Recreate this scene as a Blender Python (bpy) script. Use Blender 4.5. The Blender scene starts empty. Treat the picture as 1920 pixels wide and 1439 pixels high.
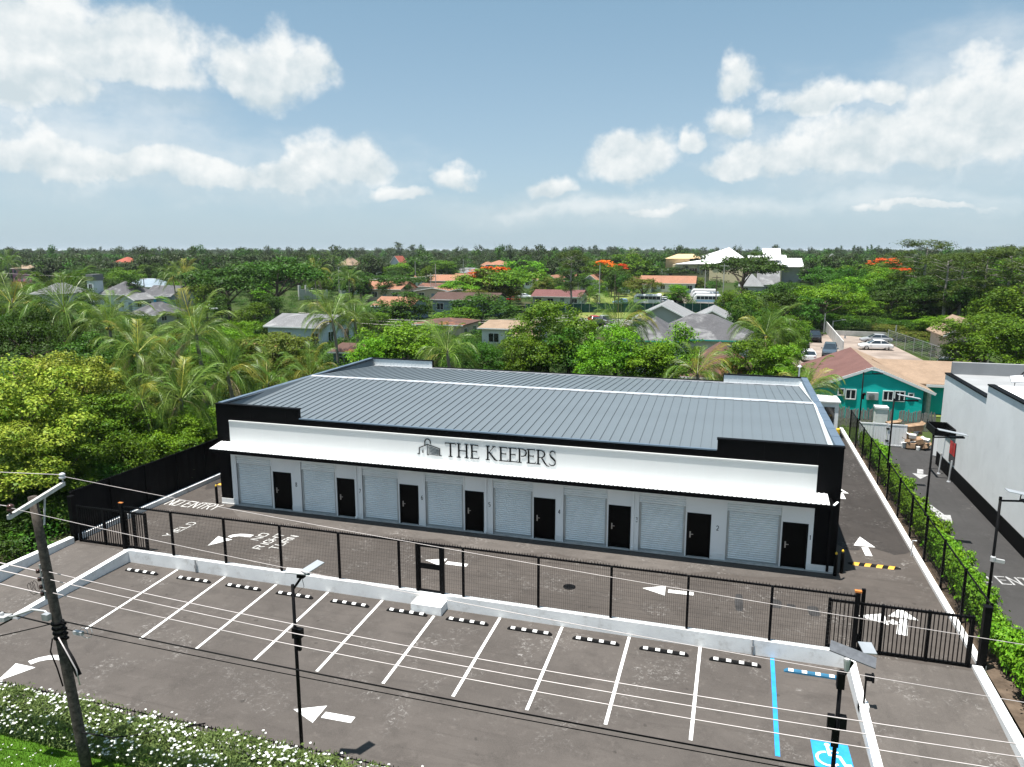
import bpy, math, random
import numpy as np
from mathutils import Vector, Matrix

sc = bpy.context.scene
R = math.radians

# ------------------------------------------------------------------ camera
CAM_H = 14.0
FPX, CX, CY = 1375.0, 960.0, 719.5          # focal length and centre for a 1920 px wide picture
TH = math.atan(249.5 / FPX)                 # pitch below the horizon
YAW = R(16.73)
cd = bpy.data.cameras.new('camera')
cd.sensor_width = 36.0
cd.lens = FPX / 1920 * 36.0
cd.clip_start = 0.2
cd.clip_end = 60000
cam = bpy.data.objects.new('camera', cd)
sc.collection.objects.link(cam)
cam.location = (0, 0, CAM_H)
cam.rotation_euler = (math.pi / 2 - TH, 0, YAW)
sc.camera = cam

# ------------------------------------------------------------------ exposure
sc.view_settings.view_transform = 'Standard'
sc.view_settings.look = 'None'
sc.view_settings.exposure = 1.1
sc.view_settings.gamma = 1.0
sc.view_settings.use_curve_mapping = False
sc.cycles.use_denoising = True
sc.cycles.max_bounces = 6
sc.cycles.diffuse_bounces = 3
sc.cycles.glossy_bounces = 3
sc.cycles.transmission_bounces = 4
sc.cycles.transparent_max_bounces = 8
sc.cycles.caustics_reflective = False
sc.cycles.caustics_refractive = False
sc.cycles.sample_clamp_indirect = 4.0

# ------------------------------------------------------------------ sun
SUN_TO = Vector((0.165, 0.125, -1.0)).normalized()     # the way the light travels
sl = bpy.data.lights.new('sun', 'SUN')
sl.energy = 4.4
sl.angle = R(0.55)
sl.color = (1.0, 0.965, 0.91)
sun = bpy.data.objects.new('sun', sl)
sc.collection.objects.link(sun)
sun.rotation_euler = SUN_TO.to_track_quat('-Z', 'Y').to_euler()
sun.location = (0, 0, 60)
SUN_EL = math.asin(-SUN_TO.z)
SUN_AZ = math.atan2(-SUN_TO.x, -SUN_TO.y)            # compass angle from +Y towards +X

# view-ray helpers (places in the photograph -> places on the site)
_f0 = np.array([-math.sin(YAW), math.cos(YAW), 0.0])
_rt = np.array([math.cos(YAW), math.sin(YAW), 0.0])
_fw = _f0 * math.cos(TH) + np.array([0, 0, -math.sin(TH)])
_up = np.cross(_rt, _fw)
_C = np.array([0, 0, CAM_H])
def ray(x, y): return _fw + _rt * (x - CX) / FPX - _up * (y - CY) / FPX
def atz(x, y, z=0.0):
    r = ray(x, y); return Vector(_C + (z - CAM_H) / r[2] * r)
def aty(x, y, Y):
    r = ray(x, y); return Vector(_C + Y / r[1] * r)
def atx(x, y, X):
    r = ray(x, y); return Vector(_C + X / r[0] * r)
def spot(px, D, z=4.0):
    """ground point in column px at forward distance D"""
    zc = D * math.cos(TH) + (CAM_H - z) * math.sin(TH)
    p = _f0 * D + _rt * (px - CX) / FPX * zc
    return Vector((p[0], p[1], 0.0))
def height_at(py, D):
    k = (py - CY) / FPX
    return CAM_H + D * (k * math.cos(TH) + math.sin(TH)) / (k * math.sin(TH) - math.cos(TH))

# ------------------------------------------------------------------ world: sky with cumulus
w = bpy.data.worlds.new('World'); sc.world = w; w.use_nodes = True
nt = w.node_tree; nt.nodes.clear()
def N(t, **kw):
    n = nt.nodes.new(t)
    for k, v in kw.items(): setattr(n, k, v)
    return n
def L(a, b): nt.links.new(a, b)
def mth(op, a, b=None, c=None, clamp=False):
    n = N('ShaderNodeMath', operation=op); n.use_clamp = clamp
    for i, v in enumerate((a, b, c)):
        if v is None: continue
        if isinstance(v, (int, float)): n.inputs[i].default_value = v
        else: L(v, n.inputs[i])
    return n.outputs[0]
def vmth(op, a, b=None):
    n = N('ShaderNodeVectorMath', operation=op)
    for i, v in enumerate((a, b)):
        if v is None: continue
        if isinstance(v, (tuple, list)): n.inputs[i].default_value = v
        else: L(v, n.inputs[i])
    return n.outputs['Value'] if op == 'LENGTH' else n.outputs[0]
SKY_STR = 0.0645
sky = N('ShaderNodeTexSky', sky_type='NISHITA')
sky.sun_disc = False
sky.sun_elevation = SUN_EL
sky.sun_rotation = SUN_AZ
sky.altitude = 0
sky.air_density = 1.0
sky.dust_density = 0.9
sky.ozone_density = 1.0
tc = N('ShaderNodeTexCoord')
sep = N('ShaderNodeSeparateXYZ'); L(tc.outputs['Generated'], sep.inputs[0])
az = mth('ARCTAN2', sep.outputs[0], sep.outputs[1])          # 0 along +Y, + towards +X
el = mth('ARCSINE', sep.outputs[2])
cmb = N('ShaderNodeCombineXYZ'); L(az, cmb.inputs[0]); L(el, cmb.inputs[1])
V0 = cmb.outputs[0]
def noise(vec, scale, detail, rough=0.55, col=False):
    n = N('ShaderNodeTexNoise'); n.inputs['Scale'].default_value = scale
    n.inputs['Detail'].default_value = detail; n.inputs['Roughness'].default_value = rough
    L(vec, n.inputs['Vector']); return n.outputs['Color' if col else 'Fac']
wn = noise(V0, 9.0, 6.0, 0.62, True)
warp = vmth('MULTIPLY', vmth('SUBTRACT', wn, (0.5, 0.5, 0.5)), (0.085, 0.065, 0.0))
V1 = vmth('ADD', V0, warp)
# cumulus: centre column, row, half width, half height (photograph), density
CLOUDS = [(150, 95, 190, 112, 1.0), (30, 150, 150, 85, .9), (275, 148, 105, 66, .85), (505, 140, 108, 82, 1.0), (565, 120, 62, 60, .8), (455, 150, 62, 55, .7),
          (40, 300, 140, 48, .75), (215, 318, 200, 46, .8), (420, 332, 130, 40, .8), (540, 332, 110, 48, .85), (632, 312, 105, 62, 1.0), (590, 300, 60, 40, .8),
          (755, 368, 80, 24, .3), (855, 335, 46, 36, .5), (1195, 308, 92, 56, 1.0), (1170, 290, 60, 40, .8), (1030, 355, 55, 26, .75),
          (1376, 237, 54, 46, .9), (1382, 155, 42, 52, .62), (1300, 275, 30, 38, .6), (1525, 190, 88, 40, .65), (1655, 180, 58, 42, .7),
          (1500, 302, 160, 62, .85), (1700, 268, 240, 88, .9), (1870, 230, 200, 140, .95), (1375, 322, 85, 30, .5), (1215, 395, 110, 16, .02), (1700, 388, 160, 14, .0),
          # the same weather goes on round the rest of the sky
          (-260, 250, 240, 80, .9), (-620, 120, 190, 110, .9), (2250, 260, 260, 90, .9), (2700, 120, 200, 120, .85)]
def dirang(px, py):
    r = ray(px, py); r = r / np.linalg.norm(r)
    return math.atan2(r[0], r[1]), math.asin(r[2])
blobs = []
for (px, py, rx, ry, s) in CLOUDS:
    a, e = dirang(px, py); rr = ray(px, py); k = FPX * np.linalg.norm(rr)
    blobs.append((a, e, rx / (FPX * 1.02), ry / k, s))
rg = random.Random(5)
for i in range(7):                                           # behind and overhead
    a = -YAW + math.pi + rg.uniform(-2.1, 2.1)
    blobs.append((math.atan2(math.sin(a), math.cos(a)), rg.uniform(.1, .9), rg.uniform(.12, .3), rg.uniform(.05, .12), .9))
VEIL = [(1720, 290, 420, 170, 1), (1850, 180, 260, 150, 1), (220, 300, 480, 110, 1), (560, 340, 330, 70, .8), (1150, 390, 700, 45, .6), (60, 170, 330, 130, .8)]
def blob_field(vec, items, flat):
    f = l = None
    for (a, e, rx, ry, s_) in items:
        q = vmth('MULTIPLY', vmth('SUBTRACT', vec, (a, e, 0)), (1 / rx, 1 / ry, 0))
        sp = N('ShaderNodeSeparateXYZ'); L(q, sp.inputs[0])
        y_ = mth('MINIMUM', sp.outputs[1], mth('MULTIPLY', sp.outputs[1], flat))        # flatter bases
        d = mth('SUBTRACT', s_ * .25 + .75, mth('SQRT', mth('ADD', mth('MULTIPLY', sp.outputs[0], sp.outputs[0]), mth('MULTIPLY', y_, y_))))
        t = mth('MULTIPLY_ADD', sp.outputs[1], 0.5, d)
        f = d if f is None else mth('MAXIMUM', f, d)
        l = t if l is None else mth('MAXIMUM', l, t)
    return f, l
field, lit = blob_field(V1, blobs, 1.5)
vb = []
for (px, py, rx, ry, s_) in VEIL:
    a, e = dirang(px, py); vb.append((a, e, rx / FPX, ry / (FPX * np.linalg.norm(ray(px, py))), s_))
for i in range(3):
    a = -YAW + math.pi + rg.uniform(-2.0, 2.0); vb.append((math.atan2(math.sin(a), math.cos(a)), rg.uniform(.1, .5), rg.uniform(.25, .4), rg.uniform(.08, .14), 1))
vfield, _ = blob_field(V1, vb, 1.0)
n1 = noise(V0, 15.0, 9.0, 0.55)
n2 = noise(vmth('ADD', V0, (0.006, -0.013, 0.0)), 15.0, 5.0, 0.55)
n3 = noise(vmth('MULTIPLY', V0, (1.0, 2.2, 1.0)), 6.0, 6.0, 0.6)
dens = mth('ADD', field, mth('MULTIPLY_ADD', n1, 1.8, -0.88))
mr = N('ShaderNodeMapRange', interpolation_type='SMOOTHSTEP'); L(dens, mr.inputs[0])
mr.inputs[1].default_value = -0.13; mr.inputs[2].default_value = 0.44; mr.inputs[3].default_value = 0; mr.inputs[4].default_value = 0.95
ve = N('ShaderNodeMapRange', interpolation_type='SMOOTHSTEP'); L(mth('ADD', vfield, mth('MULTIPLY_ADD', n3, 1.6, -0.8)), ve.inputs[0])
ve.inputs[1].default_value = -0.1; ve.inputs[2].default_value = 1.0; ve.inputs[3].default_value = 0; ve.inputs[4].default_value = 0.6
cover = mth('MAXIMUM', mr.outputs[0], ve.outputs[0])
# light side up: height inside the cloud plus the slope of the billows
hi = mth('MULTIPLY_ADD', mth('SUBTRACT', lit, field), 1.1, 0.42)
bil = mth('MULTIPLY', mth('SUBTRACT', n1, n2), 3.2)
shade = mth('ADD', hi, bil, clamp=True)
cc = N('ShaderNodeMix', data_type='RGBA'); L(shade, cc.inputs[0])
cc.inputs[6].default_value = (4.7, 5.35, 5.65, 1)
cc.inputs[7].default_value = (7.0, 7.15, 7.1, 1)
# pale band of moisture along the horizon
hz = N('ShaderNodeMapRange', interpolation_type='SMOOTHSTEP'); L(el, hz.inputs[0])
hz.inputs[1].default_value = 0.0; hz.inputs[2].default_value = 0.38; hz.inputs[3].default_value = 1.0; hz.inputs[4].default_value = 0.0
hc = N('ShaderNodeMix', data_type='RGBA'); L(hz.outputs[0], hc.inputs[0]); hc.inputs[6].default_value = (1.8, 3.15, 4.2, 1); hc.inputs[7].default_value = (3.25, 4.5, 5.5, 1)
hm = N('ShaderNodeMix', data_type='RGBA'); hm.inputs[0].default_value = .72; L(sky.outputs[0], hm.inputs[6]); L(hc.outputs[2], hm.inputs[7])
cm = N('ShaderNodeMix', data_type='RGBA'); L(cover, cm.inputs[0]); L(hm.outputs[2], cm.inputs[6]); L(cc.outputs[2], cm.inputs[7])
bg = N('ShaderNodeBackground'); L(cm.outputs[2], bg.inputs[0]); bg.inputs[1].default_value = SKY_STR
wo = N('ShaderNodeOutputWorld'); L(bg.outputs[0], wo.inputs[0])
w.cycles.sampling_method = 'MANUAL'
w.cycles.sample_map_resolution = 512

# ------------------------------------------------------------------ materials
MATS = {}
def material(name):
    m = bpy.data.materials.new(name); m.use_nodes = True
    t = m.node_tree; b = t.nodes['Principled BSDF']
    MATS[name] = m
    return m, t, b
def nd(t, ty, **kw):
    n = t.nodes.new(ty)
    for k, v in kw.items():
        if k in n.inputs: n.inputs[k].default_value = v
        else: setattr(n, k, v)
    return n
def tnoise(t, scale, detail=4, rough=.55, vec=None, dist=0):
    n = t.nodes.new('ShaderNodeTexNoise')
    n.inputs['Scale'].default_value = scale; n.inputs['Detail'].default_value = detail
    n.inputs['Roughness'].default_value = rough; n.inputs['Distortion'].default_value = dist
    if vec is not None: t.links.new(vec, n.inputs['Vector'])
    return n.outputs['Fac']
def tramp(t, fac, p0, p1, v0=0.0, v1=1.0):
    n = t.nodes.new('ShaderNodeMapRange'); n.interpolation_type = 'SMOOTHSTEP'
    t.links.new(fac, n.inputs[0])
    for i, v in enumerate((p0, p1, v0, v1)): n.inputs[i + 1].default_value = v
    return n.outputs[0]
def tmix(t, fac, a, b, blend='MIX'):
    n = t.nodes.new('ShaderNodeMix'); n.data_type = 'RGBA'; n.blend_type = blend
    for i, v in ((0, fac), (6, a), (7, b)):
        if isinstance(v, (int, float)): n.inputs[i].default_value = v
        elif isinstance(v, (tuple, list)): n.inputs[i].default_value = (*v[:3], 1)
        else: t.links.new(v, n.inputs[i])
    return n.outputs[2]
def tcoord(t, scale=(1, 1, 1), kind='Object'):
    c = t.nodes.new('ShaderNodeTexCoord'); m = t.nodes.new('ShaderNodeMapping')
    m.inputs['Scale'].default_value = scale
    t.links.new(c.outputs[kind], m.inputs[0]); return m.outputs[0]
def tbump(t, b, h, strength, dist=0.02):
    n = t.nodes.new('ShaderNodeBump'); n.inputs['Strength'].default_value = strength; n.inputs['Distance'].default_value = dist
    t.links.new(h, n.inputs['Height']); t.links.new(n.outputs[0], b.inputs['Normal'])
def M(name, col, rough=.6, metal=0.0, var=.12, scale=2.0, bump=0.0, bscale=30.0, spec=.5, dirt=None):
    if name in MATS: return MATS[name]
    m, t, b = material(name)
    v = tcoord(t)
    f = tnoise(t, scale, 5, .6, v)
    f = tramp(t, f, .3, .7)
    c = tmix(t, f, [x * (1 - var) for x in col], [min(x * (1 + var), .95) for x in col])
    if dirt:
        g = tramp(t, tnoise(t, scale * 2.7, 6, .65, v), .5, .75, 0, dirt[3])
        c = tmix(t, g, c, dirt[:3])
    t.links.new(c, b.inputs['Base Color'])
    b.inputs['Roughness'].default_value = rough; b.inputs['Metallic'].default_value = metal
    b.inputs['Specular IOR Level'].default_value = spec
    if bump: tbump(t, b, tnoise(t, bscale, 3, .6, v), bump)
    return m

def asphalt(name, base, streak_axis, dust=.5, seed=0.0):
    m, t, b = material(name)
    c = t.nodes.new('ShaderNodeTexCoord'); mp = t.nodes.new('ShaderNodeMapping')
    mp.inputs['Location'].default_value = (seed, seed * .7, 0); t.links.new(c.outputs['Object'], mp.inputs[0]); v = mp.outputs[0]
    col = tmix(t, tramp(t, tnoise(t, .22, 4, .6, v), .3, .7), [x * .80 for x in base], [x * 1.14 for x in base])
    col = tmix(t, tramp(t, tnoise(t, 1.1, 7, .68, v, .4), .44, .72, 0, .7), col, [x * .6 for x in base])
    col = tmix(t, tramp(t, tnoise(t, 3.4, 5, .7, v), .55, .72, 0, .7), col, [x * 1.35 for x in base])
    s = (0.25, 2.6, 1) if streak_axis == 'X' else (2.6, .25, 1)
    mp2 = t.nodes.new('ShaderNodeMapping'); mp2.inputs['Scale'].default_value = s; t.links.new(v, mp2.inputs[0])
    col = tmix(t, tramp(t, tnoise(t, 1.0, 5, .6, mp2.outputs[0], .6), .48, .74, 0, .55), col, [x * .58 for x in base])
    if dust:   # cement dust and scuffs
        d = t.nodes.new('ShaderNodeMath'); d.operation = 'MULTIPLY'
        t.links.new(tramp(t, tnoise(t, .55, 4, .6, v, .5), .5, .72), d.inputs[0]); t.links.new(tramp(t, tnoise(t, 6.5, 6, .75, v, .8), .5, .72), d.inputs[1])
        d2 = t.nodes.new('ShaderNodeMath'); d2.operation = 'MULTIPLY'; t.links.new(d.outputs[0], d2.inputs[0]); d2.inputs[1].default_value = dust
        col = tmix(t, d2.outputs[0], col, (.42, .40, .38))
    vo = t.nodes.new('ShaderNodeTexVoronoi'); vo.inputs['Scale'].default_value = .9; t.links.new(v, vo.inputs['Vector'])   # oil drips
    sp = t.nodes.new('ShaderNodeMath'); sp.operation = 'MULTIPLY_ADD'; t.links.new(tnoise(t, 5.0, 3, .6, v), sp.inputs[0]); sp.inputs[1].default_value = .25; t.links.new(vo.outputs['Distance'], sp.inputs[2])
    col = tmix(t, tramp(t, sp.outputs[0], .15, .21, .75, 0), col, [x * .35 for x in base])
    col = tmix(t, tramp(t, tnoise(t, 45, 2, .6, v), .35, .65, 0, .3), col, [x * 1.5 for x in base])
    t.links.new(col, b.inputs['Base Color']); b.inputs['Roughness'].default_value = .92; b.inputs['Specular IOR Level'].default_value = .25
    tbump(t, b, tnoise(t, 60, 3, .7, v), .35, .01)
    return m

def leafmat(name, ca, cb, cc=None, trans=.2, rough=.5, spec=.14):
    """ca / cb: young and old leaf colour; per-leaf tint and per-tree shift"""
    m, t, b = material(name)
    at = t.nodes.new('ShaderNodeAttribute'); at.attribute_name = 'tint'
    oi = t.nodes.new('ShaderNodeObjectInfo')
    c = tmix(t, at.outputs['Fac'], ca, cb)
    if cc is not None: c = tmix(t, tramp(t, at.outputs['Fac'], .93, .97), c, cc)
    h = t.nodes.new('ShaderNodeHueSaturation'); t.links.new(c, h.inputs['Color'])
    h.inputs['Saturation'].default_value = 1.0
    h.inputs['Hue'].default_value = .5
    mh = t.nodes.new('ShaderNodeMapRange'); t.links.new(oi.outputs['Random'], mh.inputs[0]); mh.inputs[3].default_value = .488; mh.inputs[4].default_value = .512
    t.links.new(mh.outputs[0], h.inputs['Hue'])
    mv = t.nodes.new('ShaderNodeMapRange'); t.links.new(oi.outputs['Random'], mv.inputs[0]); mv.inputs[3].default_value = .8; mv.inputs[4].default_value = 1.2
    t.links.new(mv.outputs[0], h.inputs['Value'])
    t.links.new(h.outputs[0], b.inputs['Base Color'])
    b.inputs['Roughness'].default_value = rough; b.inputs['Specular IOR Level'].default_value = spec
    tr = t.nodes.new('ShaderNodeBsdfTranslucent'); hs = t.nodes.new('ShaderNodeHueSaturation'); hs.inputs['Value'].default_value = 1.25; hs.inputs['Hue'].default_value = .485
    t.links.new(h.outputs[0], hs.inputs['Color']); t.links.new(hs.outputs[0], tr.inputs[0])
    mx = t.nodes.new('ShaderNodeMixShader'); mx.inputs[0].default_value = trans
    t.links.new(b.outputs[0], mx.inputs[1]); t.links.new(tr.outputs[0], mx.inputs[2])
    t.links.new(mx.outputs[0], t.nodes['Material Output'].inputs[0])
    return m

def shingles(name, ca, cb, mortar, sx=3.0, stain=None):
    m, t, b = material(name)
    c = t.nodes.new('ShaderNodeTexCoord')
    br = t.nodes.new('ShaderNodeTexBrick'); br.inputs['Scale'].default_value = sx; t.links.new(c.outputs['UV'], br.inputs['Vector'])
    br.inputs['Color1'].default_value = (*ca, 1); br.inputs['Color2'].default_value = (*cb, 1); br.inputs['Mortar'].default_value = (*mortar, 1)
    br.inputs['Mortar Size'].default_value = .015; br.inputs['Bias'].default_value = 0; br.inputs['Row Height'].default_value = .22; br.inputs['Brick Width'].default_value = .45
    v = tcoord(t)
    col = tmix(t, tramp(t, tnoise(t, .6, 5, .65, v), .35, .7, 0, .6), br.outputs[0], [x * .62 for x in ca])
    if stain: col = tmix(t, tramp(t, tnoise(t, .35, 6, .7, v, .6), .5, .66, 0, stain[3]), col, stain[:3])
    t.links.new(col, b.inputs['Base Color']); b.inputs['Roughness'].default_value = .9; b.inputs['Specular IOR Level'].default_value = .2
    tbump(t, b, br.outputs['Fac'], .4, -.02)
    return m

ASPH = (.079, .069, .062)
asphalt('lot_asphalt', ASPH, 'X', .75)
asphalt('drive_asphalt', (.071, .061, .054), 'X', .9, 13.0)
asphalt('ramp_asphalt', (.092, .081, .073), 'Y', .8, 31.0)
asphalt('side_asphalt', (.036, .0315, .029), 'Y', .6, 71.0)
asphalt('road_asphalt', (.041, .0395, .039), 'Y', .25, 57.0)
M('white_wall', (.80, .80, .79), .75, 0, .06, .8, .15, 25, .3, (.42, .39, .35, .5))
M('white_paint', (.78, .78, .76), .7, 0, .08, 3, 0, 30, .3, (.35, .33, .31, .35))
M('text_paint', (.52, .51, .49), .7, 0, .2, 4, 0, 30, .3, (.14, .13, .12, .75))
M('worn_paint', (.30, .30, .30), .75, 0, .3, 3, 0, 30, .3, (.14, .13, .13, .8))
M('blue_paint', (.02, .26, .62), .6, 0, .12, 3, 0, 30, .3, (.12, .2, .3, .3))
M('facade_white', (.86, .865, .865), .45, 0, .02, .6, .03, 12, .4)
M('sign_white', (.62, .63, .625), .4, 0, .015, .5, 0, 30, .4)
M('facade_black', (.0025, .0025, .003), .55, 0, .3, .8, .03, 4, .06)
M('black_metal', (.003, .003, .0035), .55, 0, .25, 3, 0, 30, .1)
M('black_sheet', (.0045, .0045, .005), .65, 0, .3, 1.2, .05, 6, .1)
M('wire_black', (.008, .008, .008), .6, 0, .1, 3, 0, 10, .2)
M('roof_steel', (.128, .151, .167), .48, .2, .05, .35, .02, 3, .5)
M('coping_blue', (.14, .19, .25), .4, .45, .1, .7, .02, 5, .5)
M('flashing', (.62, .63, .65), .35, .5, .08, 1.5)
M('liner_white', (.66, .70, .71), .5, 0, .05, .5, 0, 10, .4)
M('awning_white', (.88, .88, .87), .35, 0, .02, 1, 0, 10, .5)
M('shutter', (.80, .83, .835), .5, .0, .04, .8, 0, 10, .5)
M('shutter_frame', (.42, .45, .46), .4, .4, .08, 2)
M('door_black', (.002, .002, .002), .35, 0, .2, 2, 0, 10, .07)
M('steel', (.42, .42, .42), .35, .9, .1, 5)
M('galvanised', (.45, .46, .47), .45, .7, .15, 4)
M('rubber', (.008, .008, .008), .85, 0, .3, 6, .1, 60, .15)
M('stop_white', (.72, .72, .70), .6, 0, .05, 4)
M('stop_blue', (.015, .12, .22), .6, 0, .15, 5)
M('bump_yellow', (.75, .36, .03), .6, 0, .12, 5)
M('rust_orange', (.48, .16, .03), .8, 0, .25, 6)
M('yellow_post', (.75, .48, .03), .5, 0, .1, 4)
M('concrete', (.40, .39, .37), .9, 0, .15, 1.2, .2, 20, .2, (.2, .19, .18, .5))
M('concrete_pale', (.52, .51, .49), .9, 0, .15, .7, .15, 12, .2, (.28, .27, .25, .5))
M('pole_wood', (.075, .062, .052), .9, 0, .45, 9, .5, 30, .2, (.05, .045, .04, .6))
M('arm_wood', (.45, .44, .42), .85, 0, .2, 8, .2, 40, .2)
M('insulator', (.55, .56, .58), .25, 0, .1, 6)
M('insulator_brown', (.06, .025, .02), .25, 0, .2, 6)
M('cable_grey', (.50, .45, .44), .5, .2, .1, 2)
M('cable_black', (.006, .006, .006), .7, 0, .1, 2, 0, 10, .15)
M('lamp_grey', (.46, .46, .46), .4, .2, .05, 3)
M('solar', (.12, .125, .135), .3, .2, .15, 8)  # dark panel greyed: the reflected sky is put into its base colour
M('solar_back', (.36, .38, .40), .4, .3, .06, 3)
M('soil', (.10, .075, .055), .95, 0, .4, 1.5, .3, 10, .1)
M('dirt_lot', (.25, .205, .175), .95, 0, .25, .25, .2, 6, .1, (.20, .16, .13, .6))
M('road_far', (.26, .25, .24), .9, 0, .15, .1)
M('glass_dark', (.012, .016, .02), .08, 0, .2, 2, 0, 10, .6)
M('car_glass', (.02, .03, .04), .06, 0, .1, 2, 0, 10, .7)
M('tyre', (.015, .015, .015), .8, 0, .1, 6)
M('rim', (.45, .46, .47), .3, .8, .1, 6)
M('head_lamp', (.75, .76, .78), .15, 0, .05, 6)
M('tail_lamp', (.35, .01, .01), .3, 0, .1, 6)
M('frame_white', (.75, .75, .74), .5, 0, .04, 3)
M('teal_wall', (.0, .46, .41), .75, 0, .08, .5, .1, 15, .3)
M('teal_trim', (.02, .32, .28), .6, 0, .08, 2)
M('stucco_white', (.80, .805, .805), .85, 0, .05, .4, .3, 22, .25, (.55, .55, .54, .25))
M('roof_grey_flat', (.27, .275, .28), .8, 0, .1, .5, .05, 8, .3)
M('pvc_white', (.80, .81, .82), .35, 0, .03, 1.5)
M('cardboard', (.27, .18, .115), .9, 0, .25, 3, .05, 20, .1)
M('bin_white', (.72, .72, .70), .5, 0, .1, 3)
M('grey_wood', (.23, .215, .205), .9, 0, .45, 4, .3, 18, .1)
M('red_panel', (.55, .01, .012), .4, 0, .1, 3)
M('screen_green', (.015, .055, .045), .85, 0, .3, 1.5, .05, 10, .1)
M('bark', (.12, .095, .075), .95, 0, .4, 4, .4, 16, .1)
M('bark_pale', (.27, .25, .225), .95, 0, .35, 5, .3, 18, .1)
M('palm_bark', (.21, .185, .16), .95, 0, .3, 6, .4, 14, .1)
M('twig', (.13, .095, .07), .95, 0, .3, 5)
for nm, c in dict(paint_white=(.78, .79, .80), paint_silver=(.36, .37, .39), paint_black=(.012, .012, .013), paint_slate=(.06, .085, .11),
                  paint_red=(.35, .02, .02), paint_blue=(.25, .42, .62)).items():
    M(nm, c, .25, .1, .03, 1.5, 0, 10, .6)
for nm, c in dict(wall_white=(.70, .70, .68), wall_cream=(.66, .55, .36), wall_peach=(.62, .48, .37), wall_bluegrey=(.22, .27, .32), wall_pink=(.62, .22, .36),
                  wall_sky=(.42, .55, .68), wall_pale=(.58, .62, .64), wall_tan=(.55, .39, .22), wall_grey=(.42, .42, .40)).items():
    M(nm, c, .85, 0, .06, .5, .1, 12, .2, (*[x * .6 for x in c], .35))
shingles('roof_terracotta', (.36, .18, .115), (.31, .15, .095), (.22, .10, .06), 2.2, (.24, .13, .09, .5))
shingles('roof_brown', (.105, .062, .05), (.085, .052, .044), (.04, .03, .03), 2.2)
shingles('roof_maroon', (.19, .085, .08), (.155, .07, .065), (.08, .04, .04), 2.2)
shingles('roof_red', (.40, .11, .07), (.33, .09, .06), (.2, .06, .05), 2.2)
shingles('roof_grey', (.20, .20, .205), (.17, .17, .175), (.1, .1, .1), 2.2, (.34, .34, .34, .5))
shingles('roof_slate', (.115, .113, .12), (.095, .094, .10), (.05, .05, .05), 2.2, (.27, .27, .27, .6))
shingles('roof_palegrey', (.26, .265, .27), (.235, .24, .245), (.17, .17, .17), 2.2)
shingles('roof_paleblue', (.26, .32, .37), (.24, .30, .35), (.18, .2, .22), 2.2)
shingles('roof_tan', (.32, .225, .155), (.27, .19, .13), (.2, .16, .13), 2.2)
shingles('roof_dusty', (.165, .085, .075), (.145, .075, .066), (.12, .07, .06), 3.2)
shingles('roof_oldbrown', (.13, .075, .06), (.11, .06, .05), (.06, .04, .03), 2.6, (.42, .16, .08, .7))
M('roof_white', (.86, .86, .85), .4, 0, .03, .2)
leafmat('leaf_mid', (.13, .225, .011), (.038, .10, .005))
leafmat('leaf_bright', (.17, .325, .012), (.05, .15, .005))
leafmat('leaf_yellow', (.34, .40, .045), (.085, .165, .009))
leafmat('leaf_olive', (.15, .18, .022), (.06, .085, .010), (.22, .10, .05))
leafmat('leaf_dark', (.052, .105, .009), (.022, .055, .005))
leafmat('leaf_deep', (.06, .145, .010), (.022, .07, .005))
leafmat('leaf_pine', (.085, .125, .016), (.036, .065, .009), None, .2)
leafmat('leaf_grey', (.115, .145, .085), (.06, .085, .05), None, .2)
leafmat('leaf_palm', (.125, .205, .026), (.032, .092, .007), None, .22, .42, .3)
leafmat('leaf_palm_pale', (.175, .255, .042), (.048, .12, .009), None, .22, .42, .3)
leafmat('leaf_palm_gold', (.32, .29, .045), (.12, .165, .018), None, .22, .42, .25)
leafmat('leaf_palm_dry', (.34, .27, .17), (.22, .165, .09), None, .2, .7)
leafmat('leaf_hedge', (.20, .27, .085), (.08, .14, .035))
leafmat('leaf_boxhedge', (.17, .32, .018), (.06, .16, .008))
leafmat('petal_white', (.84, .84, .82), (.70, .72, .68), None, .3)
leafmat('bloom_orange', (.75, .19, .02), (.58, .08, .01), None, .3)
leafmat('leaf_far', (.046, .070, .018), (.024, .042, .011))
leafmat('grass_blade', (.10, .18, .014), (.045, .11, .007), (.25, .2, .08))
def ground_mat(name, ca, cb, cc=None, sc_=.3):
    m, t, b = material(name); v = tcoord(t)
    c = tmix(t, tramp(t, tnoise(t, sc_, 6, .65, v), .3, .7), ca, cb)
    if cc: c = tmix(t, tramp(t, tnoise(t, sc_ * .35, 5, .6, v), .52, .68), c, cc)
    t.links.new(c, b.inputs['Base Color']); b.inputs['Roughness'].default_value = .95; b.inputs['Specular IOR Level'].default_value = .1
    tbump(t, b, tnoise(t, sc_ * 30, 4, .7, v), .5, .05)
    return m
ground_mat('terrain', (.030, .05, .012), (.045, .07, .016), (.06, .058, .03), .2)
ground_mat('lawn', (.042, .11, .008), (.065, .145, .012), (.085, .12, .02), 1.5)
ground_mat('field_grass', (.17, .19, .05), (.13, .17, .04), (.22, .19, .08), .15)

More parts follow.
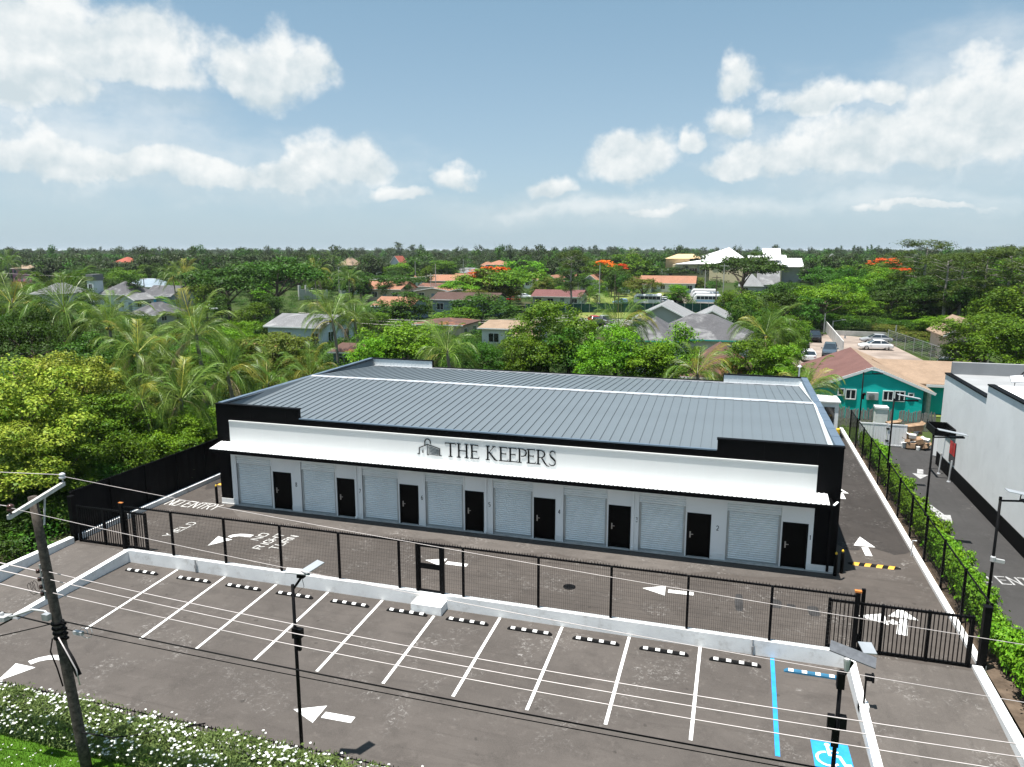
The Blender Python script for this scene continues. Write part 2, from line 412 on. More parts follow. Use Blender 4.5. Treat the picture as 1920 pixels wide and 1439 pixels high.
# ------------------------------------------------------------------ building blocks
COL = sc.collection
class MB:
    def __init__(s): s.v = []; s.f = []
    def add(s, vs, fs):
        o = len(s.v); s.v += [tuple(p) for p in vs]; s.f += [tuple(i + o for i in f) for f in fs]; return s
    def box(s, x0, x1, y0, y1, z0, z1):
        if x0 > x1: x0, x1 = x1, x0
        if y0 > y1: y0, y1 = y1, y0
        if z0 > z1: z0, z1 = z1, z0
        return s.add([(x0, y0, z0), (x1, y0, z0), (x1, y1, z0), (x0, y1, z0), (x0, y0, z1), (x1, y0, z1), (x1, y1, z1), (x0, y1, z1)],
                     [(0, 3, 2, 1), (4, 5, 6, 7), (0, 1, 5, 4), (1, 2, 6, 5), (2, 3, 7, 6), (3, 0, 4, 7)])
    def obox(s, c, ax, ay, az):
        """box from centre and three half axes"""
        c, ax, ay, az = map(Vector, (c, ax, ay, az))
        vs = [c + i * ax + j * ay + k * az for k in (-1, 1) for (i, j) in ((-1, -1), (1, -1), (1, 1), (-1, 1))]
        return s.add(vs, [(0, 3, 2, 1), (4, 5, 6, 7), (0, 1, 5, 4), (1, 2, 6, 5), (2, 3, 7, 6), (3, 0, 4, 7)])
    def beam(s, a, b, wd, h):
        a, b = Vector(a), Vector(b); d = b - a; l = d.length; d.normalize()
        u = Vector((0, 0, 1)) if abs(d.z) < .95 else Vector((0, 1, 0))
        sx = d.cross(u).normalized(); uz = sx.cross(d)
        return s.obox((a + b) / 2, d * l / 2, sx * wd / 2, uz * h / 2)
    def tube(s, pts, r, n=6, r1=None, cap=True):
        pts = [Vector(p) for p in pts]; o = len(s.v); m = len(pts)
        ref = Vector((.31, .17, .93))
        for i, p in enumerate(pts):
            d = (pts[min(i + 1, m - 1)] - pts[max(i - 1, 0)]).normalized()
            a = d.cross(ref)
            if a.length < .1: a = d.cross(Vector((1, 0, 0)))
            a.normalize(); b = d.cross(a)
            rr = r if r1 is None else r + (r1 - r) * i / (m - 1)
            if callable(r): rr = r(i / (m - 1))
            for k in range(n):
                t = 2 * math.pi * k / n
                s.v.append(tuple(p + a * math.cos(t) * rr + b * math.sin(t) * rr))
        for i in range(m - 1):
            for k in range(n):
                s.f.append((o + i * n + k, o + i * n + (k + 1) % n, o + (i + 1) * n + (k + 1) % n, o + (i + 1) * n + k))
        if cap:
            s.f.append(tuple(o + k for k in range(n))[::-1]); s.f.append(tuple(o + (m - 1) * n + k for k in range(n)))
        return s
    def prism(s, poly, fn, d):
        """poly: list of 2-D points, fn(u, v) -> 3-D point, d: extrusion vector"""
        a = [Vector(fn(*p)) for p in poly]; d = Vector(d); n = len(a)
        return s.add(a + [p + d for p in a], [tuple(range(n)), tuple(range(2 * n - 1, n - 1, -1))] + [(i, i + n, (i + 1) % n + n, (i + 1) % n) for i in range(n)])
    def lathe(s, c, prof, n=16):
        o = len(s.v); c = Vector(c)
        for (r, z) in prof:
            for k in range(n):
                t = 2 * math.pi * k / n; s.v.append((c.x + r * math.cos(t), c.y + r * math.sin(t), c.z + z))
        for i in range(len(prof) - 1):
            for k in range(n): s.f.append((o + i * n + k, o + i * n + (k + 1) % n, o + (i + 1) * n + (k + 1) % n, o + (i + 1) * n + k))
        s.f.append(tuple(o + k for k in range(n))[::-1]); s.f.append(tuple(o + (len(prof) - 1) * n + k for k in range(n)))
        return s
    def mesh(s, name, mat, off=None, smooth=False):
        me = bpy.data.meshes.new(name)
        vs = s.v if off is None else [(x - off[0], y - off[1], z - off[2]) for (x, y, z) in s.v]
        me.from_pydata(vs, [], s.f)
        me.materials.append(MATS[mat] if isinstance(mat, str) else mat)
        if smooth: me.polygons.foreach_set('use_smooth', [True] * len(me.polygons))
        me.update(); return me
    def build(s, name, mat, parent=None, smooth=False, fix=True):
        off = wloc(parent) if parent is not None else None
        me = s.mesh(name, mat, off, smooth)
        if fix: recalc(me)
        return link(name, me, parent)
def recalc(me):
    import bmesh
    bm = bmesh.new(); bm.from_mesh(me); bmesh.ops.recalc_face_normals(bm, faces=bm.faces); bm.to_mesh(me); bm.free()
def wloc(o):
    p = Vector((0, 0, 0))
    while o is not None: p += o.location; o = o.parent
    return p
def link(name, data, parent=None):
    o = bpy.data.objects.new(name, data); COL.objects.link(o)
    if parent is not None: o.parent = parent
    return o
def tag(o, label=None, cat=None, group=None, kind=None):
    if label: o['label'] = label
    if cat: o['category'] = cat
    if group: o['group'] = group
    if kind: o['kind'] = kind
    return o
def thing(name, loc, label, cat, group=None, rz=0):
    o = link(name, None); o.location = loc; o.rotation_euler.z = rz
    o.empty_display_size = .2
    return tag(o, label, cat, group)
def copy_tree(o, parent=None):
    c = o.copy(); COL.objects.link(c); c.parent = parent
    for ch in list(o.children): copy_tree(ch, c)
    return c
def structure(name, mb, mat): return tag(mb.build(name, mat), kind='structure')
def uvbox(me):
    """plain planar UVs per face, in metres, so that courses follow each slope"""
    uv = me.uv_layers.new(name='UVMap')
    for p in me.polygons:
        n = p.normal; h = Vector((0, 0, 1)).cross(n)
        h = h.normalized() if h.length > .01 else Vector((1, 0, 0)); vv = n.cross(h)
        for li in p.loop_indices:
            q = me.vertices[me.loops[li].vertex_index].co; uv.data[li].uv = (q.dot(h), q.dot(vv))

# ================================================================== the setting
g = MB()
S = 30000
g.add([(-S, 26.12, -.06), (S, 26.12, -.06), (S, S, -.06), (-S, S, -.06), (-S, 26.12, -.58), (S, 26.12, -.58), (S, -S, -.58), (-S, -S, -.58)],
      [(0, 1, 2, 3), (5, 4, 7, 6), (4, 5, 1, 0)])
structure('ground', g, 'terrain')
def sheet(name, pts, mat, z=None):
    m = MB(); m.add([(p[0], p[1], p[2] if len(p) > 2 else z) for p in pts], [tuple(range(len(pts)))])
    return structure(name, m, mat)
parking_lot = sheet('parking_lot', [(-60, 16.25, -.5), (12, 16.25, -.5), (12, 19.0, -.5), (4.5, 19.0, -.5), (4.5, 26.05, -.5), (-26.9, 26.05, -.5), (-26.9, 19.6, -.5), (-60, 19.6, -.5)], 'lot_asphalt')
compound_drive = sheet('compound_drive', [(-30.2, 26.2), (8.62, 26.2), (8.62, 62), (-30.2, 62)], 'drive_asphalt', 0.0)
def lane(name, x0, x1, y0, y1, seed):
    rg = random.Random(seed); n = 14; m = MB(); edge = [(x0 + (x1 - x0) * i / n, y0 + .35 * math.sin(i * .9 + seed) + rg.uniform(-.1, .1)) for i in range(n + 1)]
    m.add([(x, y, .0025) for x, y in edge] + [(x1, y1, .0025), (x0, y1, .0025)], [tuple(range(n + 3))]); return structure(name, m, 'side_asphalt')
asphalt('dusty_asphalt', (.092, .081, .073), 'X', 1.0, 5.0)
def apron(name, x0, x1, ya, yb, mat, seed, z):
    rg = random.Random(seed); n = 40; m = MB(); lo = [(x0 + (x1 - x0) * i / n, ya + max(0, (i - n * .86) / (n * .14)) * (yb - ya - .15) + max(0, (n * .08 - i) / (n * .08)) * (yb - ya - .15) + .3 * min(1, (n - i) / 6, i / 4) * math.sin(i * .7 + seed) + .2 * min(1, (n - i) / 6, i / 4) * math.sin(i * 1.9) + rg.uniform(-.05, .05), z) for i in range(n + 1)]; hi = [(x0 + (x1 - x0) * i / n, yb, z) for i in range(n + 1)]
    m.add(lo + hi, [(i, i + 1, n + 2 + i, n + 1 + i) for i in range(n)]); return structure(name, m, mat)
apron('dusty_apron', -26.6, 4.9, 31.35, 33.0, 'dusty_asphalt', 3, .0025)
lane('right_side_drive', 4.95, 8.61, 36.4, 62, 1)
lane('left_side_drive', -30.1, -27.05, 35.2, 62, 2)
def ramp(name, x0, x1, y0, y1):
    m = MB(); n = 10; vs = []; fs = []
    for i in range(n + 1):
        t = i / n; s_ = t * t * (3 - 2 * t); y = y0 + (y1 - y0) * t; z = -.494 + .49 * s_
        vs += [(x0, y, z), (x1, y, z)]
    fs = [(2 * i, 2 * i + 1, 2 * i + 3, 2 * i + 2) for i in range(n)]
    m.add(vs, fs); o = structure(name, m, 'ramp_asphalt'); o.data.polygons.foreach_set('use_smooth', [True] * n); return o
ramp('entrance_ramp', 4.7, 8.45, 18.2, 26.3)
ramp('exit_ramp', -30.1, -27.0, 19.4, 26.3)
sheet('side_driveway', [(9.9, 20, -.002), (13.5, 20, -.002), (13.5, 53.4, -.002), (15.6, 53.4, -.002), (15.6, 58.4, -.002), (9.3, 58.4, -.002)], 'road_asphalt')
sheet('front_lawn', [(-60, 11.2), (40, 11.2), (40, 15.6), (-60, 15.6)], 'lawn', -.54)
sheet('street', [(-200, 2), (200, 2), (200, 11.2), (-200, 11.2)], 'road_asphalt', -.545)  # unseen street, added to cut green bounce from the lawn on the wires
sheet('hedge_bed', [(8.85, 18, -.03), (9.9, 18, -.03), (9.9, 58, -.03), (8.85, 58, -.03)], 'soil')
P = atz
sheet('dirt_yard', [P(1470, 700), P(1770, 700), P(1752, 686), P(1668, 645), P(1640, 634), P(1505, 624)], 'dirt_lot', -.03)
sheet('playing_field', [P(1080, 572), P(1285, 572), P(1265, 540), P(1100, 541)], 'field_grass', -.03)
sheet('verge', [P(1085, 597), P(1190, 597), P(1190, 584), P(1085, 584)], 'field_grass', -.028)
sheet('side_street', [P(1085, 613), P(1230, 616), P(1230, 600), P(1085, 597)], 'road_far', -.034)
sheet('bus_yard', [P(1225, 572), P(1370, 572), P(1345, 550), P(1245, 552)], 'dirt_lot', -.024)
sheet('back_lawn', [P(560, 720), P(700, 720), P(690, 625), P(590, 625)], 'lawn', -.03)
sheet('house_lawn', [P(1640, 782), P(1790, 782), P(1790, 755), P(1640, 755)], 'field_grass', -.02)

# painted markings: parts of the sheet they lie on
def mark(parent, name, polys, mat, z):
    m = MB()
    for pl in polys: m.add([(x, y, z) for x, y in pl], [tuple(range(len(pl)))])
    return m.build(name, mat, parent, fix=False)
ZL, ZC = -.495, .007
LX = [-23.94, -21.35, -18.67, -16.1, -13.51, -10.91, -8.31, -5.76, -3.14, -.52]
BX = [-23.49, -20.9, -18.37, -15.84, -13.3, -10.75, -8.2, -5.67, -3.13, -.55]
for i, (a, b) in enumerate(zip(LX, BX)):
    mark(parking_lot, 'stall_line', [[(b - .055, 20.5), (b + .055, 20.5), (a + .055, 25.98 if i != 5 else 25.35), (a - .055, 25.98 if i != 5 else 25.35)]], 'white_paint', ZL)
mark(parking_lot, 'blue_stall_line', [[(1.85, 20.5), (1.99, 20.5), (2.08, 25.98), (1.94, 25.98)]], 'blue_paint', ZL)
# straight arrows (heading -X) and turning arrows
def arrow(parent, tip, tail, z, w=.85, mat='white_paint', gap=.12, hl=.45, sw=.30):
    a, b = Vector(tip[:2]), Vector(tail[:2]); d = (b - a); l = d.length; d.normalize(); n = Vector((-d.y, d.x))
    h = a + d * l * hl
    head = [a, h - n * w / 2, h + n * w / 2]; s0 = h + d * gap
    sh = [s0 - n * sw / 2, b - n * sw / 2, b + n * sw / 2, s0 + n * sw / 2]
    mark(parent, 'arrow', [[tuple(q) for q in head], [tuple(q) for q in sh]], mat, z)
arrow(compound_drive, (-12.95, 29.22), (-10.9, 29.22), ZC, .85)
arrow(compound_drive, (-3.05, 29.22), (-.95, 29.30), ZC, .9)
arrow(compound_drive, (6.62, 38.0), (6.66, 35.6), ZC, .95, hl=.52)
arrow(compound_drive, (6.55, 46.2), (6.6, 43.9), ZC, .95, hl=.52)
arrow(parking_lot, (-12.85, 18.38), (-10.75, 18.44), ZL, .9)
def curl(parent, pts, head, z, sw=.3):
    pl = []; pr = []
    for i, p in enumerate(pts):
        p = Vector(p); q = Vector(pts[min(i + 1, len(pts) - 1)]) - Vector(pts[max(i - 1, 0)]); q.normalize(); n = Vector((-q.y, q.x)) * sw / 2
        pl.append(tuple(p + n)); pr.append(tuple(p - n))
    quads = [[pl[i], pl[i + 1], pr[i + 1], pr[i]] for i in range(len(pts) - 1)]
    mark(parent, 'turn_arrow', [head] + quads, 'white_paint', z)
curl(compound_drive, [(-23.35, 28.95), (-23.28, 29.15), (-23.05, 29.32), (-22.75, 29.38), (-22.35, 29.38)], [(-23.65, 27.75), (-23.0, 28.72), (-23.95, 28.88)], ZC)
curl(parking_lot, [(-23.42, 18.02), (-23.3, 18.28), (-23.05, 18.5), (-22.75, 18.6), (-22.25, 18.62)], [(-23.45, 16.8), (-22.95, 17.85), (-23.85, 17.85)], ZL)
# fork arrow behind the entrance gate
mark(compound_drive, 'fork_arrow', [[(5.25, 29.25), (6.28, 28.78), (6.28, 29.72)], [(6.98, 30.4), (6.40, 29.55), (7.45, 29.5)], [(6.75, 29.45), (7.08, 29.42), (6.78, 28.1), (6.42, 28.15)], [(6.3, 29.1), (6.52, 29.3), (6.76, 29.0), (6.45, 28.85)]], 'white_paint', ZC)
def arrowworn(tip, tail): arrow(side_drive, tip, tail, .004, .95, 'worn_paint')
side_drive = bpy.data.objects['side_driveway']
arrow(side_drive, (11.55, 41.35), (11.0, 44.2), .004, .95, 'worn_paint', .02, .45, .35)
arrow(side_drive, (11.7, 49.3), (12.2, 51.6), .004, .9, 'worn_paint', .05, .5, .35)
# painted words, block capitals
FONT = {'N': [[(0, 0), (0, 1)], [(0, 1), (1, 0)], [(1, 0), (1, 1)]], 'O': [[(.15, 0), (0, .2), (0, .8), (.15, 1), (.85, 1), (1, .8), (1, .2), (.85, 0), (.15, 0)]],
        'E': [[(1, 0), (0, 0), (0, 1), (1, 1)], [(0, .52), (.8, .52)]], 'T': [[(.5, 0), (.5, 1)], [(0, 1), (1, 1)]],
        'R': [[(0, 0), (0, 1), (.8, 1), (1, .88), (1, .62), (.8, .5), (0, .5)], [(.55, .5), (1, 0)]], 'Y': [[(0, 1), (.5, .5), (1, 1)], [(.5, .5), (.5, 0)]],
        'I': [[(.5, 0), (.5, 1)]], 'L': [[(0, 1), (0, 0), (.95, 0)]], 'D': [[(0, 0), (0, 1), (.65, 1), (1, .75), (1, .25), (.65, 0), (0, 0)]],
        'G': [[(1, .82), (.8, 1), (.2, 1), (0, .8), (0, .2), (.2, 0), (.8, 0), (1, .2), (1, .48), (.6, .48)]], 'H': [[(0, 0), (0, 1)], [(1, 0), (1, 1)], [(0, .5), (1, .5)]],
        'U': [[(0, 1), (0, .2), (.2, 0), (.8, 0), (1, .2), (1, 1)]], ' ': [],
        '1': [[(.25, .8), (.5, 1), (.5, 0)]], '2': [[(0, .8), (.2, 1), (.8, 1), (1, .8), (1, .6), (0, 0), (1, 0)]], '3': [[(0, 1), (1, 1), (.45, .58), (.8, .55), (1, .35), (.9, .1), (.6, 0), (.1, .05)]],
        '4': [[(.75, 0), (.75, 1), (0, .3), (1, .3)]], '5': [[(.95, 1), (.1, 1), (.05, .55), (.7, .6), (1, .35), (.8, .05), (.1, 0)]], '6': [[(.8, 1), (.3, .8), (0, .35), (.2, 0), (.8, 0), (1, .3), (.8, .55), (.1, .5)]],
        '7': [[(0, 1), (1, 1), (.35, 0)]], '8': [[(.5, .52), (.1, .7), (.2, 1), (.8, 1), (.9, .7), (.5, .52), (0, .3), (.15, 0), (.85, 0), (1, .3), (.5, .52)]]}
def stroke_polys(ch, sw):
    out = []
    for ln in FONT[ch]:
        for a, b in zip(ln[:-1], ln[1:]):
            a, b = Vector(a), Vector(b); d = b - a
            if d.length < 1e-6: continue
            out.append((a, b))
    return out
def word(parent, text, org, ux, uy, cw, gap, chh, sw, mat, z, name='painted_letter'):
    """one part per letter; ux reading direction, uy letter-up direction on the ground"""
    ux, uy = Vector(ux).normalized(), Vector(uy).normalized(); x = 0
    for ch in text:
        if ch == ' ': x += cw * .7; continue
        m = MB(); k = 0
        for a, b in stroke_polys(ch, sw):
            A = Vector(org) + ux * (x + a.x * cw) + uy * (a.y * chh); B = Vector(org) + ux * (x + b.x * cw) + uy * (b.y * chh)
            d = (B - A).normalized(); n = Vector((-d.y, d.x)) * sw / 2; A -= d * sw * .4; B += d * sw * .4
            zz = z + k * .0012; k += 1
            m.add([(q.x, q.y, zz) for q in (A - n, B - n, B + n, A + n)], [(0, 1, 2, 3)])
        m.build(name, mat, parent, fix=False); x += (cw if ch not in 'I1' else cw * .55) + gap
word(compound_drive, 'NO ENTRY', (-29.95, 31.95), (1, .0), (-.02, 1), .34, .11, .85, .07, 'text_paint', ZC)
word(compound_drive, 'YIELD', (-26.25, 28.15), (.02, 1), (-1, 0), .30, .14, .42, .066, 'text_paint', ZC)
word(compound_drive, 'NO', (-21.72, 29.0), (.06, 1), (-1, .06), .34, .16, .42, .066, 'text_paint', ZC)
word(compound_drive, 'RIGHT', (-20.98, 28.1), (.06, 1), (-1, .06), .32, .12, .42, .066, 'text_paint', ZC)
word(compound_drive, 'TURN', (-20.22, 28.3), (.06, 1), (-1, .06), .32, .14, .42, .066, 'text_paint', ZC)
word(side_drive, 'NO', (10.45, 33.95), (1, .12), (-.1, 1), .34, .12, .75, .08, 'worn_paint', .004)
word(side_drive, 'ENTRY', (11.62, 34.05), (1, .12), (-.1, 1), .34, .12, .75, .08, 'worn_paint', .004)
# blue bay symbol: panel plus the white wheelchair sign
mark(parking_lot, 'blue_panel', [[(2.92, 20.28), (3.98, 20.28), (3.94, 21.62), (2.9, 21.62)]], 'blue_paint', ZL)
def HC():
    m = MB(); o = Vector((2.98, 20.42)); s = .92; z = ZL + .004
    def ln(pts, wd, zz):
        for a, b in zip(pts[:-1], pts[1:]):
            A = o + Vector(a) * s; B = o + Vector(b) * s; d = (B - A).normalized(); n = Vector((-d.y, d.x)) * wd / 2; A -= d * wd * .3; B += d * wd * .3
            m.add([(q.x, q.y, zz) for q in (A - n, B - n, B + n, A + n)], [(0, 1, 2, 3)]); zz += .0008
    m.add([(o.x + s * (.40 + .085 * math.cos(t)), o.y + s * (1.12 + .085 * math.sin(t)), z) for t in [i * math.pi / 6 for i in range(12)]], [tuple(range(12))])
    ln([(.40, 1.0), (.43, .62), (.72, .60), (.84, .22), (1.0, .26)], .09, z + .001)
    ln([(.42, .82), (.68, .80)], .075, z + .006)
    ln([(.36 + .33 * math.cos(t), .40 + .33 * math.sin(t)) for t in [R(100 + i * 20) for i in range(12)]], .075, z + .008)
    m.build('wheelchair_symbol', 'white_paint', parking_lot, fix=False)
HC()
# fresh asphalt patches, manhole lids, the dark strip where the wall meets the yard
M('patch_tar', (.035, .034, .034), .85, 0, .3, 2, .2, 40, .3)
for (x, y, a, b) in ((.85, 29.05, .17, .75), (2.28, 29.35, .22, .38), (2.85, 29.35, .16, .16), (3.66, 29.15, .24, .42)):
    rr = random.Random(int(x * 100)); n = 14
    mark(compound_drive, 'tar_patch', [[(x + a * math.copysign(abs(math.cos(t)) ** .5, math.cos(t)) * rr.uniform(.85, 1.1), y + b * math.copysign(abs(math.sin(t)) ** .5, math.sin(t)) * rr.uniform(.88, 1.08)) for t in [2 * math.pi * i / n for i in range(n)]]], 'patch_tar', .0045)
for (x, y) in ((-6.02, 28.45), (6.5, 45.3), (7.0, 50.6)):
    m = MB(); m.lathe((x, y, .001), [(.27, 0), (.27, .008), (.22, .012), (.05, .012)], 18); tag(m.build('manhole_lid', 'black_metal', compound_drive))

# ================================================================== storage building
BX0, BX1, BY0, BY1 = -26.95, 4.87, 33.05, 51.4
bld = thing('storage_building', (-11, 33.05, 0), 'long low black and white storage building with grey metal roof in the yard', 'building')
PT, PL = 5.75, 5.24               # raised corners, lower parapet
XS0, XS1 = -21.75, -.35           # where the parapet steps
FW = .0
# walls: black front bands, black sides and rear
m = MB()
m.box(BX0, XS0, BY0, BY0 + .22, 3.66, PT - .06)      # left raised corner
m.box(XS0, XS1, BY0 + .004, BY0 + .216, 3.66, PL - .06)
m.box(XS1, BX1, BY0, BY0 + .22, 3.66, PT - .06)
m.box(BX0, -26.19, BY0, BY0 + .22, .32, 3.66)        # corner piers
m.box(3.88, BX1, BY0, BY0 + .22, .32, 3.66)
m.box(BX0, BX0 + .2, BY0 + .22, BY1 - .2, 0, PT - .06)
m.box(BX1 - .2, BX1, BY0 + .22, BY1 - .2, 0, PT - .06)
m.box(BX0, XS0, BY1 - .2, BY1, 0, PT - .06); m.box(XS0, XS1, BY1 - .2, BY1, 0, PL - .06); m.box(XS1, BX1, BY1 - .2, BY1, 0, PT - .06)
blackwall = m.build('black_wall', 'facade_black', bld)
# thin vertical joints of the black cladding
for x in [BX0 + 2.2 * i for i in range(1, 15)]:
    hi = PT if (x < XS0 or x > XS1) else PL
    m = MB(); m.box(x - .012, x + .012, BY0 - .006, BY0, 4.92, hi - .1); m.build('cladding_joint', 'black_metal', blackwall)
# white lower wall: piers and lintel round the openings
openings = [(-25.85, -23.62, -23.53, -22.40), (-21.78, -19.70, -19.62, -18.57), (-18.12, -16.06, -15.99, -14.94), (-14.55, -12.48, -12.40, -11.40),
            (-10.92, -8.88, -8.82, -7.74), (-7.34, -5.22, -5.15, -4.10), (-3.72, -1.59, -1.52, -.45), (.23, 2.54, 2.61, 3.68)]
ZR, ZD = 2.87, 2.17
m = MB(); x = -26.19
for (a, b, c, d) in openings:
    m.box(x, a, BY0 + .002, BY0 + .2, .06, ZR); m.box(b, c, BY0 + .002, BY0 + .2, .06, ZR); m.box(c, d, BY0 + .002, BY0 + .2, ZD, ZR); x = d
m.box(x, 3.88, BY0 + .002, BY0 + .2, .06, ZR); m.box(-26.19, 3.88, BY0 + .002, BY0 + .2, ZR, 3.66)
m.build('white_wall', 'facade_white', bld)
x = BX0
for (a, b, c, d) in openings:   # plinth pieces between the openings
    m = MB(); m.box(x, a, BY0 - .025, BY0 + .002, .06, .34); m.build('plinth', 'white_wall', bld); x = d
m = MB(); m.box(x, BX1, BY0 - .025, BY0 + .002, .06, .34); m.build('plinth', 'white_wall', bld)
m = MB(); m.box(BX0, BX1, BY0 - .06, BY0 + .2, -.02, .06); m.build('threshold', 'concrete_pale', bld)
m = MB(); m.box(BX0 + .3, BX1 - .3, BY0 + .55, BY0 + .6, .06, 5.0); m.build('inner_wall', 'facade_black', bld)
# roller doors: frame, shallow hood and a ribbed curtain
for i, (a, b, c, d) in enumerate(openings):
    fr = MB(); fr.box(a - .06, a, BY0 - .03, BY0 + .1, .06, ZR + .06); fr.box(b, b + .055, BY0 - .03, BY0 + .1, .06, ZR + .06); fr.box(a, b, BY0 - .03, BY0 + .1, ZR, ZR + .06)
    rd = fr.build('roller_door', 'facade_white', bld)
    for q in (a, b - .1): gd = MB(); gd.box(q, q + .1, BY0 + .03, BY0 + .14, .06, ZR - .45); gd.build('guide_rail', 'shutter_frame', rd)
    cu = MB(); n = 22; z0, z1 = .12, ZR - .45; h = (z1 - z0) / n; vs = []; fs = []
    for k in range(n):
        zb = z0 + k * h
        for (zz, yy) in ((zb, .105), (zb + .15 * h, .075), (zb + .5 * h, .045), (zb + .8 * h, .06), (zb + .97 * h, .105)): vs.append((zz, yy))
    vv = []
    for zz, yy in vs: vv += [(a + .1, BY0 + yy, zz), (b - .1, BY0 + yy, zz)]
    cu.add(vv, [(2 * k, 2 * k + 1, 2 * k + 3, 2 * k + 2) for k in range(len(vs) - 1)])
    cu.build('curtain', 'shutter', rd, fix=False)
    ho = MB(); vs = []
    for k in range(4):
        zb = ZR - .45 + k * .1125
        for (zz, yy) in ((zb, .05), (zb + .02, .028), (zb + .06, .016), (zb + .1, .028)): vs.append((zz, yy))
    vs.append((ZR, .05)); vv = []
    for zz, yy in vs: vv += [(a, BY0 + yy, zz), (b, BY0 + yy, zz)]
    ho.add(vv, [(2 * k, 2 * k + 1, 2 * k + 3, 2 * k + 2) for k in range(len(vs) - 1)]); ho.build('hood', 'shutter', rd, fix=False)
    bt = MB(); bt.box(a + .1, b - .1, BY0 + .045, BY0 + .12, .06, .125); bt.build('bottom_bar', 'shutter_frame', rd)
    fr = MB(); fr.box(c + .06, d - .06, BY0 + .05, BY0 + .1, .07, ZD - .06); dr = fr.build('door', 'door_black', bld)
    f2 = MB(); f2.box(c, c + .06, BY0 - .012, BY0 + .12, .06, ZD); f2.box(d - .06, d, BY0 - .012, BY0 + .12, .06, ZD); f2.box(c + .06, d - .06, BY0 - .012, BY0 + .12, ZD - .06, ZD); f2.build('door_frame', 'black_metal', dr)
    f3 = MB(); f3.box(c + .13, c + .19, BY0 + .035, BY0 + .05, .95, 1.25); f3.box(c + .14, c + .30, BY0 + .0, BY0 + .02, 1.11, 1.14); f3.box(c + .15, c + .18, BY0 + .02, BY0 + .04, 1.11, 1.14); f3.build('handle', 'steel', dr)
    # unit number by the door
    ch = str(8 - i); nm = MB(); k = 0
    nx = d + (.25, .24, .15, .25, .15, .24, .25, .06)[i]
    for A, B in stroke_polys(ch, .03):
        A = Vector((nx + A.x * .09, 0, 1.45 + A.y * .21)); B = Vector((nx + B.x * .09, 0, 1.45 + B.y * .21)); dd = (B - A).normalized(); nn = Vector((-dd.z, 0, dd.x)) * .014
        yy = BY0 - .004 - k * .0008; k += 1
        nm.add([(q.x, yy, q.z) for q in (A - nn, B - nn, B + nn, A + nn)], [(0, 1, 2, 3)])
    nm.build('unit_number', 'black_metal', bld, fix=False)
# downpipes
for x in (-18.47, -11.28, -4.0):
    m = MB(); m.box(x - .05, x + .05, BY0 - .1, BY0 - .004, .1, 3.3); m.box(x - .05, x + .05, BY0 - .2, BY0 - .1, .1, .2); m.build('downpipe', 'facade_white', bld)
m = MB(); m.box(4.5, 4.6, BY0 - .11, BY0 - .002, .1, 3.3); m.build('downpipe', 'black_metal', bld)
# sign panel with a small top ledge
m = MB(); m.box(-26.1, 3.87, BY0 - .05, BY0 - .001, 3.6, 4.80); m.box(-26.1, 3.87, BY0 - .09, BY0 - .001, 4.80, 4.86)
sign = m.build('sign_panel', 'sign_white', bld)
for x in [-26.1 + 1.05 * i for i in range(1, 29)]:
    m = MB(); m.box(x - .004, x + .004, BY0 - .0515, BY0 - .05, 3.66, 4.79); m.build('panel_joint', 'liner_white', sign)
# awning: ribbed white sheet, black gutter and brackets
AX0, AX1, AY = -26.7, 4.33, 32.03
m = MB(); vs = []; x = AX0; prof = [(0, 0), (.05, .0), (.068, .026), (.11, .026), (.128, 0)]
while x < AX1 - .2:
    vs += [(x + a, b) for a, b in prof]; x += .2
vs.append((AX1, 0)); vv = []
for (xx, b) in vs: vv += [(xx, AY, 3.47 + b), (xx, BY0 - .05, 3.64 + b)]
k = len(vv)
m.add(vv + [(q[0], q[1], q[2] - .022) for q in vv], [(2 * i, 2 * i + 2, 2 * i + 3, 2 * i + 1) for i in range(len(vs) - 1)] + [(k + 2 * i, k + 2 * i + 1, k + 2 * i + 3, k + 2 * i + 2) for i in range(len(vs) - 1)] + [(2 * i, k + 2 * i, k + 2 * i + 2, 2 * i + 2) for i in range(len(vs) - 1)])
aw = m.build('awning', 'awning_white', bld, fix=False)
m = MB(); m.box(AX0 - .02, AX1 + .18, AY - .01, AY + .10, 3.26, 3.44); m.build('gutter', 'facade_black', aw)
m = MB(); m.box(AX1 + .003, AX1 + .18, AY + .10, BY0 - .06, 3.3, 3.46); m.build('end_gutter', 'facade_black', aw)
m = MB(); m.beam((AX1 + .16, AY + .02, 3.45), (AX1 + .34, AY + .30, 3.53), .09, .03); m.build('loose_flashing', 'awning_white', aw)
for i in range(9):
    x = AX0 + .25 + i * (AX1 - AX0 - .5) / 8
    m = MB(); m.beam((x, BY0, 3.2), (x, AY + .12, 3.42), .05, .06); m.beam((x, BY0 - .01, 3.58), (x, AY + .12, 3.43), .04, .05); m.build('bracket', 'black_metal', aw)
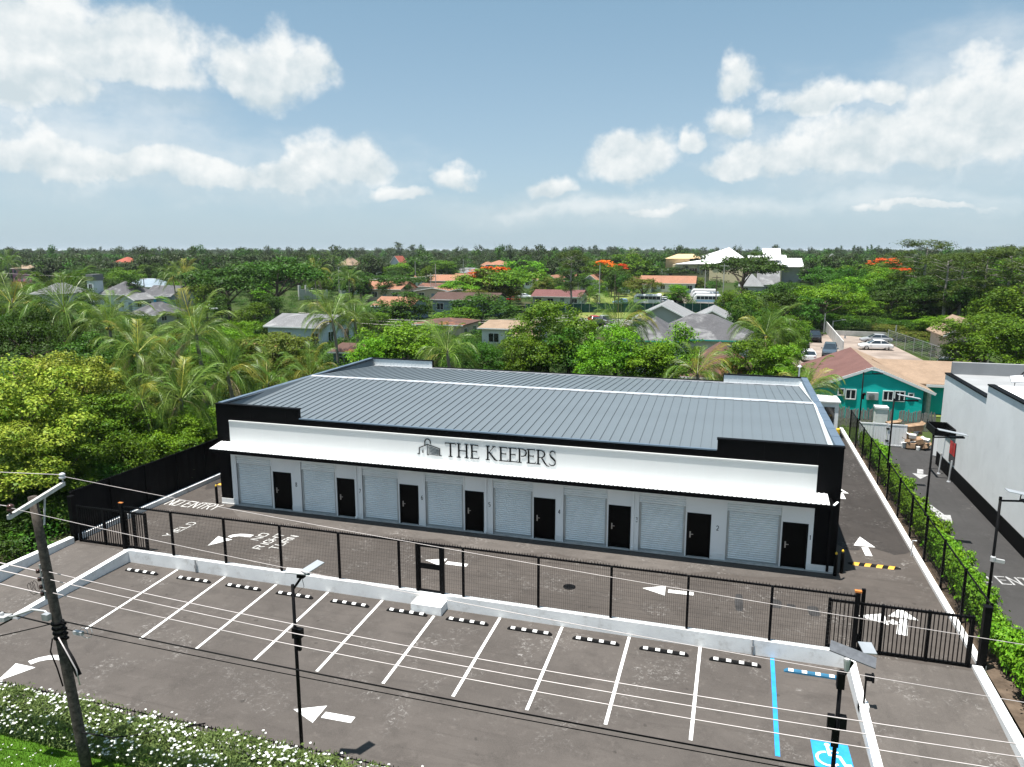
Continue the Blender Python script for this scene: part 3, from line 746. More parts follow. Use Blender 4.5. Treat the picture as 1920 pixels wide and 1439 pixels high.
# roof: two low slopes of standing-seam panels inside the parapet
RX0, RX1 = BX0 + .42, BX1 - .42
YM, ZE, ZT = 42.2, 5.13, 5.80
rf = MB(); rf.add([(RX0, BY0 + .2, ZE - .08), (RX1, BY0 + .2, ZE - .08), (RX1, YM, ZT - .08), (RX0, YM, ZT - .08), (RX1, BY1 - .2, ZE - .08), (RX0, BY1 - .2, ZE - .08)], [(0, 1, 2, 3), (3, 2, 4, 5)])
roof = rf.build('roof', 'roof_steel', bld)
npan = 67; pw = (RX1 - RX0) / npan
def panelmesh(y0, y1, z0, z1):
    m = MB(); hs = .045
    m.add([(0, y0, z0), (pw - .03, y0, z0), (pw - .03, y1, z1), (0, y1, z1), (pw - .03, y0, z0 + hs), (pw - .03, y1, z1 + hs), (pw, y0, z0 + hs), (pw, y1, z1 + hs), (pw, y0, z0), (pw, y1, z1)],
          [(0, 1, 2, 3), (1, 4, 5, 2), (4, 6, 7, 5), (6, 8, 9, 7), (0, 1, 4, 6, 8)])
    return m.mesh('roof_panel', 'roof_steel')
pf = panelmesh(BY0 + .02, YM, ZE, ZT); pr = panelmesh(BY1 - .22, YM, ZE, ZT)
for i in range(npan):
    for me in (pf, pr):
        o = link('roof_panel', me, roof); o.location = Vector((RX0 + i * pw, 0, 0)) - wloc(roof)
m = MB(); m.add([(RX0, YM - .22, ZT + .03), (RX1, YM - .22, ZT + .03), (RX1, YM, ZT + .075), (RX0, YM, ZT + .075), (RX1, YM + .22, ZT + .03), (RX0, YM + .22, ZT + .03), (RX0, YM - .22, ZT + .0), (RX1, YM - .22, ZT + .0)], [(0, 1, 2, 3), (3, 2, 4, 5), (6, 7, 1, 0)]); m.build('ridge_cap', 'flashing', roof)
m = MB(); m.box(RX0, RX1, BY1 - .40, BY1 - .205, ZE + .035, ZE + .075); m.build('eave_flashing', 'flashing', roof)
# small light closure pieces under the ridge and at the rear eave
for i in range(npan):
    if (i * 7) % 10 < 7:
        for (y, z) in ((YM - .30, ZT - .005), (BY1 - .55, ZE + .032)):
            m = MB(); m.box(RX0 + i * pw + .03, RX0 + (i + 1) * pw - .06, y, y + .07, z, z + .022); m.build('closure_strip', 'flashing', roof)
# sloping liners inside the side parapets, ribbed liner at the rear corners, copings
m = MB(); m.add([(BX0 + .2, BY0 + .2, PT - .08), (BX0 + .2, BY1 - .2, PT - .08), (RX0 + .02, BY1 - .2, ZE), (RX0 + .02, YM, ZT), (RX0 + .02, BY0 + .2, ZE), (BX0 + .2, YM, PT - .08 + .1)], [(0, 4, 3, 5), (5, 3, 2, 1)]); m.build('parapet_liner', 'roof_steel', bld, fix=False)
m = MB(); m.add([(BX1 - .2, BY0 + .2, PT - .08), (BX1 - .2, BY1 - .2, PT - .08), (RX1 - .02, BY1 - .2, ZE), (RX1 - .02, YM, ZT), (RX1 - .02, BY0 + .2, ZE), (BX1 - .2, YM, PT - .02)], [(0, 5, 3, 4), (5, 1, 2, 3)]); m.build('parapet_liner', 'liner_white', bld, fix=False)
for (a, b) in ((BX0 + .2, XS0 - .002), (XS1 + .002, BX1 - .2)):
    m = MB(); x = a; vv = []
    pts = []
    while x < b - .3:
        pts += [(x, 0), (x + .26, 0), (x + .27, .015), (x + .29, .015)]; x += .30
    pts.append((b, 0))
    for (xx, o_) in pts: vv += [(xx, BY1 - .205 - o_, ZE - .05), (xx, BY1 - .205 - o_, PT - .06)]
    m.add(vv, [(2 * i, 2 * i + 2, 2 * i + 3, 2 * i + 1) for i in range(len(pts) - 1)]); m.build('parapet_liner', 'liner_white', bld, fix=False)
def coping(x0, x1, y0, y1, z, mat):
    m = MB(); m.box(x0, x1, y0, y1, z - .06, z); return m.build('coping', mat, bld)
coping(BX0 - .03, XS0 + .03, BY0 - .03, BY0 + .26, PT, 'facade_black'); coping(XS1 - .03, BX1 + .03, BY0 - .03, BY0 + .26, PT, 'facade_black')
coping(XS0 + .03, XS1 - .03, BY0 - .02, BY0 + .12, PL + .003, 'coping_blue')
coping(BX0 - .03, XS0 + .03, BY1 - .24, BY1 + .03, PT, 'facade_black'); coping(XS1 - .03, BX1 + .03, BY1 - .24, BY1 + .03, PT, 'facade_black'); coping(XS0 + .03, XS1 - .03, BY1 - .24, BY1 + .03, PL, 'facade_black')
ncp = 22; l = (BY1 - BY0 - .5) / ncp
for i in range(ncp):
    for (x0, x1, mt) in ((BX1 - .33, BX1 + .04, 'coping_blue'), (BX0 - .04, BX0 + .24, 'coping_blue')):
        m = MB(); y = BY0 + .262 + i * l; zt = PT + (.0 if i % 2 else .006); m.box(x0, x1, y + .004, y + l - .004, zt - .06, zt); m.build('coping_section', mt, bld)
m = MB(); m.box(XS0 - .001, XS0 + .05, BY1 - .2, BY1, PL - .0, PT - .06); m.box(XS1 - .05, XS1 + .001, BY1 - .2, BY1, PL, PT - .06); m.build('step_cap', 'facade_black', bld)
m = MB(); m.box(XS1 + 4.75, XS1 + 4.83, BY1 + .05, BY1 + .4, 4.9, 6.4); m.lathe((XS1 + 4.8, BY1 + .22, 6.4), [(.16, 0), (.05, .12)], 10); m.build('flue', 'flashing', bld)
m = MB(); m.box(BX0 + .25, BX0 + .33, BY0 + .45, BY1 - .45, PT - .105, PT - .085); m.build('coping_drip', 'black_metal', bld)

# lettering on the sign panel
def FP(zx, zy): return aty(740 + zx / 5.3333, 780 + zy / 5.3333, BY0 - .06)
SGX = lambda zx, zy: FP(zx, zy)
def letter(polys, x0, x1, z0, z1, name):
    m = MB(); k = 0
    for pl in polys:
        yy = BY0 - .056 - .0012 * (k % 9); k += 1
        m.prism([(x0 + (x1 - x0) * u, z0 + (z1 - z0) * v) for u, v in pl], lambda u, v: (u, yy, v), (0, -.014, 0))
    return m.build(name, 'black_metal', sign)
def st(x, w=.13, y0=0, y1=1):
    w *= 1.0; return [(x - w / 2, y0), (x + w / 2, y0), (x + w / 2, y1), (x - w / 2, y1)]
def hb(x0, x1, y, h=.045):
    h = max(h, .05) * 1.15; return [(x0, y - h / 2), (x1, y - h / 2), (x1, y + h / 2), (x0, y + h / 2)]
def thick(pts, ws):
    L_, R_ = [], []
    for i, p in enumerate(pts):
        a = Vector(pts[max(i - 1, 0)]); b = Vector(pts[min(i + 1, len(pts) - 1)]); d = (b - a).normalized(); n = Vector((-d.y, d.x)) * (ws[i] * .5); p = Vector(p)
        L_.append(tuple(p + n)); R_.append(tuple(p - n))
    return [[L_[i], L_[i + 1], R_[i + 1], R_[i]] for i in range(len(pts) - 1)]
GL = {}
GL['T'] = [st(.5, .13), hb(.0, 1.0, .975, .05), hb(.32, .68, .015, .035), [(0, .95), (.04, .95), (.0, .84)], [(1, .95), (.96, .95), (1.0, .84)]]
GL['H'] = [st(.17, .13), st(.83, .13), hb(.2, .8, .5, .045), hb(0, .34, .015, .035), hb(0, .34, .985, .035), hb(.66, 1, .015, .035), hb(.66, 1, .985, .035)]
GL['E'] = [st(.22, .16), hb(.02, .88, .98, .045), hb(.25, .75, .53, .045), hb(.02, .95, .022, .05), [(.88, .96), (.88, .86), (.83, .96)], [(.95, .04), (1.0, .2), (.86, .04)], hb(.72, .76, .53, .14)]
GL['K'] = [st(.16, .13), hb(0, .33, .015, .035), hb(0, .33, .985, .035), *thick([(.2, .46), (.62, .9), (.72, .985)], [.05, .05, .04]), *thick([(.3, .56), (.75, .1), (.88, .02), (1.02, .0)], [.1, .13, .08, .03]), hb(.55, .85, .985, .035)]
GL['P'] = [st(.2, .15), hb(0, .42, .015, .035), hb(0, .3, .985, .035), *thick([(.2, .975), (.55, .97), (.8, .88), (.88, .72), (.78, .55), (.55, .46), (.35, .46)], [.045, .06, .11, .14, .11, .06, .04])]
GL['R'] = [st(.15, .12), hb(0, .32, .015, .035), hb(0, .24, .985, .035), *thick([(.15, .975), (.42, .97), (.6, .88), (.66, .72), (.58, .56), (.42, .48), (.22, .48)], [.045, .06, .09, .11, .09, .06, .04]), *thick([(.4, .5), (.66, .12), (.84, -.06), (1.02, -.1)], [.09, .11, .07, .03])]
GL['S'] = [*thick([(.82, .84), (.7, .95), (.45, 1.0), (.2, .9), (.14, .74), (.28, .6), (.6, .46), (.86, .32), (.88, .14), (.65, -.01), (.35, -.02), (.1, .05), (.04, .16)], [.04, .05, .08, .1, .12, .14, .16, .15, .12, .08, .06, .05, .03]), [(.80, .98), (.85, .98), (.85, .78), (.82, .8)]]
for ch, a, b, t, bt in (('T', 505, 612, 272, 405), ('H', 622, 740, 282, 417), ('E', 752, 848, 290, 430), ('K', 912, 1028, 305, 440), ('E', 1040, 1138, 318, 455),
                        ('E', 1134, 1230, 325, 463), ('P', 1228, 1330, 333, 470), ('E', 1318, 1414, 340, 478), ('R', 1415, 1545, 347, 483), ('S', 1540, 1616, 358, 494)):
    p0, p1 = FP(a, bt), FP(b, bt); q = FP((a + b) / 2, t)
    letter(GL[ch], p0.x, p1.x, 3.865, 4.575, 'letter')
# padlock-warehouse emblem
m = MB()
def emb(pts, wd):
    global _ek
    q = [FP(*p) for p in pts]
    for (a, b) in zip(q[:-1], q[1:]):
        d = Vector((b.x - a.x, b.z - a.z)); 
        if d.length < 1e-6: continue
        d.normalize(); n = Vector((-d.y, d.x)) * wd / 2; e = d * wd * .35; yy = BY0 - .056 - .001 * (_ek % 12); _ek += 1
        m.prism([(a.x + n.x - e.x, a.z + n.y - e.y), (b.x + n.x + e.x, b.z + n.y + e.y), (b.x - n.x + e.x, b.z - n.y + e.y), (a.x - n.x - e.x, a.z - n.y - e.y)], lambda u, v: (u, yy, v), (0, -.014, 0))
_ek = 0
emb([(231, 380), (246, 381), (246, 320), (322, 288)], .04); emb([(326, 288), (326, 388)], .026); emb([(343, 292), (343, 390)], .024)
emb([(330, 287), (450, 330), (450, 398), (469, 402)], .04); emb([(326, 389), (343, 391)], .03)
emb([(301, 290), (301, 258), (308, 241), (322, 232), (338, 234), (352, 247), (357, 262), (356, 278)], .045)
for i in range(6): emb([(353, 312 + 14.5 * i), (440, 341 + 11.5 * i)], .021)
emb([(283, 343), (283, 352)], .035); emb([(283, 352), (283, 367)], .05)
m.build('emblem', 'black_metal', sign)

# ================================================================== walls, kerbs, fences, gates
m = MB(); m.box(-27.0, 4.62, 26.02, 26.24, -.55, .10); fw_ = m.build('low_wall', 'white_wall'); tag(fw_, 'low white painted wall carrying the mesh fence along the parking bays', 'wall')
st_ = MB(); st_.box(-11.95, -10.62, 25.42, 26.018, -.52, -.14); tag(st_.build('concrete_step', 'white_wall'), 'white concrete step block below the pedestrian gate', 'step')
def ramped_wall(name, x0, x1, y0, y1, zt0, zt1, zb, label, mat='white_wall'):
    m = MB(); n = 8; vs = []
    for i in range(n + 1):
        t = i / n; y = y0 + (y1 - y0) * t; z = zt0 + (zt1 - zt0) * t
        vs += [(x0, y, zb), (x1, y, zb), (x1, y, z), (x0, y, z)]
    fs = [(0, 1, 2, 3), tuple(4 * n + k for k in (3, 2, 1, 0))]
    for i in range(n):
        for k in range(4): fs.append((4 * i + k, 4 * i + (k + 1) % 4, 4 * i + 4 + (k + 1) % 4, 4 * i + 4 + k))
    m.add(vs, fs); return tag(m.build(name, mat), label, 'wall')
ramped_wall('kerb_wall', 4.44, 4.68, 17.2, 26.0, -.36, .08, -.56, 'white kerb wall between the blue bay and the entrance ramp')
ramped_wall('kerb_wall', -26.98, -26.72, 20.3, 26.01, -.34, .06, -.56, 'white kerb wall between the exit ramp and the leftmost bay')
ramped_wall('boundary_wall', 8.42, 8.72, 17.0, 26.4, -.05, .12, -.56, 'white boundary kerb wall on the right of the entrance ramp')
ramped_wall('boundary_wall', 8.62, 8.85, 26.4, 62.0, .14, .14, -.1, 'long white kerb wall beside the right side drive and its hedge')
ramped_wall('boundary_wall', -30.42, -30.12, 14.0, 26.2, .22, .28, -.56, 'white boundary wall under trees left of the exit ramp')
ramped_wall('boundary_wall', -30.36, -30.14, 26.6, 62.0, .26, .26, -.1, 'white kerb wall at the foot of the tall black sheet fence')

def spikes(m, x0, x1, y, z, step=.11, h=.11, r=.012):
    n = int((x1 - x0) / step)
    for i in range(n):
        x = x0 + (i + .5) * (x1 - x0) / n
        m.add([(x - r, y - r, z), (x + r, y - r, z), (x + r, y + r, z), (x - r, y + r, z), (x, y, z + h)], [(0, 1, 4), (1, 2, 4), (2, 3, 4), (3, 0, 4)])
def wires(m, a, b, z0, z1, dx=.075, dz=.15, r=.0036):
    """welded mesh between two ground points"""
    a, b = Vector(a), Vector(b); L_ = (b - a).length; d = (b - a) / L_; n = Vector((-d.y, d.x))
    k = int(L_ / dx)
    for i in range(1, k):
        p = a + d * (i * L_ / k); q = [p - d * r - n * r, p + d * r - n * r, p + n * r]
        m.add([(v.x, v.y, z) for z in (z0, z1) for v in q], [(0, 1, 4, 3), (1, 2, 5, 4), (2, 0, 3, 5)])
    k = int((z1 - z0) / dz)
    for i in range(1, k):
        z = z0 + i * (z1 - z0) / k
        m.add([(a.x + n.x * r, a.y + n.y * r, z - r), (b.x + n.x * r, b.y + n.y * r, z - r), (b.x + n.x * r, b.y + n.y * r, z + r), (a.x + n.x * r, a.y + n.y * r, z + r), (a.x - n.x * r, a.y - n.y * r, z), (b.x - n.x * r, b.y - n.y * r, z)],
              [(0, 1, 2, 3), (3, 2, 5, 4), (4, 5, 1, 0)])
FY = 26.13
posts = [-26.98, -24.2, -21.34, -18.45, -15.57, -12.76, -9.92, -6.77, -3.9, -1.05, 1.87, 4.66]
fence = thing('mesh_fence', (-11, FY, .1), 'black welded mesh fence with spiked top rail on the low white wall', 'fence')
for i, x in enumerate(posts):
    hw = .045 if 0 < i < 11 else .075
    m = MB(); m.box(x - hw, x + hw, FY - hw, FY + hw, .1, 2.22 if 0 < i < 11 else 2.36); m.build('post', 'black_metal', fence)
for a, b in zip(posts[:-1], posts[1:]):
    segs = [(a, b)] if a != -12.76 else [(a, -11.93), (-10.81, b)]
    for (p, q) in segs:
        m = MB(); wires(m, (p + .045, FY), (q - .045, FY), .12, 2.2); tag(m.build('mesh_panel', 'wire_black', fence, fix=False), kind='stuff')
    m = MB(); m.box(a + .05, b - .05, FY - .03, FY + .03, 2.17, 2.235); m.build('top_rail', 'black_metal', fence)
    m = MB(); spikes(m, a + .05, b - .05, FY, 2.235); tag(m.build('spikes', 'black_metal', fence, fix=False), kind='stuff')
m = MB(); m.box(4.55, 4.77, FY - .07, FY + .07, 2.362, 2.43); m.build('rusty_post_cap', 'rust_orange', fence)
m = MB(); m.box(-27.1, -26.88, FY - .06, FY + .06, 2.362, 2.39); m.build('rusty_post_cap', 'rust_orange', fence)
# pedestrian gate
pg = thing('pedestrian_gate', (-11.37, FY, .1), 'narrow black pedestrian gate with lock rail in the mesh fence', 'gate')
for x in (-11.93, -10.81):
    m = MB(); m.box(x - .06, x + .06, FY - .06, FY + .06, .1, 2.165); m.build('gate_post', 'black_metal', pg)
for (z0, z1, nm) in ((.13, .2, 'bottom_rail'), (1.12, 1.34, 'lock_rail'), (2.06, 2.14, 'top_rail')):
    m = MB(); m.box(-11.86, -10.88, FY - .03, FY + .03, z0, z1); m.build(nm, 'black_metal', pg)
for x in (-11.82, -10.92):
    m = MB(); m.box(x - .035, x + .035, FY - .028, FY + .028, .2, 2.06); m.build('gate_stile', 'black_metal', pg)
m = MB(); wires(m, (-11.79, FY), (-10.95, FY), .2, 1.12); wires(m, (-11.79, FY), (-10.95, FY), 1.34, 2.06); tag(m.build('mesh_panel', 'wire_black', pg, fix=False), kind='stuff')

def slide_gate(x0, x1, y, zb0, zb1, zt, posts_, label, heavy):
    g_ = thing('sliding_gate', (x0, y, 0), label, 'gate')
    def zb(x): return zb0 + (zb1 - zb0) * (x - x0) / (x1 - x0)
    m = MB(); m.beam((x0, y, zb0 + .06), (x1, y, zb1 + .06), .07, .1); m.build('bottom_rail', 'black_metal', g_)
    m = MB(); m.box(x0, x1, y - .035, y + .035, zt - .08, zt); m.build('top_rail', 'black_metal', g_)
    m = MB(); spikes(m, x0, x1, y, zt, .12, .1); tag(m.build('spikes', 'black_metal', g_, fix=False), kind='stuff')
    for x in heavy:
        m = MB(); m.box(x - .05, x + .05, y - .05, y + .05, zb(x) + .0, zt + .02); m.build('stile', 'black_metal', g_)
    n = int(round((x1 - x0) / .135))
    for i in range(1, n):
        x = x0 + i * (x1 - x0) / n
        if min(abs(x - h) for h in heavy) < .07: continue
        m = MB(); m.box(x - .016, x + .016, y - .016, y + .016, zb(x) + .1, zt - .08); m.build('bar', 'black_metal', g_)
    return g_
gr = slide_gate(3.78, 8.36, 26.42, .02, .0, 1.86, (), 'black barred sliding gate across the entrance ramp', (3.83, 5.55, 7.0, 8.31))
gl = slide_gate(-30.0, -25.9, 26.42, .0, .03, 1.84, (), 'black barred sliding gate across the exit ramp', (-29.95, -28.4, -27.1, -26.6, -25.95))
for (x, y, lb) in ((8.72, 26.5, 'thick black gate post beside the hedge at the entrance'), (-30.4, 26.5, 'thick black gate post where the sheet fence begins')):
    m = MB(); m.box(x - .11, x + .11, y - .11, y + .11, -.1, 2.22); m.box(x - .13, x + .13, y - .13, y + .13, 2.222, 2.26); tag(m.build('gate_post', 'black_metal'), lb, 'post')
m = MB(); m.box(4.86, 4.98, 26.55, 26.65, 0, 2.3); m.box(4.8, 4.86, 26.5, 26.7, .3, .55); tag(m.build('gate_guide_post', 'black_metal'), 'slim black guide post just behind the entrance gate and rusty capped post', 'post')
# tall black sheet fence on the left boundary
sf = thing('sheet_fence', (-30.62, 44, 0), 'tall solid black sheet metal fence along the left boundary under the trees', 'fence')
y = 26.65
while y < 61:
    m = MB(); vs = []; 
    for k in range(9):
        vs.append((-30.62 + (.018 if k % 2 else -.018), y + k * 2.4 / 8))
    vv = []
    for (a, b) in vs: vv += [(a, b, 0), (a, b, 2.32)]
    m.add(vv, [(2 * i, 2 * i + 2, 2 * i + 3, 2 * i + 1) for i in range(8)]); m.build('sheet', 'black_sheet', sf, fix=False)
    m = MB(); m.box(-30.60, -30.52, y - .04, y + .04, 0, 2.36); m.build('post', 'black_metal', sf)
    y += 2.4
m = MB(); m.box(-30.66, -30.58, 26.6, y, 2.322, 2.38); m.build('top_rail', 'black_metal', sf)
m = MB()
for i in range(int((y - 26.6) / .12)):
    q = 26.65 + i * .12; m.add([(-30.63, q - .012, 2.38), (-30.61, q - .012, 2.38), (-30.61, q + .012, 2.38), (-30.63, q + .012, 2.38), (-30.62, q, 2.48)], [(0, 1, 4), (1, 2, 4), (2, 3, 4), (3, 0, 4)])
tag(m.build('spikes', 'black_metal', sf, fix=False), kind='stuff')
# mesh fence beside the right drive
rfn = thing('side_fence', (8.95, 42, 0), 'black mesh fence with posts between the side drive and the hedge', 'fence')
ys = [26.9 + 2.92 * i for i in range(12)]
for i, y in enumerate(ys):
    m = MB(); m.box(8.90, 8.99, y - .045, y + .045, -.1, 2.2); m.build('post', 'black_metal', rfn)
    if i < len(ys) - 1:
        m = MB(); m.box(8.925, 8.965, y + .05, ys[i + 1] - .05, 2.1, 2.16); m.build('top_rail', 'black_metal', rfn)
        m = MB(); wires(m, (8.945, y + .05), (8.945, ys[i + 1] - .05), .15, 2.1, .10, .2, .0042); tag(m.build('mesh_panel', 'wire_black', rfn, fix=False), kind='stuff')
# small standpipes on the low wall and by the side drive
for (x, y, z, h, lb) in ((-22.9, 26.0, -.5, .62, 'thin grey conduit pipe on the low wall near the second bay'), (1.32, 26.0, -.5, .62, 'thin grey conduit pipe on the low wall beside the blue line')):
    m = MB(); m.tube([(x, y - .03, z), (x, y - .03, z + h)], .03, 8); m.box(x - .045, x + .045, y - .07, y - .005, z + h * .35, z + h * .6); tag(m.build('conduit_pipe', 'galvanised'), lb, 'pipe')
m = MB(); m.tube([(8.55, 36.2, 0), (8.55, 36.2, .75), (8.72, 36.2, .75)], .035, 8); tag(m.build('standpipe', 'flashing'), 'bent white standpipe on the kerb beside the side drive', 'pipe')
# key pad post on the kerb of the entrance ramp
kp = thing('keypad_post', (4.58, 23.2, -.07), 'short black gooseneck keypad post on the kerb of the entrance ramp', 'post')
m = MB(); m.box(4.44, 4.72, 23.02, 23.36, -.3, -.02); m.build('footing', 'white_wall', kp)
m = MB(); m.tube([(4.58, 23.2, -.02), (4.58, 23.2, .88)], .03, 8); m.build('stem', 'black_metal', kp)
m = MB(); m.box(4.55, 4.74, 23.13, 23.27, .8, .98); m.box(4.74, 4.80, 23.10, 23.30, .77, 1.01); m.build('keypad', 'black_metal', kp)
# corner bollards
for (x, y, lb) in ((4.86, 32.86, 'black bollard in front of the right front corner of the storage building'), (5.17, 33.22, 'black bollard outside the right corner of the storage building, nearer the speed hump'), (-27.22, 32.95, 'black bollard with gold cap at the left front corner of the storage building')):
    b_ = thing('bollard', (x, y, 0), lb, 'bollard', 'bollards at the building corners')
    m = MB(); m.lathe((x, y, 0), [(.075, 0), (.075, .92), (.06, .97), (.02, .985)], 14); m.build('shaft', 'black_metal', b_, True)
    m = MB(); m.lathe((x, y, .985), [(.04, 0), (.055, .05), (.03, .1), (.01, .12)], 10); m.build('cap', 'yellow_post', b_, True)
# speed humps
def hump(x0, x1, y, z, label):
    h_ = thing('speed_hump', ((x0 + x1) / 2, y, z), label, 'speed hump')
    n = 9; L_ = (x1 - x0)
    for i in range(n):
        a, b = x0 + i * L_ / n, x0 + (i + 1) * L_ / n; hh = .055
        t = .45 if i == 0 else 1; u = .45 if i == n - 1 else 1
        m = MB(); pa = [(-.17 * t, 0), (-.12 * t, hh * .7 * t), (-.05, hh * t), (.05, hh * t), (.12 * t, hh * .7 * t), (.17 * t, 0)]; pb = [(-.17 * u, 0), (-.12 * u, hh * .7 * u), (-.05, hh * u), (.05, hh * u), (.12 * u, hh * .7 * u), (.17 * u, 0)]
        sk = .07
        def sh(k, v): return 0 if k in (0, n) else sk * (v / .17)
        vv = [(a + sh(i, q[0]), y + q[0], z + q[1]) for q in pa] + [(b + sh(i + 1, q[0]), y + q[0], z + q[1]) for q in pb]
        m.add(vv, [(k, k + 1, k + 7, k + 6) for k in range(5)] + [tuple(range(6)), tuple(range(11, 5, -1))])
        m.build('stripe', 'bump_yellow' if i % 2 == 1 else 'rubber', h_)
hump(5.6, 7.78, 34.45, .0, 'black and yellow speed hump across the right side drive')
hump(-29.6, -27.3, 35.9, .0, 'black and yellow speed hump across the left side drive')
# wheel stops
ords = ['first', 'second', 'third', 'fourth', 'fifth', 'sixth', 'seventh', 'eighth', 'ninth', 'tenth', 'eleventh']
for i, xc in enumerate([-25.28, -22.43, -19.84, -17.28, -14.65, -12.05, -9.45, -6.88, -4.3, -1.78, .72, 3.25]):
    blue = i == 11
    o = thing('wheel_stop', (xc, 25.25, -.5), 'blue wheel stop with white patches in the accessible bay' if blue else 'black rubber wheel stop with white patches in the %s bay from the left' % (ords[i]), 'wheel stop', 'wheel stops of the parking bays')
    L_ = .89; pr_ = [(-.08, 0), (-.075, .06), (-.04, .105), (.04, .105), (.075, .06), (.08, 0)]
    m = MB(); xs = [(-L_, .8, .35), (-L_ + .1, 1, 1), (L_ - .1, 1, 1), (L_, .8, .35)]; vv = []
    for (x, sy, sz) in xs: vv += [(xc + x, 25.25 + a * sy, -.5 + b * sz) for a, b in pr_]
    m.add(vv, [(6 * j + k, 6 * j + k + 1, 6 * j + 7 + k, 6 * j + 6 + k) for j in range(3) for k in range(5)] + [tuple(range(6)), tuple(range(23, 17, -1))]); m.build('body', 'stop_blue' if blue else 'rubber', o)
    for k in range(4):
        x = xc - .66 + k * .44
        m = MB(); vv = [(x + sx * .085, 25.25 + a * 1.03, -.5 + b * 1.02 + .002) for sx in (-1, 1) for a, b in pr_[1:5]]
        m.add(vv, [(0, 1, 5, 4), (1, 2, 6, 5), (2, 3, 7, 6)]); m.build('white_patch', 'stop_white', o, fix=False)

# ================================================================== lamps and the utility pole
def solar_lamp(base, top, label, kind):
    x, y, z = base; o = thing('lamp_post', base, label, 'lamp post', 'solar lamp posts')
    m = MB(); m.tube([(x, y, z), (x, y, top)], .055, 10, .045); m.build('post', 'black_metal', o, True)
    m = MB(); m.box(x - .14, x + .14, y - .14, y + .14, z, z + .03); m.build('base_plate', 'black_metal', o)
    if kind == 'lot':
        m = MB(); m.beam((x, y, top - .15), (x + .28, y + .12, top + .28), .06, .06); m.box(x + .1, x + .3, y + .06, y + .2, top + .18, top + .27); m.build('arm', 'black_metal', o)
        p = MB(); p.obox((x + .42, y + .35, top + .42), (.11, .27, .06), (.14, -.05, -.0), (0, 0, .012)); pn = p.build('solar_panel', 'solar_back', o)
        p = MB(); p.obox((x + .12, y + .12, top + .345), (.34, .07, -.02), (-.03, .09, .03), (0, 0, .014)); p.build('lamp_head', 'lamp_grey', o)
        m = MB(); m.box(x + .05, x + .21, y - .05, y + .1, top - 1.55, top - 1.3); m.box(x - .07, x + .07, y - .07, y + .07, top - 1.58, top - 1.28); m.build('control_box', 'black_metal', o)
        m = MB(); m.box(x + .07, x + .15, y - .03, y + .05, top - 1.95, top - 1.57); m.build('camera', 'black_metal', o)
        m = MB(); m.tube([(x + .25, y + .1, top + .15), (x + .32, y + .06, top - .05), (x + .2, y + .05, top - .15), (x + .03, y, top - .35)], .008, 5); m.build('cable', 'cable_black', o)
    elif kind == 'lotr':
        m = MB(); m.beam((x, y, top - .2), (x + .22, y + .1, top + .2), .07, .07); m.box(x - .08, x + .08, y - .08, y + .08, top - .42, top - .05); m.build('arm', 'black_metal', o)
        p = MB(); p.obox((x + .22, y + .12, top + .36), (.46, -.11, -.08), (.03, .14, .05), (0, 0, .013)); p.build('solar_panel', 'solar', o)
        p = MB(); p.obox((x + .56, y + .42, top + .40), (.15, .06, -.02), (-.04, .15, .05), (0, 0, .012)); p.build('solar_panel', 'solar_back', o)
        p = MB(); p.lathe((x + .1, y + .02, top + .0), [(.05, 0), (.075, .25), (.075, .3), (.03, .32)], 10); p.build('sensor', 'lamp_grey', o)
        m = MB(); m.box(x - .2, x - .05, y - .07, y + .07, top - 1.45, top - 1.12); m.box(x + .05, x + .19, y - .08, y + .08, top - 1.42, top - 1.1); m.box(x - .1, x + .06, y - .09, y - .05, top - 1.85, top - 1.42); m.build('control_box', 'black_metal', o)
    else:
        m = MB(); m.beam((x, y, top - .02), (x + .75, y + .02, top + .03), .05, .06); m.beam((x, y, top - .02), (x, y, top + .12), .08, .08); m.build('arm', 'black_metal', o)
        p = MB(); p.obox((x + .98, y + .02, top + .05), (.30, .0, .02), (0, .16, 0), (0, 0, .03)); p.build('lamp_head', 'black_metal', o)
        p = MB(); p.obox((x + .78, y + .02, top + .28), (.62, .0, -.10), (.0, .19, .0), (0, 0, .012)); p.build('solar_panel', 'solar_back', o)
        m = MB(); m.tube([(x + .6, y + .02, top + .04), (x + .62, y + .02, top + .26)], .02, 6); m.build('bracket', 'black_metal', o)
    return o
solar_lamp((-11.18, 16.28, -.5), 4.98, 'slim black solar lamp post beside the flowering hedge, left of the two in the lot', 'lot')
solar_lamp((2.72, 16.35, -.5), 4.83, 'black solar lamp post in front of the accessible bay symbol', 'lotr')
for (y, t, lb) in ((28.75, 5.3, 'nearest black solar lamp post in the hedge beside the side driveway'), (38.1, 5.3, 'second nearest black solar lamp post beside the side driveway hedge'),
                   (47.3, 5.25, 'third black solar lamp post, in front of the white enclosure doors'), (58.2, 5.1, 'farthest black solar lamp post, in front of the teal house window')):
    l_ = solar_lamp((9.42, y, -.03), t, lb, 'side')
    if y < 30:
        m = MB(); m.lathe((9.42, y, 3.0), [(.09, 0), (.09, .16), (.06, .2)], 10); m.beam((9.5, y, 3.05), (9.78, y, 3.02), .1, .12); m.build('camera', 'lamp_grey', l_)
    if y > 57:
        m = MB(); m.lathe((9.58, y, 3.5), [(.1, 0), (.12, .12), (.06, .2)], 10); m.box(9.42, 9.6, y - .03, y + .03, 3.2, 3.55); m.build('camera', 'black_metal', l_)
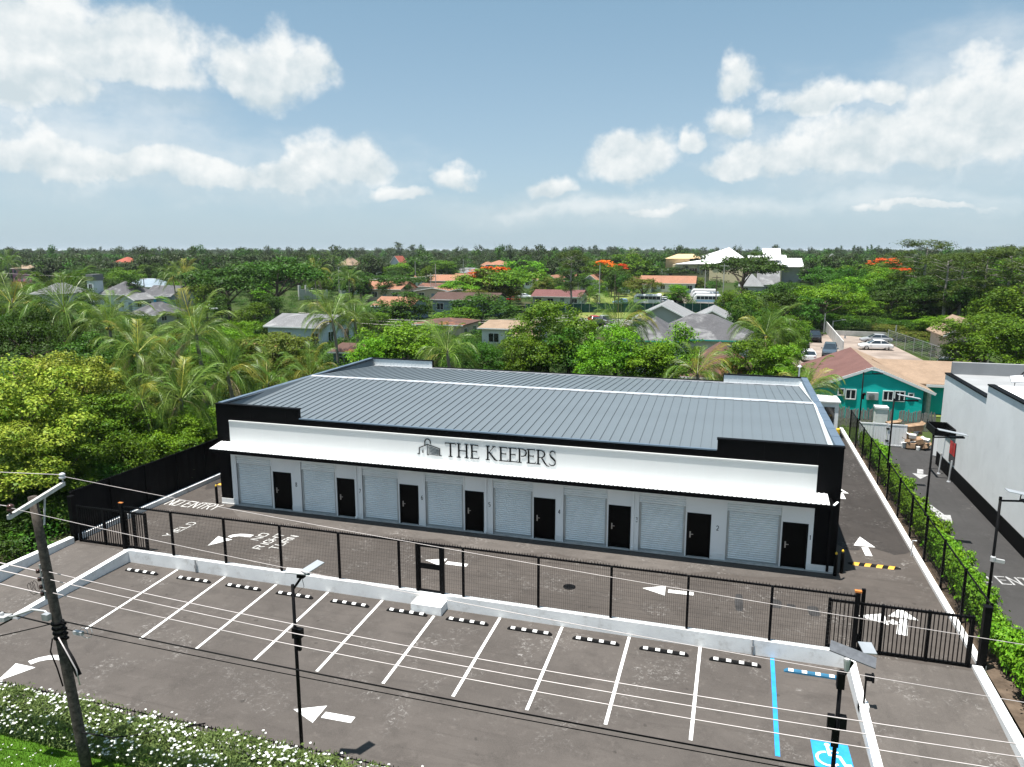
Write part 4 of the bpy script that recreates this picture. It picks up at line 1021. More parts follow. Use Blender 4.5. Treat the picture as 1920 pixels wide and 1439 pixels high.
# utility pole
PB, PTOP = Vector((-16.92, 14.3, -.55)), Vector((-17.62, 14.22, 7.55))
def onpole(z): t = (z - PB.z) / (PTOP.z - PB.z); return PB + (PTOP - PB) * t
up_ = thing('utility_pole', PB, 'leaning weathered wooden utility pole with crossarm at the left of the picture', 'utility pole')
m = MB(); m.tube([PB + (PTOP - PB) * (i / 8) for i in range(9)], .15, 14, .112); m.build('pole', 'pole_wood', up_, True)
A1, A2 = Vector((-18.02, 15.40, 7.52)), Vector((-17.13, 13.0, 7.47))
m = MB(); m.beam(A1 + Vector((.16, 0, 0)), A2 + Vector((.16, 0, 0)), .09, .11); m.build('crossarm', 'arm_wood', up_)
m = MB(); m.beam(A1 * .62 + A2 * .38 + Vector((.17, 0, -.02)), onpole(6.75) + Vector((.15, .05, 0)), .03, .04); m.build('brace', 'arm_wood', up_)
INS = [A1 + Vector((.16, -.02, .06)), A2 + Vector((.16, .08, .06))]
for i, q in enumerate(INS):
    m = MB(); m.lathe(q, [(.02, 0), (.02, .08), (.09, .1), (.09, .14), (.06, .17), (.08, .19), (.08, .23), (.03, .26)], 12); m.build('insulator', 'insulator' if i == 0 else 'insulator_brown', up_, True)
rack = [5.43, 5.20, 4.98, 4.78]
m = MB(); p = onpole(5.1); m.beam(onpole(4.62) + Vector((-.20, -.03, 0)), onpole(5.62) + Vector((-.19, -.03, 0)), .05, .04); m.build('rack', 'galvanised', up_)
for z in rack:
    q = onpole(z) + Vector((-.27, -.05, 0)); m = MB(); m.lathe(q - Vector((0, 0, .05)), [(.05, 0), (.06, .03), (.035, .05), (.06, .07), (.05, .1)], 10); m.build('spool_insulator', 'insulator_brown', up_, True)
# street light on its arm
q = onpole(4.1); E0 = Vector((-18.85, 14.05, 3.98))
m = MB(); m.tube([q + Vector((-.05, -.05, .05)), q + Vector((-.35, -.05, .16)), q + Vector((-.75, -.08, .16)), E0 + Vector((.25, 0, .08)), E0], .03, 8); m.build('lamp_arm', 'lamp_grey', up_, True)
m = MB(); m.obox(E0 + Vector((-.28, -.02, -.05)), (.34, .0, .05), (0, .13, 0), (0, 0, .06)); m.lathe(E0 + Vector((-.2, 0, .0)), [(.05, 0), (.05, .1), (.03, .12)], 8); m.build('street_light', 'lamp_grey', up_)
m = MB(); m.box(q.x - .2, q.x + .0, q.y - .28, q.y - .14, 4.12, 4.3); m.build('bracket', 'galvanised', up_)
# splice boxes, coils and loose cables on the pole
m = MB(); m.tube([onpole(3.35) + Vector((.17, -.1, 0)), onpole(3.1) + Vector((.5, -.2, -.05)), onpole(2.75) + Vector((.72, -.25, -.1))], .075, 8); m.build('splice_case', 'cable_black', up_, True)
m = MB(); m.tube([onpole(3.6) + Vector((.1, -.14, 0)), onpole(3.35) + Vector((.4, -.25, .0)), onpole(2.9) + Vector((.72, -.3, -.05)), onpole(2.5) + Vector((.75, -.3, -.1))], .018, 6); m.build('loose_cable', 'cable_grey', up_, True)
for k in range(4):
    zz = 3.95 - .14 * k; m = MB(); m.lathe(onpole(zz) - Vector((0, 0, .03)), [(.165, 0), (.17, .01), (.17, .05), (.165, .06)], 14); m.box(onpole(zz).x + .16, onpole(zz).x + .26, onpole(zz).y - .05, onpole(zz).y + .05, zz - .03, zz + .03); m.build('strap', 'black_metal', up_)
m = MB(); m.tube([onpole(3.5) + Vector((-.18, -.1, 0)), onpole(3.1) + Vector((-.32, -.12, 0)), onpole(2.6) + Vector((-.22, -.1, 0)), onpole(2.1) + Vector((-.12, -.12, 0))], .02, 6); m.build('loose_cable', 'cable_black', up_, True)
m = MB(); m.tube([onpole(.7) + Vector((.15, -.05, 0)), Vector((-16.2, 14.6, .42)), Vector((-15.2, 15.4, .28)), Vector((-14.3, 16.1, .25))], .02, 6); m.build('loose_cable', 'cable_black', up_, True)
rg = random.Random(3)
for k in range(3):
    c = onpole(4.9) + Vector((-.55 - .1 * k, -.05, -.05 * k)); m = MB(); m.tube([c + Vector((.16 * math.cos(t * .9), .03 * t, .2 * math.sin(t * .9))) for t in range(8)], .007, 4); m.build('coil', 'cable_black', up_)
q = onpole(4.15) + Vector((.75, -.05, -.2))
def wire(pts, r, mat, label, sag_n=24):
    """cable through measured points, parabola between attachments"""
    xs = np.array([p[0] for p in pts]); c = np.polyfit(xs, [p[2] for p in pts], 2 if len(pts) > 2 else 1); cy = np.polyfit(xs, [p[1] for p in pts], 1)
    X = np.linspace(xs.min(), xs.max(), sag_n)
    m = MB(); m.tube([(x, np.polyval(cy, x), np.polyval(c, x)) for x in X], r, 5, cap=False)
    return tag(m.build('overhead_wire', mat, None, True), label, 'wire')
w1 = INS[0] + Vector((0, 0, .2)); w2 = INS[1] + Vector((0, 0, .2))
def measured(pxs, Y): return [tuple(aty(a, b, Y)) for a, b in pxs]
wire([tuple(w1)] + measured([(640, 1000), (1200, 1093), (1612, 1155), (1920, 1205)], w1.y) + [(14, w1.y, 6.25)], 0.007, 'cable_grey', 'thin grey overhead wire from the far end of the crossarm, topmost across the yard')
wire([tuple(w2)] + measured([(573, 1079), (1406, 1226), (1920, 1318)], 13.0) + [(14, 13.0, 6.6)], 0.007, 'cable_grey', 'thin grey overhead wire from the near end of the crossarm, crossing the mesh fence')
sec = [([(74, 1069), (640, 1187), (1200, 1289), (1920, 1397)], 'upper'), ([(74, 1083), (640, 1204), (1200, 1310), (1920, 1421)], 'middle'), ([(78, 1108), (640, 1226), (1200, 1332), (1838, 1439)], 'lower')]
for pts, nm in sec:
    ms = measured(pts, 14.2); wire(ms + [(13, 14.2, ms[-1][2] + .35)], 0.0115, 'cable_grey', '%s of the three pale pink service wires across the parking bays' % nm)
ms = measured([(110, 1160), (560, 1257), (1240, 1385)], 14.3); wire([tuple(onpole(4.02))] + ms[1:] + [(13, 14.3, 4.0)], 0.02, 'cable_black', 'thick black communication cable below the pale service wires')
ms = measured([(130, 1178), (560, 1268), (1240, 1395)], 14.35); wire([tuple(onpole(3.78))] + ms[1:] + [(13, 14.35, 3.85)], 0.012, 'cable_black', 'thinner black communication cable just under the thick one')
wire([tuple(w1 + Vector((0, .0, 0))), (-32, 13.6, 7.6)], .011, 'cable_grey', 'grey overhead wire leaving the crossarm to the left edge, upper')
wire([tuple(w2), (-32, 13.0, 7.9)], .010, 'cable_grey', 'grey overhead wire leaving the near crossarm end to the left')
for z, nm in ((rack[0], 'topmost'), (rack[1], 'second'), (rack[3], 'lowest')):
    wire([tuple(onpole(z) + Vector((-.27, -.05, 0))), (-32, 14.4, z + .55)], .019, 'cable_grey', '%s pale service wire running left from the pole rack' % nm)
wire([tuple(onpole(3.95)), (-23, 13.6, 2.4), (-32, 12.4, 1.2)], .016, 'cable_black', 'black cable falling away to the left from the pole')
wire([tuple(onpole(3.85)), (-32, 14.6, 4.3)], .022, 'cable_black', 'black communication cable leaving the pole level to the left')
m = MB(); c0 = aty(140, 1185, 14.3)
m.box(c0.x - .02, c0.x + .28, c0.y - .05, c0.y + .05, c0.z - .06, c0.z + .04); m.tube([c0 + Vector((.3 + .17 * math.cos(t), .02 * t, -.02 + .17 * math.sin(t))) for t in [i * .7 for i in range(12)]], .01, 5); tag(m.build('splice_box', 'lamp_grey'), 'small white splice box with a cable loop hanging right of the pole', 'splice box')

# ================================================================== vegetation kit
NR = np.random.default_rng(11)
def unit(v): return v / np.maximum(np.linalg.norm(v, axis=1, keepdims=True), 1e-9)
def leaves_mesh(name, c, nrm, size, aspect, mat, tint, fold=.0):
    """one diamond leaf per centre"""
    n = len(c); nrm = unit(nrm); t = unit(np.cross(nrm, NR.normal(size=(n, 3)))); b = np.cross(nrm, t)
    sz = (size * NR.uniform(.65, 1.25, n))[:, None]
    v = np.empty((n, 4, 3)); v[:, 0] = c - t * sz * .5; v[:, 1] = c + b * sz * .5 * aspect + nrm * sz * fold; v[:, 2] = c + t * sz * .5; v[:, 3] = c - b * sz * .5 * aspect + nrm * sz * fold
    return quads_mesh(name, v, mat, tint)
def quads_mesh(name, v, mat, tint):
    n = len(v); me = bpy.data.meshes.new(name)
    me.vertices.add(n * 4); me.vertices.foreach_set('co', v.reshape(-1).astype(np.float32))
    me.loops.add(n * 4); me.loops.foreach_set('vertex_index', np.arange(n * 4, dtype=np.int32))
    me.polygons.add(n); me.polygons.foreach_set('loop_start', np.arange(0, n * 4, 4, dtype=np.int32))
    try: me.polygons.foreach_set('loop_total', np.full(n, 4, np.int32))
    except Exception: pass
    at = me.attributes.new('tint', 'FLOAT', 'POINT'); at.data.foreach_set('value', np.repeat(tint, 4).astype(np.float32))
    me.materials.append(MATS[mat]); me.update(calc_edges=True); return me
def sphere_dirs(n): return unit(NR.normal(size=(n, 3)))
def lobes_crown(lobes, nleaf, size, sprig_r, per=14, up=.6, aspect=.55, flat=1.0, low=-.55):
    """leaves in sprigs over the skins of overlapping lobes (x, y, z, rx, rz)"""
    lb = np.array(lobes, float); area = lb[:, 3] * (lb[:, 3] + lb[:, 4]); nsp = max(8, nleaf // per)
    idx = NR.choice(len(lb), nsp, p=area / area.sum()); d = sphere_dirs(nsp)
    d[:, 2] = np.where(d[:, 2] < low, -d[:, 2], d[:, 2]); d = unit(d)
    rad = 1 - .42 * NR.random(nsp) ** 2.0
    sc3 = np.stack([lb[idx, 3], lb[idx, 3], lb[idx, 4]], 1)
    pc = lb[idx, :3] + d * sc3 * rad[:, None]
    # drop sprigs deep inside another lobe
    keep = np.ones(nsp, bool)
    for l in lb:
        q = (pc - l[:3]) / np.array([l[3], l[3], l[4]]); keep &= ~((q ** 2).sum(1) < .40)
    pc, d = pc[keep], d[keep]; n = len(pc)
    k = NR.integers(max(3, per // 2), per + per // 2, n); rep = np.repeat(np.arange(n), k); m_ = len(rep)
    off = NR.normal(size=(m_, 3)) * sprig_r * np.array([1, 1, .6 * flat])
    c = pc[rep] + off
    nrm = d[rep] * .55 + unit(off) * .35 + NR.normal(size=(m_, 3)) * .45 + np.array([0, 0, up])
    tint = np.clip(np.repeat(NR.normal(.5, .28, n), k) + NR.normal(0, .17, m_), 0, .92)
    tint = np.where(NR.random(m_) < .012, .99, tint)
    return c, nrm, tint
def make_lobes(shape, rg):
    L_ = []
    if shape == 'round':       # 7 m tree, crown 3.4 m
        for i in range(34):
            z = rg.uniform(2.1, 6.0); a = rg.uniform(0, 6.28); rm = 2.75 * math.sqrt(max(.05, 1 - ((z - 3.7) / 2.75) ** 2)); r = rm * rg.uniform(.55, 1.0)
            L_.append((r * math.cos(a), r * math.sin(a), z, rg.uniform(.55, 1.0), rg.uniform(.42, .68)))
        L_.append((0, 0, 4.0, 1.6, 1.5)); L_.append((.2, .1, 6.0, .9, .6))
    elif shape == 'tall':
        for i in range(26):
            a = rg.uniform(0, 6.28); z = rg.uniform(2.0, 6.8); r = rg.uniform(.3, 1.7) * (1.15 - abs(z - 4) / 6)
            L_.append((r * math.cos(a), r * math.sin(a), z, rg.uniform(.45, .8), rg.uniform(.38, .6)))
        L_.append((0, 0, 4.2, 1.3, 2.2))
    elif shape == 'wide':      # umbrella crown in tiers
        for i in range(24):
            a = rg.uniform(0, 6.28); r = math.sqrt(rg.uniform(0.02, 1)) * 4.3; z = 6.0 - r * r * .085 + rg.uniform(-.9, .5)
            L_.append((r * math.cos(a), r * math.sin(a), z, rg.uniform(.9, 1.6), rg.uniform(.35, .6)))
    elif shape == 'bush':
        for i in range(22):
            a = rg.uniform(0, 6.28); r = rg.uniform(.3, 2.1); z = rg.uniform(.5, 2.7)
            L_.append((r * math.cos(a), r * math.sin(a), z, rg.uniform(.5, .9), rg.uniform(.4, .65)))
        L_.append((0, 0, 1.3, 1.8, 1.4))
    return L_
def trunk_mesh(name, shape, lobes, rg, mat='bark'):
    m = MB(); top = dict(round=3.6, tall=5.0, wide=4.0, bush=.9)[shape]; r0 = dict(round=.2, tall=.16, wide=.24, bush=.07)[shape]
    bx, by = rg.uniform(-.3, .3), rg.uniform(-.3, .3)
    fork = .45 if shape != 'wide' else .5
    sp = [Vector((bx * t * t, by * t * t, top * t - .15 * (1 - t))) for t in (0, .15, .35, .6, .8, 1)]
    m.tube(sp, r0, 8, r0 * .45)
    for l in rg.sample(lobes, min(len(lobes), 9)):
        t = rg.uniform(fork, .95); a = Vector((bx * t * t, by * t * t, top * t)); b = Vector(l[:3]); mid = (a + b) / 2 + Vector((rg.uniform(-.3, .3), rg.uniform(-.3, .3), rg.uniform(-.1, .35)))
        m.tube([a, (a + mid) / 2 + Vector((0, 0, .05)), mid, (mid + b) / 2, b], r0 * .4, 5, r0 * .1)
    return m.mesh(name, mat, None, True)
TREE = {}
def tree_kit(key, shape, nleaf, size, sprig, per, seed, **kw):
    rg = random.Random(seed); lb = make_lobes(shape, rg); c, nr, ti = lobes_crown(lb, nleaf, size, sprig, per, **kw)
    TREE[key] = (leaves_mesh('crown', c, nr, size, kw.get('aspect', .55), 'leaf_mid', ti, .08), trunk_mesh('trunk', shape, lb, rg))
for i in range(3): tree_kit('round_n%d' % i, 'round', 20000, .17, .17, 16, 20 + i)
for i in range(2): tree_kit('bush_n%d' % i, 'bush', 9000, .16, .2, 16, 40 + i)
tree_kit('tall_n0', 'tall', 9000, .19, .2, 14, 50)
tree_kit('tall_n1', 'tall', 9000, .19, .2, 14, 51)
for i in range(3): tree_kit('round_m%d' % i, 'round', 8000, .27, .22, 12, 60 + i)
for i in range(2): tree_kit('wide_m%d' % i, 'wide', 9500, .30, .34, 14, 70 + i, flat=.7)
tree_kit('wide_n0', 'wide', 15000, .2, .25, 16, 75, flat=.6)
tree_kit('bush_m0', 'bush', 3000, .28, .25, 12, 80)
tree_kit('bush_m1', 'bush', 3000, .28, .25, 12, 81)
tree_kit('tall_m0', 'tall', 3600, .3, .26, 12, 85)
# pine: bare trunk, plates of needles at the branch ends
def pine_kit(key, seed, n, size):
    rg = random.Random(seed); m = MB(); H_ = 12.0
    m.tube([(0, 0, -.2), (.1, 0, 3), (-.05, .1, 6), (.1, 0, 9), (0, .05, 11)], .2, 7, .05); lb = []
    for i in range(26):
        z = rg.uniform(3.6, 11.4); a = rg.uniform(0, 6.28); r = rg.uniform(.5, 1) * (3.6 - abs(z - 8.6) * .55) * (1 if z > 6 else .55)
        if z < 6 and rg.random() < .5: continue
        q = Vector((r * math.cos(a), r * math.sin(a), z + rg.uniform(-.2, .5))); m.tube([(0, 0, z - .5), (q.x * .5, q.y * .5, z - .1), q], .05, 4, .02)
        lb.append((q.x, q.y, q.z, rg.uniform(.6, 1.05), rg.uniform(.3, .5)))
    lb.append((0, 0, 11.3, 1.2, .8))
    c, nr, ti = lobes_crown(lb, n, size, .22, 14, up=.5, aspect=.22)
    TREE[key] = (leaves_mesh('crown', c, nr, size, .22, 'leaf_pine', ti), m.mesh('trunk', 'bark_pale', None, True))
pine_kit('pine_m0', 5, 6000, .34); pine_kit('pine_m1', 6, 6000, .34)
# casuarina: thin feathery spires
def casu_kit(key, seed, n, size):
    rg = random.Random(seed); m = MB(); m.tube([(0, 0, 0), (.1, 0, 4), (0, .1, 9)], .14, 5, .03); lb = []
    for i in range(26):
        z = rg.uniform(1.5, 10.5); a = rg.uniform(0, 6.28); r = rg.uniform(.2, 1) * (1.9 - z * .15)
        lb.append((r * math.cos(a), r * math.sin(a), z, rg.uniform(.25, .5), rg.uniform(.5, .9)))
    c, nr, ti = lobes_crown(lb, n, size, .2, 8, up=.1, aspect=.2)
    TREE[key] = (leaves_mesh('crown', c, nr, size, .2, 'leaf_grey', ti), m.mesh('trunk', 'bark', None, True))
casu_kit('casu_m0', 8, 2200, .5); casu_kit('casu_m1', 9, 2200, .5)
# flame tree blossom that rides on a wide crown
def bloom_mesh(seed, n):
    rg = random.Random(seed); c = []
    for i in range(18):
        a = rg.uniform(-2.4, 1.0); r = rg.uniform(1.2, 4.2); c.append((r * math.cos(a), r * math.sin(a), 6.75 - r * r * .085 + rg.uniform(-.2, .3), rg.uniform(.5, 1.1), .28))
    q, nr, ti = lobes_crown(c, n, .3, .2, 12, up=.8, flat=.5); return leaves_mesh('blossom', q, nr, .3, .7, 'bloom_orange', ti)
BLOOM = bloom_mesh(4, 1300)

def setmat(o, mat):
    o.material_slots[0].link = 'OBJECT'; o.material_slots[0].material = MATS[mat]
_tr = random.Random(99)
ONES = ['first', 'second', 'third', 'fourth', 'fifth', 'sixth', 'seventh', 'eighth', 'ninth', 'tenth', 'eleventh', 'twelfth', 'thirteenth', 'fourteenth', 'fifteenth', 'sixteenth', 'seventeenth', 'eighteenth', 'nineteenth']
def ordinal(i): return ONES[i] if i < 19 else 'twentieth' if i == 19 else 'twenty ' + ONES[i - 20] if i < 29 else 'thirtieth' if i == 29 else 'thirty ' + ONES[i - 30]
def plant_tree(key, loc, sx, sz, mat, label, cat='tree', group=None, name='leafy_tree', bark=None, bloom=False):
    t = thing(name, loc, label, cat, group, _tr.uniform(0, 6.28)); t.scale = (sx, sx, sz)
    c = link('crown', TREE[key][0], t); setmat(c, mat)
    k = link('trunk', TREE[key][1], t)
    if bark: setmat(k, bark)
    if bloom: link('blossom', BLOOM, t)
    return t
HT = dict(round=6.7, tall=7.4, wide=6.7, bush=3.3, pine=12.2, casu=11.2); RD = dict(round=3.4, tall=2.1, wide=5.2, bush=2.7, pine=3.8, casu=2.0)
def tree_px(px, top, D, r, key, mat, label, name='leafy_tree', cat='tree', group=None, **kw):
    p = spot(px, D); h = max(height_at(top, D), 1.5); sh = key.split('_')[0]
    return plant_tree(key, (p.x, p.y, -.05 if p.y > 26.2 else -.55), r / RD[sh], h / HT[sh], mat, label, cat, group, name, **kw)

# palms: arching fronds with hanging leaflets, each frond a part
def frond_mesh(name, Lf, rise, droop, nl, rg, mat, wind=.12, hang=.55):
    v = []; tint = []
    P_ = []
    for i in range(15):
        t = i / 14; P_.append(Vector((Lf * (t - .16 * t * t), wind * Lf * t * t, Lf * (rise * t - droop * t * t * t))))
    for i in range(14):                                         # rachis
        a, b = P_[i], P_[i + 1]; wd = .035 * (1 - i / 15) + .006
        v.append([a + Vector((0, -wd, .01)), b + Vector((0, -wd * .8, .01)), b + Vector((0, wd * .8, .022)), a + Vector((0, wd, .022))]); tint.append(.0)
    for k in range(nl):
        t = .14 + .86 * (k + .5) / nl; f = t * 14; i = min(int(f), 13); p = P_[i].lerp(P_[i + 1], f - i); d = (P_[i + 1] - P_[i]).normalized()
        ll = Lf * .30 * (math.sin(math.pi * min(1, .12 + t * .93)) ** .6) * rg.uniform(.8, 1.1)
        for s in (-1, 1):
            if rg.random() < .07: continue
            side = Vector((0, s, 0)); side = (side - d * side.dot(d)).normalized(); hang_ = hang; hang = hang_ + rg.uniform(-.22, .22)
            q = p + (side * (.62 - .22 * hang) + d * .55 + Vector((0, 0, .1 - .15 * hang))) * ll * .5
            e = p + (side * (.66 - .5 * hang) + d * .85 + Vector((0, .25 * wind, -hang))) * ll
            w_ = .024 + .012 * rg.random()
            v.append([p - d * w_ * .5, q - d * w_, e, q + d * w_]); tint.append(min(.95, max(0, rg.gauss(.42, .34)))); hang = hang_
    return quads_mesh(name, np.array([[tuple(x) for x in q] for q in v]), mat, np.array(tint))
rg = random.Random(12)
FR = [frond_mesh('frond', 3.5, 1.15, .55, 34, rg, 'leaf_palm', .03, .2), frond_mesh('frond', 3.9, .95, .75, 36, rg, 'leaf_palm', .08, .35), frond_mesh('frond', 4.1, .62, .80, 36, rg, 'leaf_palm', .12, .5),
      frond_mesh('frond', 4.0, .30, .75, 36, rg, 'leaf_palm', .10, .65), frond_mesh('frond', 3.7, .0, .70, 34, rg, 'leaf_palm', .05, .85), frond_mesh('frond', 2.9, -.35, .75, 26, rg, 'leaf_palm_dry', .05, .9)]
NUT = MB().lathe((0, 0, -.14), [(.03, 0), (.12, .06), (.14, .16), (.1, .26), (.03, .3)], 8).mesh('coconut', 'leaf_palm_gold', None, True)
PALMTR = []
for k in range(3):
    r_ = random.Random(30 + k); m = MB(); bx = r_.uniform(-.5, .5); n = 18
    m.tube([(bx * (i / n) ** 2, .3 * bx * (i / n), i / n) for i in range(n + 1)], lambda t: .17 - .05 * t + (.09 * math.exp(-t * 14)) + .006 * math.sin(t * 120), 9); PALMTR.append((m.mesh('trunk', 'palm_bark', None, True), bx))
def palm_px(px, crown, D, size, mat, label, seed, nf=24, wind=None, dry=2, group='coconut palms'):
    nf += 7; rg = random.Random(seed); p = spot(px, D); h = max(1.6, height_at(crown, D)); base = -.05
    t = thing('coconut_palm', (p.x, p.y, base), label, 'palm', group); me, bx = PALMTR[seed % 3]
    k = link('trunk', me, t); k.scale = (1, 1, h - base); top = Vector((bx, .3 * bx, h - base))
    n0 = nf - dry
    for i in range(nf):
        lvl = i / max(1, n0 - 1)
        fi = 5 if i >= n0 else 0 if lvl < .2 else 1 if lvl < .42 else 2 if lvl < .68 else 3 if lvl < .86 else 4
        o = link('frond', FR[fi], t); o.location = top + Vector((0, 0, rg.uniform(-.06, .1) - .12 * lvl))
        a = i * 2.399963 + rg.uniform(-.25, .25)
        if wind is not None and lvl > .12: a = a + .45 * math.sin(wind - a)      # the trade wind sweeps the fronds one way
        s = size * rg.uniform(.95, 1.25); o.rotation_euler = (rg.uniform(-.25, .25), rg.uniform(-.12, .12) - (.3 if lvl < .12 else .1 if lvl < .3 else 0), a); o.scale = (s, s * rg.choice((-1, 1)), s)
        if fi != 5: setmat(o, ('leaf_palm_gold' if rg.random() < .42 else 'leaf_palm_pale') if mat == 'leaf_palm_gold' else mat if rg.random() < .94 else 'leaf_palm_gold')
    for i in range(rg.choice((0, 3, 5))):
        o = link('coconut', NUT, t); a = rg.uniform(0, 6.28); o.location = top + Vector((.26 * math.cos(a), .26 * math.sin(a), -.18 - .1 * rg.random()))
    return t

# ================================================================== hedges, lawn, shrubs in the foreground
def box_leaves(x0, x1, y0, y1, z0, z1, n, size, lump, mat, name, up=.5, aspect=.35):
    """leaves over the lumpy skin of a clipped or bushy row"""
    x = NR.uniform(x0, x1, n); u = NR.random(n); yy = NR.uniform(y0, y1, n); ym, hw = (y0 + y1) / 2, (y1 - y0) / 2
    bump_ = lump * (np.sin(x * 2.3) * .5 + np.sin(x * 5.1 + 1.3) * .3 + np.sin(x * .9 + yy * 2) * .5)
    top = z1 + bump_ - ((np.abs(yy - ym) / hw) ** 3) * (z1 - z0) * .45
    z = np.where(u < .55, top - np.abs(NR.normal(0, .07, n)), z0 + (top - z0) * NR.random(n))
    side = u >= .55; yy = np.where(side, np.where(NR.random(n) < .75, y0 + np.abs(NR.normal(0, .1, n)), y1 - np.abs(NR.normal(0, .1, n))), yy)
    c = np.stack([x, yy, z], 1); nr = np.stack([NR.normal(0, .6, n), np.where(side, -1.0, 0) + NR.normal(0, .6, n), np.full(n, up) + NR.normal(0, .4, n)], 1)
    return c, nr
hd = thing('flowering_hedge', (-15, 15.4, -.55), 'dense oleander hedge full of small white flowers along the front lawn', 'hedge')
c, nr = box_leaves(-30, -7.0, 14.75, 16.0, -.5, .40, 42000, .15, .12, 'leaf_hedge', 'f')
me = leaves_mesh('foliage', c - np.array([-15, 15.4, -.55]), nr, .15, .26, 'leaf_hedge', np.clip(NR.normal(.45, .25, len(c)), 0, .92)); tag(link('foliage', me, hd), kind='stuff')
cf, nf = box_leaves(-30, -7.0, 14.7, 16.05, -.35, .46, 2900, .1, .12, '', '', .9)
kp_ = NR.random(len(cf)) < np.clip(.55 + .5 * np.sin(cf[:, 0] * 1.7 + 3 * np.sin(cf[:, 1] * 2.1)) + .35 * np.sin(cf[:, 0] * 4.3 + 1), .12, 1); cf = cf[kp_]
cs, ns = [], []
for i in range(5):
    a = i * 2 * math.pi / 5; cs.append(cf + np.stack([.022 * np.cos(a) * np.ones(len(cf)), .022 * np.sin(a) * np.ones(len(cf)), .01 * np.ones(len(cf))], 1)); ns.append(np.array([.3 * math.cos(a), .3 * math.sin(a) - .3, .9]) + NR.normal(0, .25, cf.shape))
me = leaves_mesh('blossoms', np.concatenate(cs) - np.array([-15, 15.4, -.55]), np.concatenate(ns), .05, .8, 'petal_white', NR.random(5 * len(cf)) * .9); tag(link('blossoms', me, hd), kind='stuff')
m = MB()
for i in range(110):
    x = -30 + i * .21; m.tube([(x, 15.4 + .4 * math.sin(i * 2.1), -.6), (x + .12 * math.sin(i), 15.4 + .6 * math.sin(i * 2.1), .25)], .014, 4)
tag(m.build('stems', 'twig', hd, fix=False), kind='stuff')
# fallen petals and grass on the lawn
n = 170; c = np.stack([NR.uniform(-24, -8, n), 14.55 - np.abs(NR.normal(0, .55, n)), np.full(n, -.515)], 1)
tag(link('fallen_petals', leaves_mesh('fallen_petals', c, NR.normal(0, .2, (n, 3)) + np.array([0, 0, 1]), .06, .8, 'petal_white', NR.random(n) * .9)), 'white petals scattered on the lawn below the hedge', 'petals', None, 'stuff')
n = 26000; x = NR.uniform(-24, -10, n); y = NR.uniform(11.5, 14.9, n); hgt = NR.uniform(.05, .10, n); a = NR.uniform(0, 6.28, n); w_ = .008; lean = NR.normal(0, .03, (n, 2))
v = np.empty((n, 4, 3)); dx, dy = np.cos(a) * w_, np.sin(a) * w_
for k, (s, f) in enumerate(((-1, 0), (1, 0), (.3, 1), (-.3, 1))): v[:, k] = np.stack([x + s * dx + lean[:, 0] * f, y + s * dy + lean[:, 1] * f, -.54 + hgt * f], 1)
tag(link('grass', quads_mesh('grass', v, 'grass_blade', NR.random(n) * .9)), 'short bright green lawn grass at the lower left corner', 'grass', None, 'stuff')
# low picket fence and kerb behind the hedge
lf = thing('low_picket_fence', (-15, 16.12, -.5), 'low black picket fence behind the flowering hedge', 'fence')
m = MB(); m.box(-30, -6, 16.1, 16.13, .10, .13); m.build('rail', 'black_metal', lf)
m = MB(); m.box(-30, -6, 16.1, 16.13, -.34, -.30); m.build('rail', 'black_metal', lf)
pk = MB().box(-.008, .008, -.008, .008, 0, .72).mesh('picket', 'black_metal')
for i in range(150):
    x = -28.5 + i * .14; o = link('picket', pk, lf); o.location = Vector((x, 16.085, -.5)) - lf.location
m = MB(); m.box(-45, 3.5, 16.16, 16.30, -.56, -.40); tag(m.build('kerb', 'white_wall'), 'narrow white kerb between the flowering hedge and the lot', 'kerb')
# clipped shrubs along the side driveway
def shrub_mesh(seed):
    rg = random.Random(seed); lb = [(0, 0, .45, .5, .5)]
    for i in range(8):
        a = rg.uniform(0, 6.28); r = rg.uniform(.2, .6); lb.append((r * math.cos(a) * .75, r * math.sin(a) * 1.5, rg.uniform(.25, .85), rg.uniform(.25, .4), rg.uniform(.22, .36)))
    c, nr, ti = lobes_crown(lb, 3000, .13, .1, 12, up=.5, aspect=.6); return leaves_mesh('foliage', c, nr, .13, .6, 'leaf_boxhedge', ti, .08)
SHR = [shrub_mesh(90 + i) for i in range(3)]
STM = MB().tube([(0, 0, -.05), (.05, 0, .3), (.0, .1, .7)], .02, 5).tube([(0, 0, -.05), (-.05, .1, .3), (-.1, -.1, .65)], .018, 5).mesh('stem', 'twig')
rg = random.Random(7); ys = [19.6 + 1.15 * i for i in range(34)]
for i, y in enumerate(ys):
    near = y < 26.4
    t = thing('driveway_shrub', (9.66 + rg.uniform(-.06, .06) + (.2 if near else 0), y, -.03), '%s glossy green shrub from the near end of the row by the side fence' % ordinal(i), 'shrub', 'shrubs in the row along the side fence', rg.uniform(-.3, .3))
    s = rg.uniform(.95, 1.25) * (1.15 if near else 1) * (.9 if y > 45 else 1); t.scale = (s * .8, s, s * rg.uniform(.95, 1.25)); link('foliage', SHR[i % 3], t); link('stem', STM, t)

